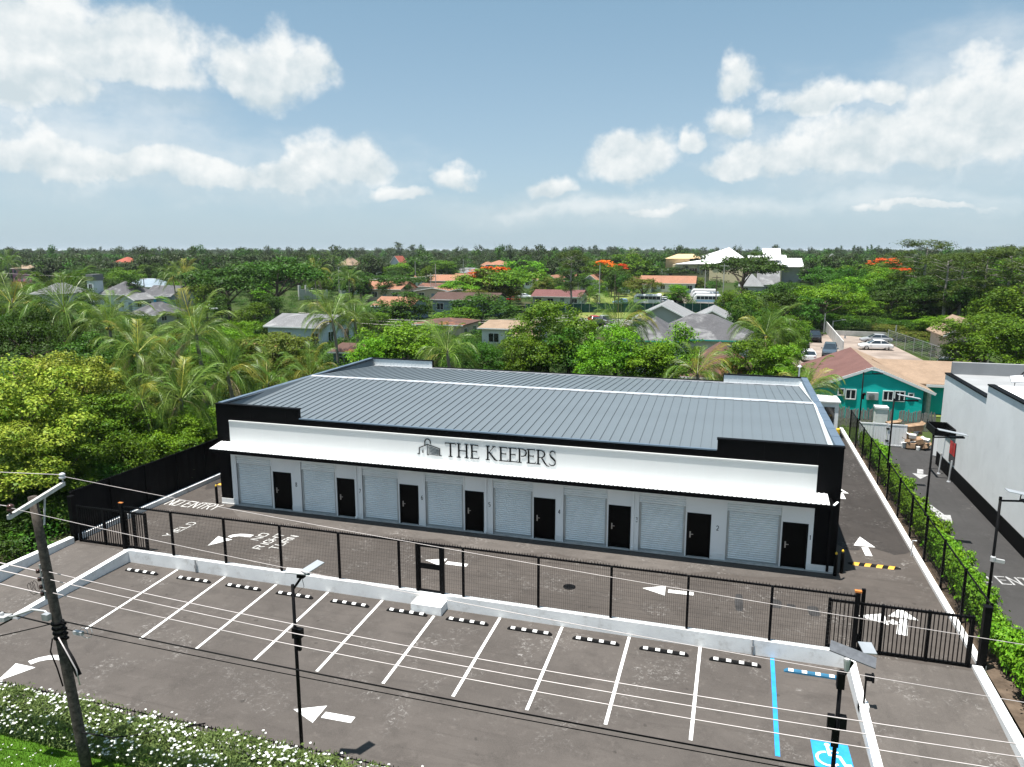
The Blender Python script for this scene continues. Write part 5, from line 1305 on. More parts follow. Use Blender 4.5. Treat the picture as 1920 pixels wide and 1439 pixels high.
# ================================================================== houses
def add_part(name, m, mat, parent, uv=False):
    me = m.mesh(name, mat); recalc(me)
    if uv: uvbox(me)
    return link(name, me, parent)
def window(parent, x, y, z, w_, h, axis, out, glass='glass_dark', frame='frame_white', panes=2):
    """axis 'x': lies in an XZ wall facing out*y ; 'y': YZ wall facing out*x"""
    def bx(m, a0, a1, d0, d1, z0, z1):
        if axis == 'x': m.box(a0, a1, y + out * d0, y + out * d1, z0, z1)
        else: m.box(x + out * d0, x + out * d1, a0, a1, z0, z1)
    c = x if axis == 'x' else y
    m = MB(); bx(m, c - w_ / 2, c + w_ / 2, .004, .03, z, z + h); win = add_part('window', m, glass, parent)
    m = MB(); t = .07
    bx(m, c - w_ / 2 - t, c - w_ / 2, .003, .06, z - t, z + h + t); bx(m, c + w_ / 2, c + w_ / 2 + t, .003, .06, z - t, z + h + t); bx(m, c - w_ / 2, c + w_ / 2, .003, .06, z + h, z + h + t); bx(m, c - w_ / 2, c + w_ / 2, .003, .08, z - t, z)
    for k in range(1, panes): q = c - w_ / 2 + k * w_ / panes; bx(m, q - .03, q + .03, .031, .055, z, z + h)
    add_part('frame', m, frame, win); return win
def roof_mesh(w_, d, zh, rh, kind, o=.5, th=.14):
    m = MB(); W, D_ = w_ / 2 + o, d / 2 + o
    if kind == 'gx':   base = [(-W, -D_), (W, -D_), (W, D_), (-W, D_)]; top = [(-W, 0), (W, 0)]
    elif kind == 'gy': base = [(-W, -D_), (W, -D_), (W, D_), (-W, D_)]; top = [(0, -D_), (0, D_)]
    elif kind == 'hip':
        base = [(-W, -D_), (W, -D_), (W, D_), (-W, D_)]
        if W > D_: top = [(-(W - D_ * .95), 0), (W - D_ * .95, 0)]
        else: top = [(0, -(D_ - W * .95)), (0, D_ - W * .95)]
    dz = -o * rh / ((d / 2) if kind in ('gx', 'hip') else (w_ / 2)) * .6
    vs = [(x, y, zh + dz) for x, y in base] + [(x, y, zh + rh) for x, y in top] + [(x, y, zh + dz - th) for x, y in base] + [(x, y, zh + rh - th) for x, y in top]
    if kind == 'gx' or (kind == 'hip' and W > D_): f = [(0, 1, 5, 4), (2, 3, 4, 5), (1, 2, 5), (3, 0, 4)]
    else: f = [(1, 2, 5, 4), (3, 0, 4, 5), (0, 1, 4), (2, 3, 5)]
    if kind in ('gx', 'gy'): f = f[:2]
    fs = list(f) + [tuple(i + 6 for i in reversed(q)) for q in f]
    edge = [(0, 1), (1, 2), (2, 3), (3, 0)] if kind == 'hip' else ([(0, 1), (2, 3), (1, 5), (5, 2), (3, 4), (4, 0)] if kind == 'gx' else [(1, 2), (3, 0), (0, 4), (4, 1), (2, 5), (5, 3)])
    fs += [(a, b, b + 6, a + 6) for a, b in edge]
    m.add(vs, fs); return m
def house(label, loc, w_, d, wh, rh, kind, wall, roof, rz=0, wins=None, sidewins=2, trim='frame_white', name='house', cat='house', group=None, door=True, o=.5, storeys=1):
    t = thing(name, loc, label, cat, group, rz)
    m = MB(); a, b = w_ / 2, d / 2
    vs = [(-a, -b, 0), (a, -b, 0), (a, b, 0), (-a, b, 0), (-a, -b, wh), (a, -b, wh), (a, b, wh), (-a, b, wh)]; fs = [(0, 1, 5, 4), (2, 3, 7, 6)]
    if kind == 'gx': vs += [(-a, 0, wh + rh - .16), (a, 0, wh + rh - .16)]; fs += [(1, 2, 6, 9, 5), (3, 0, 4, 8, 7)]
    elif kind == 'gy': vs += [(0, -b, wh + rh - .16), (0, b, wh + rh - .16)]; fs = [(0, 1, 5, 8, 4), (2, 3, 7, 9, 6), (1, 2, 6, 5), (3, 0, 4, 7)]
    else: fs += [(1, 2, 6, 5), (3, 0, 4, 7)]
    m.add(vs, fs); add_part('wall', m, wall, t)
    if kind != 'flat':
        r = add_part('roof', roof_mesh(w_, d, wh, rh, kind, o), roof, t, True)
        if kind == 'gy':
            for s in (-1, 1):
                m = MB(); m.beam((s * (a + o), -b - o - .03, wh - .3 * o - .12), (0, -b - o - .03, wh + rh - .08), .05, .2); add_part('barge_board', m, trim, r)
        else:
            m = MB(); dz = -o * rh / b * .6; m.box(-a - o - .02, a + o + .02, -b - o - .04, -b - o, wh + dz - .16, wh + dz - .0); add_part('fascia', m, trim, r)
    else:
        m = MB(); m.box(-a - .1, a + .1, -b - .1, b + .1, wh + .002, wh + rh); add_part('roof', m, roof, t)
    n = wins if wins is not None else max(1, int(w_ / 3.2)); sh = wh / storeys
    for s_ in range(storeys):
        for i in range(n):
            x = -a + (i + .5) * w_ / n
            if door and s_ == 0 and i == n // 2 and n > 1:
                m = MB(); m.box(x - .5, x + .5, -b - .03, -b + .02, .05, 2.1); dd = add_part('door', m, 'wall_bluegrey', t); continue
            window(t, x, -b, s_ * sh + sh * .36, min(1.5, w_ / n * .5), sh * .38, 'x', -1)
        for i in range(sidewins):
            y = -b + (i + .5) * d / sidewins; window(t, a, y, s_ * sh + sh * .36, min(1.3, d / sidewins * .4), sh * .38, 'y', 1)
    return t
def H_px(label, px, base, wpx, d, wh, top, kind, wall, roof, D=None, rz=0, **kw):
    """centre column, row of the front foot, width in the photograph, row of the ridge"""
    if D is None: D = 14 * 1397 / (base - 470)
    p = spot(px, D, 2); w_ = wpx * D / 1397; wh_ = wh; rh = max(.6, height_at(top, D + d * .5) - wh_)
    fw = Vector(_f0); c = Vector((p.x, p.y, 0)) + Vector((0, d / 2, 0))
    return house(label, (c.x, c.y, -.05), w_, d, wh_, rh, kind, wall, roof, rz, **kw)
# --- right neighbour: long white rendered building with black base
nb = thing('white_building', (18, 45, 0), 'large white rendered building with black base band at the right edge', 'building')
m = MB(); m.box(13.5, 30, 44.95, 53.3, .85, 6.1); m.box(13.5, 30, 20, 44.94, .85, 6.8); w_n = m.build('wall', 'stucco_white', nb)
m = MB(); m.box(13.46, 30, 20, 53.34, -.05, .85); m.build('base_band', 'facade_black', nb)
for (y0, y1, z) in ((44.95, 53.3, 6.15), (19.96, 44.9, 6.85)):
    m = MB(); m.box(13.44, 13.78, y0, y1, z - .05, z + .03); m.build('coping', 'facade_black', nb)
m = MB(); m.box(13.8, 30, 45.2, 53.0, 6.102, 6.13); m.build('roof', 'roof_grey_flat', nb)
m = MB(); m.box(13.79, 30, 53.0, 53.3, 6.102, 6.9); m.box(24.0, 30, 45.3, 53.0, 6.135, 7.6); m.build('rear_parapet', 'roof_grey_flat', nb)
cn = MB()
for (a, b, c, d) in ((12.3, 13.46, 49.6, 49.68), (12.3, 13.46, 51.62, 51.7), (12.3, 12.38, 49.68, 51.62), (13.38, 13.46, 49.68, 51.62)): cn.box(a, b, c, d, 2.75, 3.2)
cn.build('window_canopy', 'black_metal', nb)
m = MB(); m.box(13.455, 13.49, 49.3, 50.5, 1.0, 2.4); wn_ = m.build('service_window', 'glass_dark', nb)
m = MB(); m.box(13.44, 13.454, 49.35, 50.45, 1.55, 2.35); m.build('red_poster', 'red_panel', wn_)
for (x, y) in ((13.1, 50.9), (13.25, 49.2)):
    m = MB(); m.tube([(x, y, 0), (x + .05, y, 1.35)], .05, 8); m.lathe((x, y, 0), [(.12, 0), (.1, .05)], 8); tag(m.build('guard_post', 'flashing'), 'slim white guard post by the service window of the white building, %s' % ('the farther one' if y > 50 else 'the nearer one'), 'post')
fl = thing('flood_light', (15.2, 46.4, 6.12), 'white solar flood light on a bracket on the roof of the white building', 'flood light')
m = MB(); m.tube([(15.2, 46.4, 6.1), (15.2, 46.4, 6.9), (15.9, 46.9, 7.5)], .04, 8); m.build('bracket', 'black_metal', fl)
m = MB(); m.obox((15.25, 46.3, 7.0), (.3, 0, .04), (0, .2, .14), (0, -.02, .03)); m.build('lamp_head', 'flashing', fl)
# --- white enclosure with double doors, rubbish and boxes
EY = 57.4
en = thing('bin_enclosure', (11.5, EY, 0), 'white panelled bin enclosure with its doors standing apart', 'enclosure')
for (x0, x1, y, rz) in ((9.35, 10.2, EY, 0), (10.25, 11.15, EY, 0), (11.2, 12.45, EY - .1, 0)):
    for i in range(5):
        q = (x1 - x0) / 5; m = MB(); m.box(x0 + i * q + .006, x0 + (i + 1) * q - .006, y - .02, y + .02, .12, 1.56); m.build('board', 'pvc_white', en)
    m = MB(); m.box(x0, x1, y - .035, y + .035, .04, .12); m.box(x0, x1, y - .035, y + .035, 1.56, 1.65); m.build('rail', 'pvc_white', en)
    m = MB(); m.box(x0 - .04, x0 - .002, y - .05, y + .05, 0, 1.72); m.build('post', 'pvc_white', en)
for (x0, x1, y) in ((13.75, 14.6, 55.4), (14.7, 15.5, 54.6)):
    for i in range(4):
        q = (x1 - x0) / 4; m = MB(); m.obox(((x0 + (i + .5) * q), y - (i + .5) * .18, .85), (q / 2 - .005, -.09, 0), (.004, .02, 0), (0, 0, .8)); m.build('board', 'pvc_white', en)
for z in (.35, 1.25):
    m = MB(); m.box(11.1, 11.3, EY - .16, EY - .04, z, z + .12); m.build('hinge', 'black_metal', en)
rg = random.Random(21)
for i in range(20):
    s = rg.uniform(.3, .62); x = 13.05 + rg.gauss(0, .33); y = EY - .15 + rg.uniform(-.7, .9); z = abs(rg.gauss(.45, .55)); z = min(z, 1.2) if i > 5 else .25
    m = MB(); q = Matrix.Rotation(rg.uniform(0, 3.1), 3, 'Z') @ Matrix.Rotation(rg.uniform(-.5, .5), 3, 'X')
    m.obox((0, 0, 0), q @ Vector((s / 2, 0, 0)), q @ Vector((0, s * .4, 0)), q @ Vector((0, 0, s * .3)))
    f = q @ Vector((s / 2, 0, s * .3)); m.obox(f + q @ Vector((.1, 0, .05)), q @ Vector((.1, 0, .05)), q @ Vector((0, s * .38, 0)), q @ Vector((0, 0, .004)))
    o = m.build('cardboard_box', 'cardboard' if i % 3 else 'bin_white'); o.location = (x, y, max(z, s * .35)); tag(o, 'crumpled %s in the rubbish heap between the white enclosure doors' % ('brown cardboard box' if i % 3 else 'white carton'), 'box', 'cardboard boxes in the rubbish heap')
for i, (x, z, s, lb) in enumerate(((13.0, 1.75, .75, 'large open cardboard box on top of the rubbish heap'), (11.6, 1.95, .6, 'brown cardboard box showing above the white enclosure door'))):
    m = MB(); m.box(-s * .7, s * .7, -s * .4, s * .4, 0, s * .55); m.obox((s * .8, 0, s * .6), (s * .15, 0, .08), (0, s * .38, 0), (0, 0, .006)); o = m.build('large_box', 'cardboard'); o.location = (x, EY + .45, z - .55); o.rotation_euler = (.1, -.12, .3); tag(o, lb, 'box')
m = MB(); m.lathe((13.12, EY - .75, 0), [(.1, 0), (.12, .02), (.13, .26), (.11, .29)], 10); tag(m.build('paint_bucket', 'bin_white'), 'small pale tub on the ground before the rubbish heap', 'bucket')
m = MB(); m.box(11.0, 11.85, 61.2, 62.0, 0, 1.95); m.box(10.95, 11.9, 61.15, 62.05, 1.952, 2.1); tag(m.build('water_tank', 'bin_white'), 'white box tank with a pale lid behind the enclosure doors', 'tank')
tb = thing('timber_screen', (11.8, 63.2, 0), 'weathered grey timber screen fence at the foot of the teal house', 'fence')
pk = MB().box(-.045, .045, -.012, .012, 0, 1.5).mesh('slat', 'grey_wood')
for i in range(62):
    x = 8.6 + i * .115
    if 12.6 < x < 13.0: continue
    o = link('slat', pk, tb); o.location = Vector((x, 63.2 + rg.uniform(-.02, .02), rg.uniform(-.15, .12))) - tb.location; o.rotation_euler.y = rg.uniform(-.03, .03)
# --- guard cabin with windows behind the building corner
cb = thing('portable_cabin', (6.6, 60, 0), 'white portable cabin with two dark panes behind the right corner of the storage building', 'cabin')
m = MB(); m.box(5.4, 8.0, 58.6, 61.0, 0, 2.75); m.build('wall', 'pvc_white', cb)
for x in (6.45, 7.35):
    m = MB(); m.box(x - .36, x + .36, 58.56, 58.598, .5, 2.4); m.build('pane', 'glass_dark', cb)
m = MB(); m.box(5.3, 8.1, 58.5, 61.1, 2.752, 2.85); m.build('roof', 'frame_white', cb)
m = MB(); m.lathe((7.75, 56.3, 0), [(.14, 0), (.14, 1.25), (.1, 1.32)], 12); tag(m.build('yellow_bollard', 'yellow_post'), 'tall yellow bollard by the portable cabin', 'bollard')
# --- teal house
TY = 66.4
th_ = thing('teal_house', (11.3, TY, 0), 'bright teal gabled house with brown shingle roof behind the white enclosure', 'house')
pk_ = aty(1638, 688, TY); er = aty(1742, 738, TY - .4); zE = er.z + .35; xl, xr = 6.3, 15.35; zr = pk_.z
m = MB(); bY = 79.5; xm = pk_.x
zl = zr - (xm - xl) * (zr - zE) / (xr - xm)
m.add([(xl, TY, 0), (xr, TY, 0), (xr, TY, zE - .1), (xm, TY, zr - .15), (xl, TY, zl - .1), (xl, bY, 0), (xr, bY, 0), (xr, bY, zE - .1), (xm, bY, zr - .15), (xl, bY, zl - .1)], [(0, 1, 2, 3, 4), (5, 9, 8, 7, 6), (1, 6, 7, 2), (5, 0, 4, 9)])
m.build('wall', 'teal_wall', th_)
def slope(name, quad, mat, th=.14):
    m = MB(); q = [Vector(p) for p in quad]; m.add(q + [p - Vector((0, 0, th)) for p in q], [(0, 1, 2, 3), (7, 6, 5, 4), (0, 4, 5, 1), (1, 5, 6, 2), (2, 6, 7, 3), (3, 7, 4, 0)])
    me = m.mesh(name, mat, wloc(th_)); recalc(me); uvbox(me); return link(name, me, th_)
ov = .1; dzr = (zr - zE) / (xr - xm)
slope('roof_slope', [(xl - .7, TY - ov, zl - .7 * dzr), (xm, TY - ov, zr), (xm, bY, zr), (xl - .7, bY, zl - .7 * dzr)], 'roof_dusty')
slope('roof_slope', [(xm, TY - ov, zr), (xr + .9, TY - ov, zE - .9 * dzr), (xr + .9, bY, zE - .9 * dzr), (xm, bY, zr)], 'roof_tan')
for (a, b) in (((xl - .7, zl - .7 * dzr), (xm, zr)), ((xm, zr), (xr + .9, zE - .9 * dzr))):
    m = MB(); m.beam((a[0], TY - ov - .03, a[1] - .1), (b[0], TY - ov - .03, b[1] - .1), .05, .22); m.build('barge_board', 'frame_white', th_)
m = MB(); m.box(xr - 1, 20.3, 70.2, 79, 0, zE - .15); m.build('wing_wall', 'teal_wall', th_)
slope('wing_roof', [(xr - .2, 69.6, zE - .15), (20.9, 69.6, zE - .15), (20.9, 74.6, zE + 1.2), (xm + 1.2, 74.6, zE + 1.2)], 'roof_tan')
slope('wing_roof', [(20.9, 79.6, zE - .15), (xr - .2, 79.6, zE - .15), (xm + 1.2, 74.6, zE + 1.2), (20.9, 74.6, zE + 1.2)], 'roof_terracotta')
m = MB(); m.box(xr + .9, 21, 69.53, 69.59, zE - .42, zE - .2); m.build('fascia', 'frame_white', th_)
def facade_win(parent, px0, px1, py0, py1, Y, off, panes):
    a, b = aty(px0, py1, Y), aty(px1, py0, Y); m = MB(); m.box(a.x, b.x, Y - .03, Y + .02, a.z, b.z); w_ = m.build('window', 'glass_dark', parent)
    m = MB(); t = .08
    m.box(a.x - t, a.x, Y - .07, Y + .02, a.z - t, b.z + t); m.box(b.x, b.x + t, Y - .07, Y + .02, a.z - t, b.z + t); m.box(a.x, b.x, Y - .07, Y + .02, b.z, b.z + t); m.box(a.x, b.x, Y - .09, Y + .02, a.z - t, a.z)
    for k in range(1, panes): q = a.x + k * (b.x - a.x) / panes; m.box(q - .04, q + .04, Y - .06, Y - .031, a.z, b.z)
    m.build('frame', 'frame_white', w_)
facade_win(th_, 1586, 1604, 732, 747, TY, 0, 2); facade_win(th_, 1656, 1674, 735, 750, TY, 0, 2); facade_win(th_, 1677.5, 1695.5, 735.5, 751, TY, 0, 2); facade_win(th_, 1704, 1712, 739, 743, TY, 0, 1); facade_win(th_, 1572, 1582, 730, 740, TY, 0, 1)
ac = aty(1635, 742, TY); m = MB(); m.box(ac.x - .45, ac.x + .42, TY - .42, TY - .06, ac.z - .3, ac.z + .3); aco = m.build('air_conditioner', 'lamp_grey'); tag(aco, 'white air conditioner unit on the teal gable wall', 'air conditioner')
m = MB(); m.lathe((0, 0, 0), [(.23, 0), (.23, .02), (.05, .03)], 16); me = m.mesh('fan_grille', 'steel'); o = link('fan_grille', me, aco); o.location = (ac.x - .1, TY - .425, ac.z); o.rotation_euler = (R(90), 0, 0)
m = MB(); m.box(ac.x - .4, ac.x - .36, TY - .4, TY, ac.z - .34, ac.z - .302); m.box(ac.x + .3, ac.x + .34, TY - .4, TY, ac.z - .34, ac.z - .302); m.build('bracket', 'galvanised', aco)
m = MB(); m.lathe((xr + .75, 68.3, 0), [(.3, 0), (.3, 2.3), (.2, 2.4)], 14); tag(m.build('water_cylinder', 'galvanised'), 'grey cylindrical water tank beside the teal house corner', 'tank')

# --- houses and halls of the neighbourhood
H_px('pale shed house with long grey roof behind the left palms', 553, 655, 118, 9, 3.6, 588, 'gx', 'wall_pale', 'roof_grey', D=103, wins=4, sidewins=2)
H_px('grey hipped house at the far left with pale roof', 85, 562, 60, 10, 3.2, 530, 'hip', 'wall_white', 'roof_grey', D=190)
H_px('tall narrow white block between palms on the left', 172, 562, 15, 3, 6.6, 514, 'flat', 'wall_pale', 'roof_palegrey', D=185, sidewins=0, wins=1, storeys=2)
H_px('grey hipped house left of the pale blue roof', 213, 563, 66, 9, 3.4, 527, 'hip', 'wall_pale', 'roof_slate', D=185)
H_px('wide low house with pale blue metal roof', 253, 552, 94, 12, 3.2, 522, 'hip', 'wall_white', 'roof_paleblue', D=228)
h_ = H_px('grey roofed house with bright blue shutters', 296, 572, 62, 8, 3.2, 535, 'gx', 'wall_bluegrey', 'roof_slate', D=182)
for x in (-.9, 2.3):
    m = MB(); m.box(x - .45, x + .45, -4.12, -4.005, 1.0, 2.4); add_part('shutter', m, 'paint_blue', h_); 
MATS['blue_shutter'] = M('blue_shutter', (.02, .36, .62), .5)
for c_ in h_.children:
    if c_.name.startswith('shutter'): c_.data.materials[0] = MATS['blue_shutter']
H_px('small grey gabled porch house in front of the blue shuttered one', 236, 578, 40, 6, 2.8, 550, 'gy', 'wall_pale', 'roof_grey', D=172, wins=2)
H_px('pale low roof at the right end of the blue shuttered house', 332, 568, 34, 8, 3.0, 535, 'hip', 'wall_white', 'roof_palegrey', D=196)
H_px('dark weathered low roof in front of the blue shuttered house', 268, 610, 60, 8, 2.2, 566, 'hip', 'wall_grey', 'roof_slate', D=140)
H_px('two storey pink house with brown tiled roof at the far left', 41, 523, 44, 12, 6.2, 497, 'gx', 'wall_pink', 'roof_tan', D=330, storeys=2)
H_px('distant house with a red tiled roof above the left trees', 224, 500, 44, 14, 6.5, 482, 'hip', 'wall_peach', 'roof_red', D=430)
H_px('distant tan roofed house behind the two far palms', 648, 505, 30, 12, 6.0, 483, 'hip', 'wall_white', 'roof_tan', D=420)
H_px('distant pale hipped house at the edge of the left woods', 582, 505, 22, 10, 5.5, 485, 'hip', 'wall_white', 'roof_tan', D=400)
H_px('distant red gabled house among trees below the horizon', 741, 502, 24, 10, 6.0, 480, 'gy', 'wall_white', 'roof_red', D=420)
H_px('peach house with terracotta roof and front porch', 712, 563, 84, 11, 3.6, 527, 'gx', 'wall_peach', 'roof_terracotta', D=205, wins=4, rz=.0)
H_px('terracotta roofed house with grey gable half hidden by a dark tree', 735, 604, 76, 9, 3.0, 556, 'gx', 'wall_bluegrey', 'roof_terracotta', D=150)
H_px('white flat roofed house with blue grey roof behind the pillared wall', 690, 542, 44, 10, 3.2, 520, 'gx', 'wall_white', 'roof_palegrey', D=270)
H_px('low house with dark grey hipped roof beside the pillared wall', 735, 541, 52, 10, 3.0, 518, 'hip', 'wall_white', 'roof_slate', D=275)
H_px('long grey walled house with dark brown roof', 868, 592, 124, 9, 3.6, 548, 'gx', 'wall_bluegrey', 'roof_brown', D=160, wins=4)
H_px('peach house with terracotta gables behind the brown roof', 812, 563, 70, 9, 3.0, 538, 'gy', 'wall_peach', 'roof_terracotta', D=208)
H_px('terracotta roofed peach house right of its twin gable', 862, 565, 64, 9, 3.0, 540, 'gy', 'wall_peach', 'roof_terracotta', D=200)
H_px('brown roofed wing between the terracotta gables', 828, 556, 92, 8, 3.2, 531, 'gx', 'wall_white', 'roof_oldbrown', D=226)
H_px('cream yellow house with pale terracotta roof', 826, 541, 50, 10, 3.6, 515, 'gx', 'wall_cream', 'roof_terracotta', D=262, storeys=1)
H_px('second cream yellow house with terracotta roof, beside the flame tree', 872, 543, 56, 11, 3.8, 513, 'gx', 'wall_cream', 'roof_terracotta', D=258)
H_px('long hall with plain grey roof behind the cream houses', 866, 527, 88, 16, 4.0, 502, 'hip', 'wall_grey', 'roof_grey', D=345)
H_px('two storey pale blue house with terracotta hipped roof', 930, 513, 40, 12, 6.6, 488, 'hip', 'wall_sky', 'roof_terracotta', D=400, storeys=2)
H_px('small terracotta hipped annex of the pale blue house', 909, 512, 18, 10, 6.0, 491, 'hip', 'wall_sky', 'roof_terracotta', D=405)
H_px('tiny orange roofed house left of the pale blue house', 882, 510, 20, 9, 5.5, 491, 'hip', 'wall_peach', 'roof_terracotta', D=420)
H_px('brown roofed house hidden behind bright trees', 822, 640, 92, 8, 3.0, 597, 'hip', 'wall_peach', 'roof_oldbrown', D=112)
H_px('white bungalow with salmon gabled roof left of the big round tree', 948, 655, 96, 10, 3.2, 600, 'gx', 'wall_white', 'roof_tan', D=104, wins=2)
H_px('small arched porch of the white bungalow', 985, 662, 38, 4, 2.8, 622, 'gx', 'wall_white', 'roof_tan', D=98, wins=1)
H_px('long low white house with maroon roof beside the field', 1043, 573, 92, 9, 2.6, 543, 'gx', 'wall_white', 'roof_maroon', D=188, wins=4)
H_px('white gabled house with pale gable end beside the field', 1106, 549, 36, 18, 3.4, 514, 'gy', 'wall_white', 'roof_terracotta', D=250, wins=1, door=False)
H_px('cream gabled house with a dark doorway behind the maroon roof', 1032, 545, 34, 16, 3.2, 515, 'gy', 'wall_cream', 'roof_terracotta', D=262, wins=1, door=False)
H_px('white terracotta roofed house right of the flame tree', 995, 542, 26, 16, 3.4, 513, 'gx', 'wall_white', 'roof_terracotta', D=275, wins=2)
H_px('terracotta roofed house half behind the lone pine', 1062, 534, 30, 10, 3.2, 511, 'gx', 'wall_cream', 'roof_terracotta', D=295)
H_px('long pale green walled house with terracotta roof beyond the field', 1251, 546, 100, 9, 3.3, 517, 'gx', 'wall_pale', 'roof_terracotta', D=250, wins=6)
H_px('small terracotta roofed gatehouse left of the long pale house', 1203, 548, 34, 6, 3.2, 519, 'gx', 'wall_pale', 'roof_terracotta', D=248, wins=2)
H_px('small square white guard hut with orange hipped roof on the field', 1172, 549, 15, 2.6, 3.6, 526, 'hip', 'wall_pale', 'roof_terracotta', D=243, wins=1, sidewins=1, door=False, name='guard_hut', cat='hut')
H_px('small white guard hut with hipped roof on the pillared wall', 776, 535, 14, 2.6, 3.8, 517, 'hip', 'wall_white', 'roof_terracotta', D=265, wins=1, sidewins=1, door=False, name='guard_hut', cat='hut')
H_px('grey flat roofed block with a small watch tower behind the long wall', 1203, 524, 46, 10, 5.2, 504, 'flat', 'wall_grey', 'roof_grey_flat', D=330, wins=4)
H_px('dark little watch tower above the grey block', 1224, 524, 10, 3, 7.5, 496, 'hip', 'wall_grey', 'roof_slate', D=328, wins=1, sidewins=1, door=False, name='watch_tower', cat='tower')
m_ = thing('white_canopy_tent', tuple(spot(1157, 300)), 'small white peaked canopy tent beyond the field', 'tent')
m = MB(); m.lathe((0, 0, 0), [(4.6, 3.0), (4.6, 3.2), (.3, 5.2)], 8); add_part('canopy', m, 'roof_white', m_)
for a in range(4):
    m = MB(); m.tube([(3 * math.cos(a * 1.57), 3 * math.sin(a * 1.57), 0), (3 * math.cos(a * 1.57), 3 * math.sin(a * 1.57), 3.1)], .08, 6); add_part('leg', m, 'frame_white', m_)
# big white roofed complex
D = 330; c0 = spot(1365, D); cp = thing('school_complex', (c0.x, c0.y, 0), 'large cream complex with brilliant white roofs in the distance', 'building')
s_ = D / 1397
def cx(px): return (px - 1365) * s_
def cz(py, dd=0): return height_at(py, D + dd)
m = MB(); m.box(cx(1262), cx(1330), 0, 22, 0, cz(497)); m.box(cx(1331), cx(1391), -3, 20, 0, cz(496)); add_part('cream_wall', m, 'wall_cream', cp)
m = MB(); m.box(cx(1246), cx(1292), 8, 30, 0, cz(486)); add_part('tan_wall', m, 'wall_tan', cp)
add_part('tan_roof', MB().add([(cx(1244), 7, cz(486)), (cx(1312), 7, cz(486)), (cx(1312), 31, cz(486)), (cx(1244), 31, cz(486)), (cx(1265), 18, cz(477)), (cx(1296), 18, cz(477))], [(0, 1, 5, 4), (1, 2, 5), (2, 3, 4, 5), (3, 0, 4)]), 'wall_tan', cp)
m = MB(); z0, z1 = cz(496), cz(464)
m.add([(cx(1266), -.5, z0), (cx(1337), -3.5, cz(495)), (cx(1393), -3.5, cz(484)), (cx(1364), 9, z1), (cx(1364), 28, z1), (cx(1393), 30, cz(484)), (cx(1266), 28, z0), (cx(1321), 6, cz(487))],
      [(0, 1, 7), (1, 3, 7), (1, 2, 3), (3, 2, 5, 4), (0, 7, 6), (7, 3, 4, 6)]); add_part('white_roof', m, 'roof_white', cp)
for (a0, a1, lo, hi_, y0, y1) in ((1400, 1470, 497, 479, -1, 16), (1427, 1459, 488, 466, 2, 18), (1462, 1498, 500, 485, 0, 15), (1318, 1337, 489, 479, 8, 20)):   # white monopitch roofs facing the viewer
    m = MB(); zl_, zh_ = cz(lo), cz(hi_); m.add([(cx(a0), y0, zl_), (cx(a1), y0, zl_), (cx(a1), y1, zh_), (cx(a0), y1, zh_), (cx(a0), y1 + 6, zl_), (cx(a1), y1 + 6, zl_), (cx(a0), y1 + 6, zh_), (cx(a1), y1 + 6, zh_)], [(0, 1, 2, 3), (3, 2, 7, 6), (6, 7, 5, 4), (1, 5, 7, 2), (0, 3, 6, 4), (0, 4, 5, 1)]); add_part('white_roof', m, 'roof_white', cp)
m = MB(); m.box(cx(1402), cx(1460), 0, 16, 0, cz(497.5)); add_part('cream_wall', m, 'wall_cream', cp)
m = MB(); m.box(cx(1462), cx(1497), 6, 20, 0, cz(500)); add_part('grey_wall', m, 'wall_pale', cp)
for px in (1281, 1296, 1301, 1306, 1320, 1325, 1330):
    m = MB(); m.box(cx(px) - .45, cx(px) + .45, -.08, .02, cz(509), cz(504)); add_part('window', m, 'glass_dark', cp)
for px in (1289, 1310, 1317):
    m = MB(); m.box(cx(px) - .25, cx(px) + .25, -.06, .01, cz(514), cz(498)); add_part('downpipe', m, 'concrete', cp)
# grey roofed villa behind the storage building
D = 84; p0 = spot(1292, D); V = thing('grey_roofed_villa', (p0.x, p0.y, 0), 'large white villa with weathered dark hipped roof and teal eaves', 'house')
h1 = house('x', (0, 0, 0), 10.8, 9, 4.25, 2.3, 'hip', 'wall_white', 'roof_slate', 0, wins=0, sidewins=1, trim='teal_trim', door=False, o=.7)
h2 = house('x', (0, 0, 0), 5.6, 8, 4.1, 2.1, 'hip', 'wall_white', 'roof_slate', 0, wins=0, sidewins=1, trim='teal_trim', door=False, o=.6)
for hh, off in ((h1, (1.2, 4.5, 0)), (h2, (-4.2, 2.2, 0))):
    for ch in list(hh.children):
        ch.parent = V; ch.location = ch.location + Vector(off)
    bpy.data.objects.remove(hh)
for (x, z, w2, h2_) in ((1.0, 2.3, .6, .8), (4.3, 1.9, 2.0, 1.3), (-4.9, 2.0, .8, 1.0), (-3.0, 2.0, .8, 1.0)):
    window(V, x, -.02 if x > -2 else -1.82, z, w2, h2_, 'x', -1, panes=1 if w2 < 1 else 2)
m = MB(); m.box(-4.5, -3.75, -2.25, -1.9, 2.6, 3.15); o = add_part('condenser', m, 'lamp_grey', V)
H_px('pale grey gabled house behind the villa, left of the two', 1240, 606, 108, 13, 2.8, 566, 'gy', 'wall_grey', 'roof_palegrey', D=122, wins=1, door=False)
H_px('pale grey gabled house behind the villa, right of the two', 1334, 608, 86, 12, 2.9, 576, 'gy', 'wall_grey', 'roof_palegrey', D=116, wins=1, door=False)
H_px('house with rust stained brown hipped roof just behind the storage building', 1345, 715, 118, 8, 2.6, 642, 'hip', 'wall_white', 'roof_oldbrown', D=68, o=.7)
H_px('house with two pale metal roofs at the edge of the right woods', 1408, 540, 40, 10, 3.4, 512, 'hip', 'wall_grey', 'roof_palegrey', D=230)
H_px('grey roofed house among the right woods beside the pale metal roofs', 1440, 540, 36, 9, 3.8, 508, 'gx', 'wall_grey', 'roof_grey', D=232)
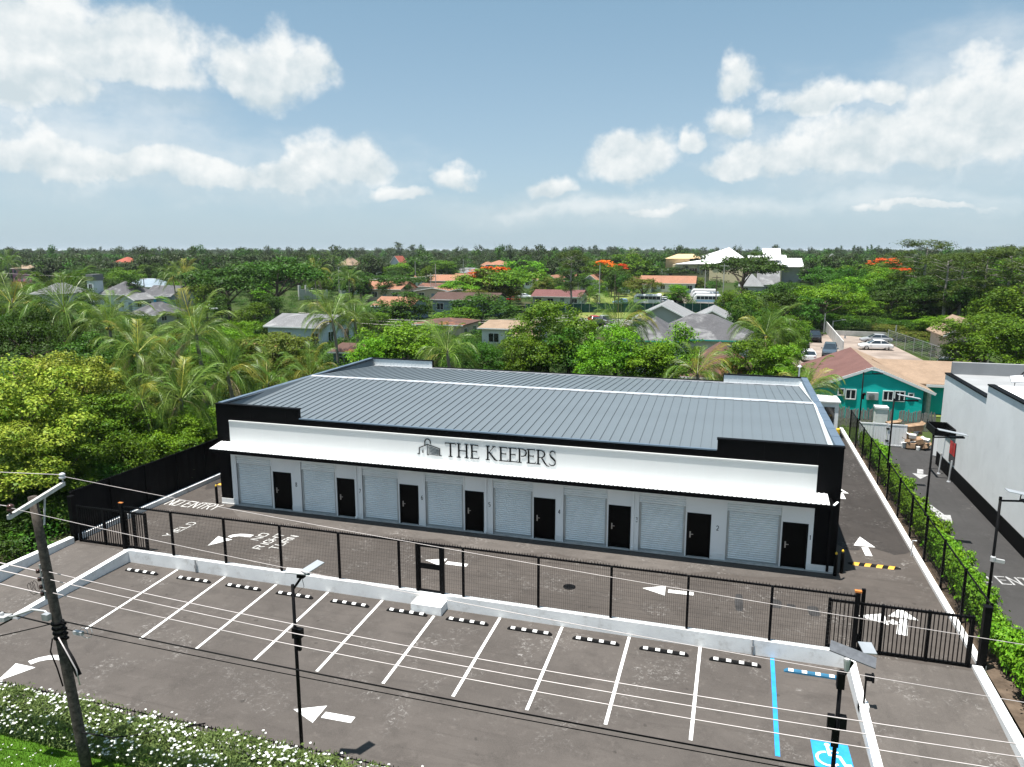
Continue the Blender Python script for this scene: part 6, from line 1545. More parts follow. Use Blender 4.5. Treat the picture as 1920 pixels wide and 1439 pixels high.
H_px('hidden house with pale sloped roof inside the right hand trees', 1815, 660, 76, 8, 3.6, 594, 'gy', 'wall_peach', 'roof_tan', D=92, wins=1)
H_px('small house with a rusty roof and teal wall left behind the palms', 645, 700, 46, 6, 2.6, 659, 'gx', 'wall_bluegrey', 'roof_oldbrown', D=84, wins=1)
H_px('distant white roofed house in the right woods', 1560, 500, 40, 12, 5, 476, 'hip', 'wall_white', 'roof_palegrey', D=420)
H_px('distant white house under the orange blossom', 1668, 512, 26, 8, 4.2, 498, 'gx', 'wall_white', 'roof_palegrey', D=300)

# boundary walls with pillars, screen fence
def pillar_wall(px0, px1, base0, base1, h, label, n, mat='concrete_pale'):
    a, b = atz(px0, base0), atz(px1, base1); t = thing('pillared_wall', ((a.x + b.x) / 2, (a.y + b.y) / 2, 0), label, 'wall'); d = (b - a); L_ = d.length; d.normalize(); nn = Vector((-d.y, d.x, 0))
    for i in range(n):
        q = a + d * L_ * i / (n - 1); m = MB(); m.obox((q.x, q.y, h * .58), d * .28, nn * .28, (0, 0, h * .58)); m.build('pillar', mat, t)
        if i < n - 1:
            r = a + d * L_ * (i + 1) / (n - 1); c = (q + r) / 2; m = MB(); m.obox((c.x, c.y, h * .42), d * (L_ / (n - 1) / 2 - .28), nn * .1, (0, 0, h * .42)); m.build('wall_bay', mat, t)
pillar_wall(562, 612, 563, 560, 3.6, 'pale pillared boundary wall left of the tall palm', 5)
pillar_wall(640, 690, 556, 549, 3.2, 'pale pillared boundary wall in front of the peach house', 4)
pillar_wall(735, 812, 541, 537, 3.2, 'white pillared wall between the dark hipped roof and cream house', 7, 'white_wall')
pillar_wall(1120, 1252, 530, 529, 5.0, 'long tall grey wall across the far side of the field', 12)
pillar_wall(905, 990, 545, 538, 2.4, 'pale wall below the flame tree', 7)
gf = thing('screen_fence', tuple(atz(1180, 586)), 'long dark green screened fence across the street', 'fence')
a, b = atz(985, 587), atz(1372, 586); n = 26; d = (b - a) / n
for i in range(n):
    q = a + d * i; m = MB(); dd = d.normalized(); nn = Vector((-dd.y, dd.x, 0)); c = q + d / 2
    m.obox((c.x, c.y, 1.05), d * .49, nn * .02, (0, 0, 1.0)); m.build('screen_panel', 'screen_green', gf)
    m = MB(); m.tube([(q.x, q.y, 0), (q.x, q.y, 2.4)], .05, 6); m.build('post', 'galvanised', gf)
# yard fence right, dividing wall in the dirt yard
m = MB(); a, b = atz(1548, 622), atz(1580, 665); m.beam((a.x, a.y, .9), (b.x, b.y, .9), .12, 1.8); tag(m.build('yard_wall', 'concrete_pale'), 'pale wall dividing the dirt yard behind the teal house', 'wall')
m = MB(); a, b = atz(1560, 636), atz(1680, 641); m.beam((a.x, a.y + 6, .4), (b.x, b.y + 6, .4), .2, .8); tag(m.build('yard_wall', 'concrete'), 'low concrete wall at the far end of the dirt yard', 'wall')
yf = thing('chain_link_fence', tuple(atz(1710, 668)), 'grey chain link fence with posts at the right of the dirt yard', 'fence')
for i in range(9):
    q = atz(1664 + i * 16, 645 + i * 6.2); m = MB(); m.tube([(q.x, q.y, 0), (q.x, q.y, 2.2)], .04, 6); m.build('post', 'galvanised', yf)
    if i < 8:
        r = atz(1680 + i * 16, 651.2 + i * 6.2); m = MB(); m.tube([(q.x, q.y, 2.1), (r.x, r.y, 2.1)], .025, 5); wires(m, (q.x, q.y), (r.x, r.y), .05, 2.1, .25, .25, .007); tag(m.build('mesh_panel', 'galvanised', yf, fix=False), kind='stuff')

# poles and street lights of the neighbourhood
def far_pole(px, base, top, label, arm=False, D=None, mat='concrete', light=False):
    D = D or 14 * 1397 / (base - 470); p = spot(px, D); h = height_at(top, D); t = thing('street_pole', (p.x, p.y, 0), label, 'pole')
    m = MB(); m.tube([(0, 0, 0), (0, 0, h)], .15, 8, .1); add_part('pole', m, mat, t)
    if arm: m = MB(); m.box(-1.1, 1.1, -.06, .06, h - .6, h - .45); add_part('crossarm', m, mat, t)
    if light: m = MB(); m.beam((0, 0, h - .1), (1.6, -.3, h + .25), .08, .08); m.box(1.3, 2.0, -.42, -.18, h + .2, h + .3); add_part('lamp_arm', m, 'galvanised', t)
for a in ((817, 560, 495, 'tall thin pole in front of the terracotta gables'), (808, 562, 513, 'shorter crossarm pole beside the tall thin pole', True), (636, 560, 501, 'street light pole left of the peach house', False, 200, 'concrete', True),
          (707, 548, 512, 'slim light pole behind the peach house', False, 240, 'concrete', True), (779, 540, 490, 'thin mast above the pillared wall', False, 270), (869, 525, 487, 'thin mast behind the grey hall', False, 340),
          (1153, 572, 515, 'dark post in front of the small guard hut', False, 185, 'bark'), (1124, 570, 497, 'grey flagpole like mast left of the field', False, 190), (1322, 560, 488, 'tall pole in front of the cream complex', False, 225), (1356, 575, 495, 'tall pole beside the parked buses', True, 190),
          (1003, 560, 513, 'dark post behind the maroon roof', False, 215, 'bark'), (1013, 556, 515, 'second dark post behind the maroon roof', False, 225, 'bark'), (1343, 575, 517, 'leaning service pole near the buses', True, 186, 'bark'), (928, 480, 452, 'far radio mast on the horizon', False, 1200),
          (209, 570, 536, 'wooden service pole between the grey roofs', True, 190, 'bark'), (270, 550, 520, 'wooden pole by the pale blue roof', True, 220, 'bark'), (1564, 640, 602, 'thin street light pole at the far end of the dirt yard', False, 128, 'galvanised', True), (1588, 655, 628, 'short steel post in the dirt yard', False, 118, 'galvanised'), (1683, 650, 610, 'steel fence post beside the dirt yard bushes', False, 118, 'galvanised'), (1548, 640, 588, 'thin grey pole at the dirt yard gate', False, 126, 'galvanised'), (1160, 585, 548, 'service pole in front of the screen fence', True, 168, 'bark'), (1084, 566, 530, 'white post on the field edge', False, 200, 'galvanised')):
    far_pole(*a)
def far_wire(p, q, za, zb, label, r=.016):
    m = MB(); p, q = Vector(p), Vector(q); n = 16
    m.tube([p.lerp(q, i / n) + Vector((0, 0, za + (zb - za) * i / n - 1.2 * 4 * (i / n) * (1 - i / n))) for i in range(n + 1)], r, 4, cap=False); tag(m.build('street_wire', 'cable_grey'), label, 'wire')
for i, (y0, lb) in enumerate(((503, 'upper'), (509, 'middle'), (517, 'lower'))):
    pass
for (pa, pb, D1, D2, ya, yb, lb) in ((560, 1080, 118, 122, 586, 590, 'upper overhead street wire behind the bright trees'), (560, 1080, 117, 121, 590, 594, 'middle overhead street wire behind the bright trees'), (560, 1080, 116, 120, 596, 600, 'lower overhead street wire behind the bright trees'),
                                 (0, 560, 215, 220, 512, 518, 'left overhead street wire above the grey roofs'), (560, 830, 225, 225, 519, 515, 'long street wire above the peach house')):
    p, q = spot(pa, D1), spot(pb, D2); far_wire(p, q, height_at(ya, D1), height_at(yb, D2), lb)

# ================================================================== vehicles
def loft(m, secs, close=True):
    n = len(secs[0]); o = len(m.v)
    for s in secs: m.v += [tuple(p) for p in s]
    for i in range(len(secs) - 1):
        for k in range(n): m.f.append((o + i * n + k, o + i * n + (k + 1) % n, o + (i + 1) * n + (k + 1) % n, o + (i + 1) * n + k))
    m.f.append(tuple(o + k for k in range(n))[::-1]); m.f.append(tuple(o + (len(secs) - 1) * n + k for k in range(n)))
def wheel(t, x, y, r, w_=.2):
    m = MB(); n = 18; vs = []; prof = [(r * .62, -w_ / 2), (r * .96, -w_ / 2), (r, -w_ * .3), (r, w_ * .3), (r * .96, w_ / 2), (r * .62, w_ / 2)]
    loft(m, [[(x + a * math.cos(q), y + b, r + a * math.sin(q)) for a, b in prof] for q in [2 * math.pi * i / n for i in range(n + 1)]]); wh = add_part('wheel', m, 'tyre', t)
    m = MB(); s = 1 if y > 0 else -1
    m.add([(x + r * .62 * math.cos(q), y + s * w_ * .42, r + r * .62 * math.sin(q)) for q in [2 * math.pi * i / n for i in range(n)]] + [(x, y + s * w_ * .5, r)], [(i, (i + 1) % n, n) for i in range(n)]); add_part('rim', m, 'rim', wh)
SHAPES = {   # (x, bottom, shoulder, half width) along the body, then the cabin outline
    'sedan': (4.5, [(-2.25, .45, .62, .70), (-2.15, .3, .82, .80), (-1.5, .24, .95, .87), (.6, .22, .93, .88), (1.6, .24, .86, .86), (2.12, .3, .74, .78), (2.25, .42, .6, .66)], [(-1.75, .95), (-1.0, 1.40), (.25, 1.42), (1.05, .92)], .33),
    'hatch': (4.0, [(-2.0, .4, .8, .72), (-1.92, .28, 1.0, .82), (-1.0, .22, 1.0, .86), (.7, .22, .97, .86), (1.5, .25, .9, .84), (1.9, .3, .78, .76), (2.0, .42, .62, .64)], [(-1.95, 1.0), (-1.6, 1.46), (.1, 1.5), (.95, .96)], .31),
    'suv': (4.6, [(-2.3, .5, .9, .78), (-2.22, .36, 1.08, .88), (-1.2, .3, 1.1, .92), (.8, .3, 1.08, .92), (1.7, .32, 1.02, .9), (2.2, .38, .9, .84), (2.3, .5, .72, .7)], [(-2.2, 1.1), (-1.85, 1.72), (.2, 1.74), (1.0, 1.07)], .38),
    'pickup': (5.0, [(-2.5, .55, .95, .84), (-2.45, .45, 1.0, .9), (-.7, .4, 1.0, .92), (.9, .4, 1.02, .92), (1.9, .42, 1.0, .9), (2.4, .45, .88, .86), (2.5, .55, .75, .72)], [(-.65, 1.0), (-.45, 1.68), (.55, 1.7), (1.2, 1.0)], .38)}
def car(kind, loc, rz, paint, label, glass='car_glass'):
    Lc, body, cab, wr = SHAPES[kind]; t = thing('car' if kind != 'pickup' else 'pickup_truck', loc, label, 'car' if kind != 'pickup' else 'pickup', None, rz)
    m = MB(); secs = []
    for (x, zb, zs, hw) in body: secs.append([(x, -hw * .9, zb), (x, -hw, zb + .2), (x, -hw, zs - .16), (x, -hw * .93, zs), (x, hw * .93, zs), (x, hw, zs - .16), (x, hw, zb + .2), (x, hw * .9, zb)])
    loft(m, secs); add_part('body', m, paint, t)
    hw = body[2][3]; (x0, z0), (x1, z1), (x2, z2), (x3, z3) = cab
    m = MB(); w0, w1 = hw * .9, hw * .70
    m.add([(x0, -w0, z0), (x3, -w0, z3), (x3, w0, z3), (x0, w0, z0), (x1, -w1, z1 - .04), (x2, -w1, z2 - .04), (x2, w1, z2 - .04), (x1, w1, z1 - .04)], [(0, 1, 5, 4), (2, 3, 7, 6), (1, 2, 6, 5), (3, 0, 4, 7), (4, 5, 6, 7)]); add_part('windows', m, glass, t)
    m = MB(); m.add([(x1 - .06, -w1 - .02, z1 - .045), (x2 + .06, -w1 - .02, z2 - .045), (x2 + .06, w1 + .02, z2 - .045), (x1 - .06, w1 + .02, z1 - .045), (x1 + .05, -w1 * .86, z1 + .02), (x2 - .05, -w1 * .86, z2 + .02), (x2 - .05, w1 * .86, z2 + .02), (x1 + .05, w1 * .86, z1 + .02)], [(0, 1, 5, 4), (1, 2, 6, 5), (2, 3, 7, 6), (3, 0, 4, 7), (4, 5, 6, 7), (3, 2, 1, 0)]); rp = add_part('roof_panel', m, paint, t)
    m = MB()
    for s in (-1, 1):
        m.beam((x0, s * w0, z0 + .01), (x1, s * w1, z1 - .03), .07, .05); m.beam((x3, s * w0, z3 + .01), (x2, s * w1, z2 - .03), .06, .05); xm_ = (x1 + x2) / 2 - .15; m.beam((xm_, s * w0 * 1.0, z0 + .0), (xm_, s * (w1 + .01), z1 - .03), .06, .05)
    add_part('pillars', m, paint, t)
    for s in (-1, 1):
        for x in (-Lc * .295, Lc * .30): wheel(t, x, s * (hw - .1), wr)
        m = MB(); m.box(body[-1][0] - .14, body[-1][0] - .02, s * .38, s * .68, .60 + (wr - .33), .72 + (wr - .33)); add_part('headlight', m, 'head_lamp', t)
        m = MB(); m.box(body[0][0] - .01, body[0][0] + .06, s * .5, s * .72, .70 + (wr - .33), .82 + (wr - .33)); add_part('tail_light', m, 'tail_lamp', t)
        m = MB(); m.box(x3 - .28, x3 - .12, s * (hw), s * (hw + .16), z3 + .02, z3 + .14); add_part('mirror', m, paint, t)
    if kind == 'pickup':
        m = MB(); m.box(-2.3, -.75, -.72, .72, .995, 1.012); add_part('load_bed', m, 'rubber', t)
    return t
def bus(loc, rz, label, stripe=None):
    t = thing('minibus', loc, label, 'bus', None, rz); m = MB(); secs = []
    for (x, zb, zt, hw) in ((-3.6, .5, 2.55, .98), (-3.5, .4, 2.68, 1.03), (2.9, .4, 2.70, 1.03), (3.35, .42, 2.2, 1.02), (3.62, .5, 1.3, .96)): secs.append([(x, -hw, zb), (x, -hw, zt - .35), (x, -hw * .88, zt), (x, hw * .88, zt), (x, hw, zt - .35), (x, hw, zb)])
    loft(m, secs); add_part('body', m, 'paint_white', t)
    for s in (-1, 1):
        for i in range(6): m = MB(); m.box(-3.3 + i * 1.02, -2.36 + i * 1.02, s * 1.025, s * 1.045, 1.35, 2.15); add_part('window', m, 'car_glass', t)
        for x in (-2.2, 2.3): wheel(t, x, s * .9, .4, .24)
        if stripe: m = MB(); m.box(-3.5, 2.9, s * 1.032, s * 1.05, .75, 1.2); add_part('side_stripe', m, stripe, t)
        m = MB(); m.box(3.5, 3.63, s * .55, s * .85, .75, .95); add_part('headlight', m, 'head_lamp', t)
    m = MB(); m.add([(2.98, -.86, 2.52), (2.98, .86, 2.52), (3.6, .88, 1.42), (3.6, -.88, 1.42)], [(0, 1, 2, 3)]); me = m.mesh('windscreen', 'car_glass'); o = link('windscreen', me, t); o.location = (.05, 0, .03)
    return t
def cpos(px, py): return tuple(atz(px, py))
VIEW = YAW
car('sedan', cpos(1641, 656), math.pi + VIEW * .2, 'paint_white', 'white sedan parked broadside in the dirt yard')
car('sedan', cpos(1642, 644), math.pi + VIEW * .2, 'paint_silver', 'silver car parked just behind the white sedan')
car('hatch', cpos(1513, 676), R(93), 'paint_white', 'white hatchback seen from behind at the left of the dirt yard')
car('suv', cpos(1555, 668), R(262), 'paint_slate', 'slate blue sport utility car beside the teal house roof')
car('suv', cpos(1527, 640), R(268), 'paint_black', 'black car in the shade at the dirt yard gate')
car('hatch', cpos(1503, 652), R(275), 'paint_black', 'black car half hidden under the trees behind the white hatchback')
bus(cpos(1214, 571), math.pi, 'white minibus with a row of dark windows behind the screen fence', None)
bus(cpos(1318, 559), math.pi, 'white minibus at the back of the bus yard')
bus(cpos(1326, 571), math.pi, 'white and blue minibus at the front of the bus yard', 'paint_blue')
bus(cpos(1322, 565), math.pi, 'pale blue minibus between the two white minibuses', 'paint_blue')
car('pickup', cpos(1236, 562), math.pi, 'paint_white', 'white pickup behind the long minibus')
car('sedan', cpos(1247, 570), 0, 'paint_white', 'white car beside the minibus at the screen fence')
car('hatch', cpos(1163, 571), math.pi, 'paint_blue', 'pale blue small car behind the screen fence')
car('sedan', cpos(984, 560), 0, 'paint_white', 'white car under the flame tree')
car('sedan', cpos(962, 566), .3, 'paint_red', 'red car left of the maroon roof house')
car('pickup', cpos(1133, 608), 2.2, 'paint_silver', 'silver pickup on the street left of the villa')
car('hatch', cpos(1113, 606), 2.0, 'paint_red', 'dark red car on the street behind the round tree')
car('suv', cpos(1120, 614), 1.9, 'paint_black', 'black car on the street behind the round tree')
car('suv', cpos(1773, 698), 1.2, 'paint_white', 'white van among scrap right of the teal house')
car('hatch', cpos(392, 584), 0, 'paint_white', 'white car on the street left of the shed house')
car('sedan', cpos(668, 668), .4, 'paint_white', 'white car on the lawn behind the tall palm')

# ================================================================== trees
# near left mass along the black fence
T = tree_px
T(45, 668, 40, 4.6, 'round_n0', 'leaf_yellow', 'big yellow green tree at the left edge above the white wall')
T(120, 655, 46, 3.8, 'round_n1', 'leaf_yellow', 'yellow green tree behind the big one at the left edge')
T(15, 790, 36.5, 3.4, 'round_n2', 'leaf_yellow', 'lowest yellow green tree hanging over the left boundary wall')
T(95, 815, 38.5, 2.8, 'round_n1', 'leaf_mid', 'mid green tree behind the utility pole top')
T(180, 735, 45, 3.6, 'round_n2', 'leaf_mid', 'mid green leafy tree right of the yellow green trees')
T(225, 800, 42.8, 2.5, 'bush_n0', 'leaf_mid', 'mid green bushy tree hanging over the black sheet fence')
T(165, 868, 40.5, 2.2, 'bush_n1', 'leaf_deep', 'low dark bush behind the exit gate')
T(60, 900, 36.8, 2.2, 'bush_n0', 'leaf_dark', 'dark shaded bush above the left boundary wall')
T(10, 955, 35, 2.0, 'bush_n1', 'leaf_dark', 'dark bush at the left edge below the yellow tree')
T(295, 800, 45.8, 2.5, 'bush_n1', 'leaf_bright', 'bright green bush leaning on the black sheet fence')
T(345, 768, 48.8, 2.7, 'round_n0', 'leaf_bright', 'bright green tree beside the front left corner of the storage building')
T(383, 775, 50.6, 2.1, 'bush_n0', 'leaf_bright', 'bright bush touching the left wall of the storage building')
T(255, 735, 49, 3.0, 'round_n1', 'leaf_olive', 'olive tree with brownish twigs below the pale palms')
T(215, 690, 55, 3.0, 'round_n2', 'leaf_olive', 'olive tree between the yellow palm and mid green tree')
T(60, 580, 64, 5.4, 'wide_n0', 'leaf_dark', 'dark tiered tree behind the yellow green trees at the left')
T(-20, 575, 66, 5.0, 'wide_n0', 'leaf_dark', 'dark tiered tree cut off by the left edge')
T(167, 622, 57, 2.6, 'tall_n0', 'leaf_deep', 'glossy green large leaved tree among the left palms')
T(235, 625, 62, 3.0, 'round_n0', 'leaf_deep', 'deep green tree between the left palms')
T(320, 655, 63, 3.2, 'round_n1', 'leaf_mid', 'mid green tree right of the yellow palm')
T(420, 610, 74, 3.6, 'round_n0', 'leaf_bright', 'bright green tree behind the drooping palm')
T(455, 600, 82, 3.4, 'round_n2', 'leaf_bright', 'bright green tree in front of the grey shed roof')
T(520, 620, 72, 5.0, 'round_n1', 'leaf_olive', 'wide olive tree below the grey shed house')
T(568, 665, 66, 3.0, 'round_n2', 'leaf_olive', 'olive tree at the far left corner of the storage building')
T(480, 690, 60, 2.8, 'bush_n1', 'leaf_olive', 'olive bush between two low palms')
T(420, 745, 54, 2.6, 'bush_n0', 'leaf_bright', 'bright bush beside the left wall behind low palms')
# row behind the storage building
T(760, 600, 72, 5.9, 'round_n0', 'leaf_bright', 'wide bright green tree behind the left half of the grey roof')
T(705, 632, 69, 3.2, 'round_n2', 'leaf_bright', 'smaller bright tree at the left foot of the wide bright one')
T(905, 640, 66, 3.0, 'round_n1', 'leaf_deep', 'deep green tree in front of the white bungalow')
T(1028, 562, 69, 5.6, 'round_n2', 'leaf_mid', 'big round green tree in the middle behind the grey roof')
T(985, 622, 66, 3.4, 'round_n1', 'leaf_mid', 'shorter leafy tree at the left side of the big round tree')
T(1068, 612, 66.5, 3.6, 'round_n0', 'leaf_deep', 'dense tree at the right foot of the big round tree')
T(1150, 604, 62, 3.6, 'round_n0', 'leaf_bright', 'vivid green tree right of the big round tree')
T(1205, 645, 60.5, 2.6, 'tall_n1', 'leaf_bright', 'slim bright tree left of the two lobed tree')
T(1265, 600, 62.5, 2.3, 'tall_n0', 'leaf_bright', 'vivid upright tree in front of the villa')
T(1236, 640, 61, 1.7, 'tall_n1', 'leaf_bright', 'lower lobe tree beside the vivid upright tree')
T(1420, 632, 66, 3.7, 'round_n1', 'leaf_mid', 'round green tree under the large right palm')
T(1465, 645, 64, 3.0, 'round_n2', 'leaf_bright', 'light leafy tree left of the cabin corner')
T(1480, 590, 84, 3.2, 'round_n0', 'leaf_mid', 'green tree behind the large right palm')
T(1370, 690, 58, 1.8, 'bush_n1', 'leaf_olive', 'small olive bush at the rear parapet')
T(1130, 672, 59, 1.8, 'bush_n0', 'leaf_deep', 'small dense bush behind the rear roof edge')
# middle distance
T(757, 545, 128, 6.4, 'round_m0', 'leaf_deep', 'rounded deep green tree in front of the brown roofed house')
T(905, 548, 128, 6.8, 'round_m1', 'leaf_deep', 'broad deep green tree right of the brown roofed house')
T(862, 575, 122, 4.6, 'round_m2', 'leaf_mid', 'green tree at the foot of the broad deep green tree')
T(700, 585, 120, 3.6, 'round_m2', 'leaf_mid', 'green tree left of the brown roofed house')
T(430, 497, 150, 10.5, 'wide_m0', 'leaf_dark', 'wide spreading dark tree left of its twin beyond the shed')
T(518, 483, 158, 11.0, 'wide_m1', 'leaf_deep', 'wide spreading tree right of its twin beyond the shed')
T(945, 500, 178, 11.5, 'wide_m0', 'leaf_mid', 'broad flame tree with a few orange flowers in the middle', bloom=False)
T(925, 503, 176, 7.0, 'wide_m1', 'leaf_olive', 'flame tree crown with orange blossom at its top left', bloom=True)
T(1390, 474, 205, 12.5, 'wide_m1', 'leaf_dark', 'large dark umbrella tree before the white roofed complex')
T(1182, 475, 300, 12, 'round_m0', 'leaf_mid', 'large pale green tree left of the cream complex')
T(985, 487, 300, 11, 'round_m1', 'leaf_bright', 'large round tree right of the pale blue house')
T(1125, 490, 262, 7.5, 'wide_m0', 'leaf_mid', 'flame tree with bright orange blossom behind the field', bloom=True)
T(1155, 496, 268, 6.0, 'wide_m1', 'leaf_mid', 'second bright orange flame tree beside the field', bloom=True)
T(1070, 470, 172, 5.6, 'pine_m0', 'leaf_pine', 'lone tall pine with open crown right of centre', name='pine_tree')
T(1730, 449, 150, 8.2, 'pine_m1', 'leaf_pine', 'tallest pine with flat crown above the right woods', name='pine_tree')
T(1800, 478, 135, 6.6, 'pine_m0', 'leaf_pine', 'pine right of the tallest pine', name='pine_tree')
T(1770, 474, 128, 6.2, 'pine_m0', 'leaf_pine', 'pine just right of the tallest pine, half behind its neighbour', name='pine_tree')
T(1840, 470, 122, 6.4, 'pine_m1', 'leaf_pine', 'pine midway between the tallest pine and the right edge', name='pine_tree')
T(1885, 462, 118, 7.4, 'pine_m1', 'leaf_pine', 'tall pine near the right edge', name='pine_tree')
T(1930, 480, 112, 6.0, 'pine_m0', 'leaf_pine', 'pine cut by the right edge', name='pine_tree')
T(1850, 585, 80, 6.0, 'round_n1', 'leaf_mid', 'large leafy tree over the flat roof at the right')
T(1900, 600, 76, 4.8, 'round_n2', 'leaf_mid', 'leafy tree at the right edge behind the white building')
T(1800, 640, 82, 3.2, 'bush_n0', 'leaf_mid', 'bush beside the hidden house at the right')
T(1690, 505, 215, 9, 'wide_m1', 'leaf_mid', 'flame tree with orange blossom above the right woods', bloom=True)
T(1665, 486, 265, 9, 'wide_m0', 'leaf_mid', 'second orange flame tree farther in the right woods', bloom=True)
T(1545, 545, 160, 8, 'wide_m1', 'leaf_mid', 'broad green tree above the dirt yard with orange flecks')
T(1500, 530, 150, 9, 'wide_m0', 'leaf_deep', 'dark broad tree left above the dirt yard')
T(1610, 560, 150, 6, 'round_m0', 'leaf_mid', 'round green tree above the parked sedan')
T(1720, 565, 138, 5.5, 'round_m1', 'leaf_mid', 'round green tree right of the parked sedan')
T(1770, 590, 118, 4.6, 'round_m2', 'leaf_bright', 'brighter bushy tree at the right of the dirt yard')
for k, (px, tp, D, r) in enumerate(((1702, 628, 116, 3.0), (1738, 640, 104, 2.8), (1768, 650, 98, 2.6), (1790, 628, 100, 3.2), (1745, 600, 122, 4.0), (1690, 600, 134, 4.0))):
    T(px, tp, D, r, 'bush_m%d' % (k % 2), ('leaf_olive', 'leaf_deep', 'leaf_dark')[k % 3], '%s bush in the scrub just right of the chain link fence' % ordinal(k), group='bushes beside the chain link fence')
T(1720, 625, 114, 3.6, 'bush_m0', 'leaf_olive', 'brownish bush at the chain link fence')
T(1665, 612, 128, 3.8, 'bush_m1', 'leaf_olive', 'dry brown bush at the end of the dirt yard')
for k, (px, tp, D, r) in enumerate(((1490, 590, 134, 4), (1530, 585, 140, 5), (1575, 590, 142, 4.5), (1625, 598, 143, 4.5), (1660, 596, 140, 4), (1700, 600, 132, 4.5), (1745, 612, 124, 4))):
    T(px, tp, D, r, 'round_m%d' % (k % 3), 'leaf_deep' if k % 2 else 'leaf_mid', '%s tree from the left in the row closing the far end of the dirt yard' % ('first', 'second', 'third', 'fourth', 'fifth', 'sixth', 'seventh')[k])
for k, (px, tp, D, r) in enumerate(((1560, 500, 190, 9), (1620, 494, 185, 8), (1780, 482, 165, 9), (1850, 480, 160, 9), (1910, 484, 150, 8), (1750, 520, 140, 7), (1840, 520, 125, 6.5), (1920, 530, 108, 6))):
    T(px, tp, D, r, 'round_m%d' % (k % 3) if k % 2 else 'wide_m%d' % (k % 2), ('leaf_deep', 'leaf_mid', 'leaf_dark')[k % 3], '%s of the tall crowns in the right woods, counted from the flame tree' % ordinal(k), group='tall crowns of the right woods')
for k, (px, tp, D, r) in enumerate(((1392, 556, 108, 3.4), (1425, 545, 122, 4.6), (1462, 548, 118, 4.4), (1500, 552, 124, 4.6), (1380, 540, 140, 4.5), (1470, 530, 145, 5.5), (1440, 575, 98, 2.8))):
    T(px, tp, D, r, 'round_m%d' % (k % 3), ('leaf_deep', 'leaf_mid', 'leaf_dark')[k % 3], '%s of the leafy trees between the villa and the dirt yard' % ordinal(k), group='trees between villa and dirt yard')
T(1480, 600, 118, 4.2, 'round_m1', 'leaf_deep', 'shaded green tree left of the dirt yard')
T(660, 505, 205, 6.5, 'round_m0', 'leaf_deep', 'green tree behind the two wind blown far palms')
T(755, 492, 300, 10, 'round_m1', 'leaf_bright', 'large bright tree below the far casuarinas')
T(830, 488, 330, 9, 'round_m2', 'leaf_mid', 'round green tree behind the tall mast')
T(750, 452, 520, 9, 'casu_m0', 'leaf_grey', 'tall feathery casuarina rising above the horizon', name='casuarina_tree')
T(772, 458, 530, 8, 'casu_m1', 'leaf_grey', 'feathery casuarina just right of the tallest one', name='casuarina_tree')
for k, px in enumerate((1565, 1576, 1598, 1606, 1625, 1632, 1639, 1645)):
    T(px, 462 - (k % 3) * 2, 620, 3.2, 'casu_m%d' % (k % 2), 'leaf_dark', '%s from the left of the small dark spire trees on the right horizon' % ordinal(k), name='casuarina_tree', group='spire trees on the right horizon')
for k, px in enumerate((20, 45, 80, 95, 130, 190, 300, 345, 385, 410, 455, 1090, 1105, 1140, 1160, 1195, 1225, 1245, 1270)):
    T(px, 461 + (k * 5) % 6, 700 + (k * 37) % 160, 4.5, 'casu_m%d' % (k % 2), 'leaf_grey', '%s from the left of the feathery casuarinas breaking the horizon line' % ordinal(k), name='casuarina_tree', group='casuarinas along the horizon')

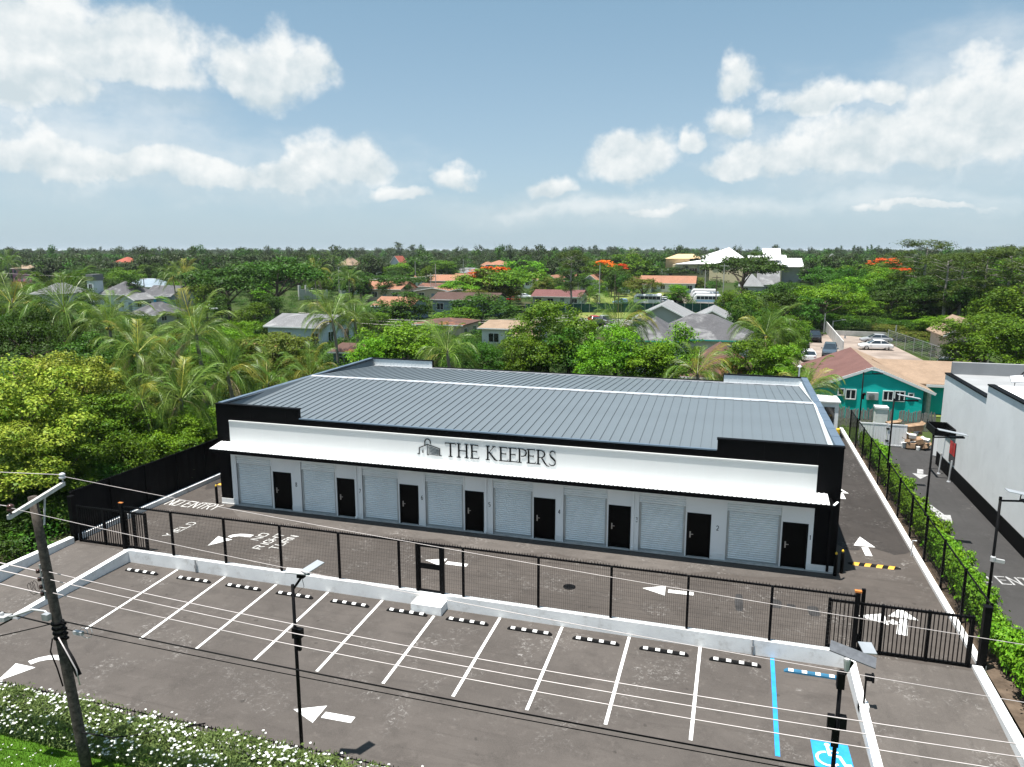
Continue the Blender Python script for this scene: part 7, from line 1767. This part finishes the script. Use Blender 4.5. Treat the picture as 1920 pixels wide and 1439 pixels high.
# palms: column, row of the crown heart, distance, frond size
W = 2.6
for (px, cr, D, s, mt, lb, nf, wi, dr) in (
    (42, 572, 76, 1.0, 'leaf_palm_pale', 'pale coconut palm near the left edge with drooping fronds', 19, None, 2), (140, 580, 66, 1.15, 'leaf_palm', 'tallest coconut palm on the left with upright young fronds', 22, None, 2),
    (212, 612, 64, .95, 'leaf_palm_pale', 'light green coconut palm right of the tallest left palm', 19, None, 1), (262, 662, 56, .92, 'leaf_palm_gold', 'coconut palm with yellow ageing fronds on the left', 20, None, 3),
    (383, 630, 62, 1.05, 'leaf_palm_pale', 'large drooping silvery coconut palm left of the shed', 23, None, 2), (438, 705, 56, .95, 'leaf_palm', 'coconut palm beside the left wall of the storage building', 20, None, 2),
    (338, 748, 49.5, .9, 'leaf_palm_pale', 'low silvery palm above the front left roof corner', 18, None, 2), (278, 752, 48, .8, 'leaf_palm_pale', 'low silvery palm left of its twin above the black fence', 17, None, 2),
    (512, 722, 59, .85, 'leaf_palm', 'low coconut palm by the rear left of the roof', 18, None, 2), (590, 705, 63, .75, 'leaf_palm', 'small low palm at the rear left roof corner', 16, None, 1),
    (633, 600, 82, .95, 'leaf_palm_pale', 'tall slim coconut palm with bare trunk behind the rear left corner', 20, W, 2), (672, 598, 92, .95, 'leaf_palm', 'wind blown darker coconut palm just right of the tall slim one', 18, W, 2),
    (848, 662, 63, .85, 'leaf_palm_pale', 'coconut palm rising behind the middle of the rear roof edge', 19, W, 2), (1168, 618, 72, 1.0, 'leaf_palm', 'wind swept coconut palm behind the vivid green tree', 20, .2, 2),
    (1432, 628, 68, .95, 'leaf_palm', 'large coconut palm right of the villa', 23, .3, 2), (1318, 702, 57.5, .8, 'leaf_palm_gold', 'yellowish wind swept palm behind the right rear parapet', 17, .2, 2),
    (1522, 735, 57.5, .8, 'leaf_palm_pale', 'coconut palm behind the right rear corner beside the teal house', 20, .1, 2), (352, 520, 165, 1.2, 'leaf_palm_gold', 'far yellowish palm above the blue shuttered house', 18, None, 2),
    (330, 518, 175, 1.0, 'leaf_palm', 'far grey green palm left of the yellowish one', 16, None, 2), (594, 514, 190, 1.3, 'leaf_palm', 'far dark palm left above the pillared wall', 20, W, 1), (655, 524, 185, 1.2, 'leaf_palm', 'far wind blown palm above the pillared wall', 18, W, 1),
    (625, 490, 330, 1.3, 'leaf_palm', 'small far palm among the left woods', 16, None, 1), (1105, 560, 170, .8, 'leaf_palm', 'small palm before the screen fence', 14, W, 1), (22, 495, 240, 1.3, 'leaf_palm', 'far palm at the left edge below the horizon', 18, None, 1), (1185, 480, 310, 1.0, 'leaf_palm', 'far palm beside the cream complex', 15, W, 1)):
    palm_px(px, cr, D, s, mt, lb, int(px * 7 + D), nf, wi, dr)

# scattered trees, kept clear of the houses that the photograph shows
KEEP = [(190, 520, 350, 575, 182), (5, 498, 62, 520, 330), (205, 481, 242, 492, 430), (480, 586, 625, 660, 103), (672, 519, 765, 565, 200), (690, 556, 770, 590, 150), (765, 512, 925, 590, 160), (820, 500, 912, 520, 340), (898, 487, 955, 512, 400),
        (885, 598, 1000, 650, 104), (975, 512, 1145, 575, 190), (1090, 515, 1365, 590, 168), (1240, 464, 1500, 520, 330), (1180, 563, 1380, 680, 84), (1385, 508, 1460, 540, 225), (1510, 625, 1690, 690, 112), (560, 530, 690, 565, 200), (630, 622, 690, 690, 84), (1560, 640, 1780, 790, 70), (1100, 592, 1160, 620, 130), (20, 528, 110, 560, 188), (728, 478, 756, 495, 420), (632, 482, 672, 496, 420)]
def row(z, D):
    dz = z - CAM_H; return CY - FPX * (D * math.sin(TH) + dz * math.cos(TH)) / (D * math.cos(TH) - dz * math.sin(TH))
def clear(px, D, h, r):
    hw = r * 1397 / D * .8; t, b = row(h, D), row(.3, D)
    for (x0, y0, x1, y1, dd) in KEEP:
        if D < dd + 4 and px + hw > x0 and px - hw < x1 and t < y1 - 2 and b > y0: return False
    return True
rg = random.Random(77); n = 0
MARKS = [(40, 330, 'the pink house'), (85, 190, 'the grey hipped house'), (224, 430, 'the distant red roof'), (253, 228, 'the pale blue roof'), (296, 182, 'the blue shuttered house'), (430, 150, 'the wide dark tree'), (518, 158, 'the wide spreading tree'), (590, 215, 'the left pillared wall'),
         (712, 205, 'the peach house'), (735, 275, 'the dark hipped roof'), (850, 200, 'the terracotta gables'), (866, 345, 'the grey hall'), (930, 400, 'the pale blue house'), (945, 178, 'the flame tree'), (1043, 188, 'the maroon roof'), (1070, 172, 'the lone pine'), (1106, 250, 'the white gabled house'), (1180, 300, 'the field'), (1251, 250, 'the long pale house'), (1365, 330, 'the white roofed complex'), (1318, 190, 'the minibuses'),
         (1410, 230, 'the pale metal roofs'), (1390, 205, 'the dark umbrella tree'), (1530, 150, 'the dirt yard'), (1620, 143, 'the far yard wall'), (1690, 215, 'the orange flame tree'), (1730, 150, 'the tallest pine'), (1800, 135, 'the right pine'), (1885, 118, 'the edge pine'), (1560, 300, 'the distant white roof'), (1850, 230, 'the right edge pines')]
SHAPE = dict(round='round', wide='spreading', bush='low bushy', tall='upright'); TONE = dict(leaf_mid='mid green', leaf_deep='deep green', leaf_dark='dark green', leaf_bright='bright green', leaf_olive='olive green')
def tree_label(px, D, sh, mt):
    q = min(MARKS, key=lambda k: abs(px - k[0]) + abs(D - k[1]) * .45)
    dx = px - q[0]; rel = ('farther than' if D > q[1] else 'nearer than') + (' and left of ' if dx < -18 else ' and right of ' if dx > 18 else ' ')
    return '%s %s tree %s%s' % (TONE[mt], SHAPE[sh.split('_')[0]], rel, q[2])
while n < 285:
    u = rg.random(); px = rg.uniform(-60, 1990)
    D = 105 + 240 * u ** .8
    if px > 1380 and rg.random() < .3: D = rg.uniform(128, 190)
    if px > 1370 and D < 130 and px < 1760: continue
    if 560 < px < 1380 and D < 125: continue
    sh = rg.choice(('round_m0', 'round_m1', 'round_m2', 'wide_m0', 'wide_m1', 'bush_m0', 'tall_m0'))
    h = {'round': rg.uniform(5, 8.5), 'wide': rg.uniform(6, 9.5), 'bush': rg.uniform(3, 4.5), 'tall': rg.uniform(6, 9)}[sh.split('_')[0]]; r = {'round': rg.uniform(3.2, 5), 'wide': rg.uniform(5, 8), 'bush': rg.uniform(2.5, 4), 'tall': rg.uniform(2, 3)}[sh.split('_')[0]]
    if px > 1400: h *= 1.12
    if not clear(px, D, h, r): continue
    p = spot(px, D); zone = 'left' if px < 660 else 'right' if px > 1380 else 'mid'
    mt = rg.choice(('leaf_mid', 'leaf_deep', 'leaf_dark', 'leaf_dark', 'leaf_dark', 'leaf_olive', 'leaf_deep', 'leaf_bright' if D < 220 else 'leaf_dark'))
    plant_tree(sh, (p.x, p.y, -.05), r / RD[sh.split('_')[0]], h / HT[sh.split('_')[0]], mt, tree_label(px, D, sh, mt), 'tree', {'left': 'trees of the left woodland', 'mid': 'trees among the far houses', 'right': 'trees of the right woods'}[zone]); n += 1

# ================================================================== far woodland and undergrowth (stuff)
src = bpy.data.collections.new('woodland_kit')
def lod(key, shape, nleaf, size, seed, mat, casu=False):
    rg = random.Random(seed)
    if casu: lb = [(rg.uniform(-.5, .5), rg.uniform(-.5, .5), z, .7 - z * .04, .9) for z in (1.5, 3, 4.5, 6, 7.5, 9, 10)]
    else: lb = make_lobes(shape, rg)
    c, nr, ti = lobes_crown(lb, nleaf, size, .4, 6, up=.9)
    o = bpy.data.objects.new(key, leaves_mesh(key, c, nr, size, .6 if not casu else .3, mat, ti)); src.objects.link(o)
lod('a_round', 'round', 1000, .6, 201, 'leaf_far'); lod('b_round', 'round', 1000, .6, 202, 'leaf_deep'); lod('c_wide', 'wide', 1000, .65, 203, 'leaf_far'); lod('d_casuarina', '', 260, .8, 204, 'leaf_grey', True); lod('e_bush', 'bush', 900, .34, 205, 'leaf_deep'); lod('f_bush', 'bush', 900, .34, 206, 'leaf_dark')
def scatter(name, pts, kinds, sizes, label, cat):
    me = bpy.data.meshes.new(name); me.from_pydata([tuple(p) for p in pts], [], [])
    a = me.attributes.new('kind', 'INT', 'POINT'); a.data.foreach_set('value', np.array(kinds, np.int32)); b = me.attributes.new('size', 'FLOAT_VECTOR', 'POINT'); b.data.foreach_set('vector', np.array(sizes, np.float32).reshape(-1))
    o = link(name, me); ng = bpy.data.node_groups.new(name, 'GeometryNodeTree')
    ng.interface.new_socket('Geometry', in_out='INPUT', socket_type='NodeSocketGeometry'); ng.interface.new_socket('Geometry', in_out='OUTPUT', socket_type='NodeSocketGeometry')
    gi, go = ng.nodes.new('NodeGroupInput'), ng.nodes.new('NodeGroupOutput'); ip = ng.nodes.new('GeometryNodeInstanceOnPoints'); ci = ng.nodes.new('GeometryNodeCollectionInfo'); ci.inputs[0].default_value = src; ci.inputs[1].default_value = True; ci.inputs[2].default_value = True
    na = ng.nodes.new('GeometryNodeInputNamedAttribute'); na.data_type = 'INT'; na.inputs[0].default_value = 'kind'; nb_ = ng.nodes.new('GeometryNodeInputNamedAttribute'); nb_.data_type = 'FLOAT_VECTOR'; nb_.inputs[0].default_value = 'size'
    rv = ng.nodes.new('FunctionNodeRandomValue'); rv.data_type = 'FLOAT_VECTOR'; rv.inputs[0].default_value = (0, 0, 0); rv.inputs[1].default_value = (0, 0, 6.28)
    lk = ng.links.new; lk(gi.outputs[0], ip.inputs['Points']); lk(ci.outputs[0], ip.inputs['Instance']); ip.inputs['Pick Instance'].default_value = True
    def out(nd_): return next(s for s in nd_.outputs if s.enabled and s.name in ('Attribute', 'Value'))
    lk(out(na), ip.inputs['Instance Index']); lk(out(nb_), ip.inputs['Scale']); lk(out(rv), ip.inputs['Rotation']); lk(ip.outputs[0], go.inputs[0])
    md = o.modifiers.new('scatter', 'NODES'); md.node_group = ng; return tag(o, label, cat, None, 'stuff')
rg = random.Random(31); pts, kd, sz = [], [], []
for i in range(15000):
    D = 300 + 3300 * rg.random() ** 2.1; px = rg.uniform(-120, 2040); s = rg.uniform(.8, 1.3) * (1 + D / 2600)
    k = rg.choice((0, 1, 2, 0, 1)); hs = rg.uniform(.65, 1.4)
    if rg.random() < (.10 if D > 500 else .015): k = 3; s = rg.uniform(.8, 1.2); hs = 1.05
    h = s * hs * (6.7 if k < 3 else 11)
    lim = 18.5 if (D > 420 and rg.random() < .10) else 15.2 if rg.random() < .3 else 12.5
    if h > lim: hs *= lim / h
    elif lim > 18 and k < 3: hs *= rg.uniform(1.1, lim / h)
    if not clear(px, D, s * hs * 6.7, s * 3.2): continue
    p = spot(px, D); pts.append((p.x, p.y, -.3)); kd.append(k); sz.append((s, s, s * hs))
scatter('far_woodland', pts, kd, sz, 'flat woodland that runs to the horizon behind the houses', 'woodland')
pts, kd, sz = [], [], []
for i in range(6000):
    z_ = rg.random()
    if z_ < .36: x, y = rg.uniform(-75, -31.6), rg.uniform(14, 110)
    elif z_ < .5: x, y = rg.uniform(-50, 8), rg.uniform(53.5, 66)
    else:
        px, D = (rg.uniform(-80, 2000), rg.uniform(85, 330)) if z_ < .85 else (rg.uniform(1480, 1960), rg.uniform(118, 210))
        if 1380 < px < 1760 and D < 130: continue
        if not clear(px, D, 2.4, 1.8): continue
        p = spot(px, D); x, y = p.x, p.y
    if x > 5.5 and y < 128 and x < 32: continue
    s = rg.uniform(.4, .7) * (1 if y > 40 else .8); pts.append((x, y, -.15 if y > 26.3 else -.65)); kd.append(rg.choice((4, 5))); sz.append((s, s, s * rg.uniform(.7, 1.15)))
scatter('undergrowth', pts, kd, sz, 'low scrub that fills the ground under and between the trees', 'scrub')

# ================================================================== the humid air between here and the horizon
m = MB(); m.box(-30100, 30100, -30100, 30100, -1.7, 32)
hz_ = m.build('haze', 'white_wall'); tag(hz_, 'thin pale humid haze over the land towards the horizon', 'haze', None, 'stuff')
hm_ = bpy.data.materials.new('haze_air'); hm_.use_nodes = True; t = hm_.node_tree; t.nodes.remove(t.nodes['Principled BSDF'])
pv = t.nodes.new('ShaderNodeVolumePrincipled'); pv.inputs['Color'].default_value = (.86, .93, 1.0, 1); pv.inputs['Density'].default_value = .000075; pv.inputs['Anisotropy'].default_value = .2
t.links.new(pv.outputs[0], t.nodes['Material Output'].inputs['Volume']); hz_.data.materials.clear(); hz_.data.materials.append(hm_)
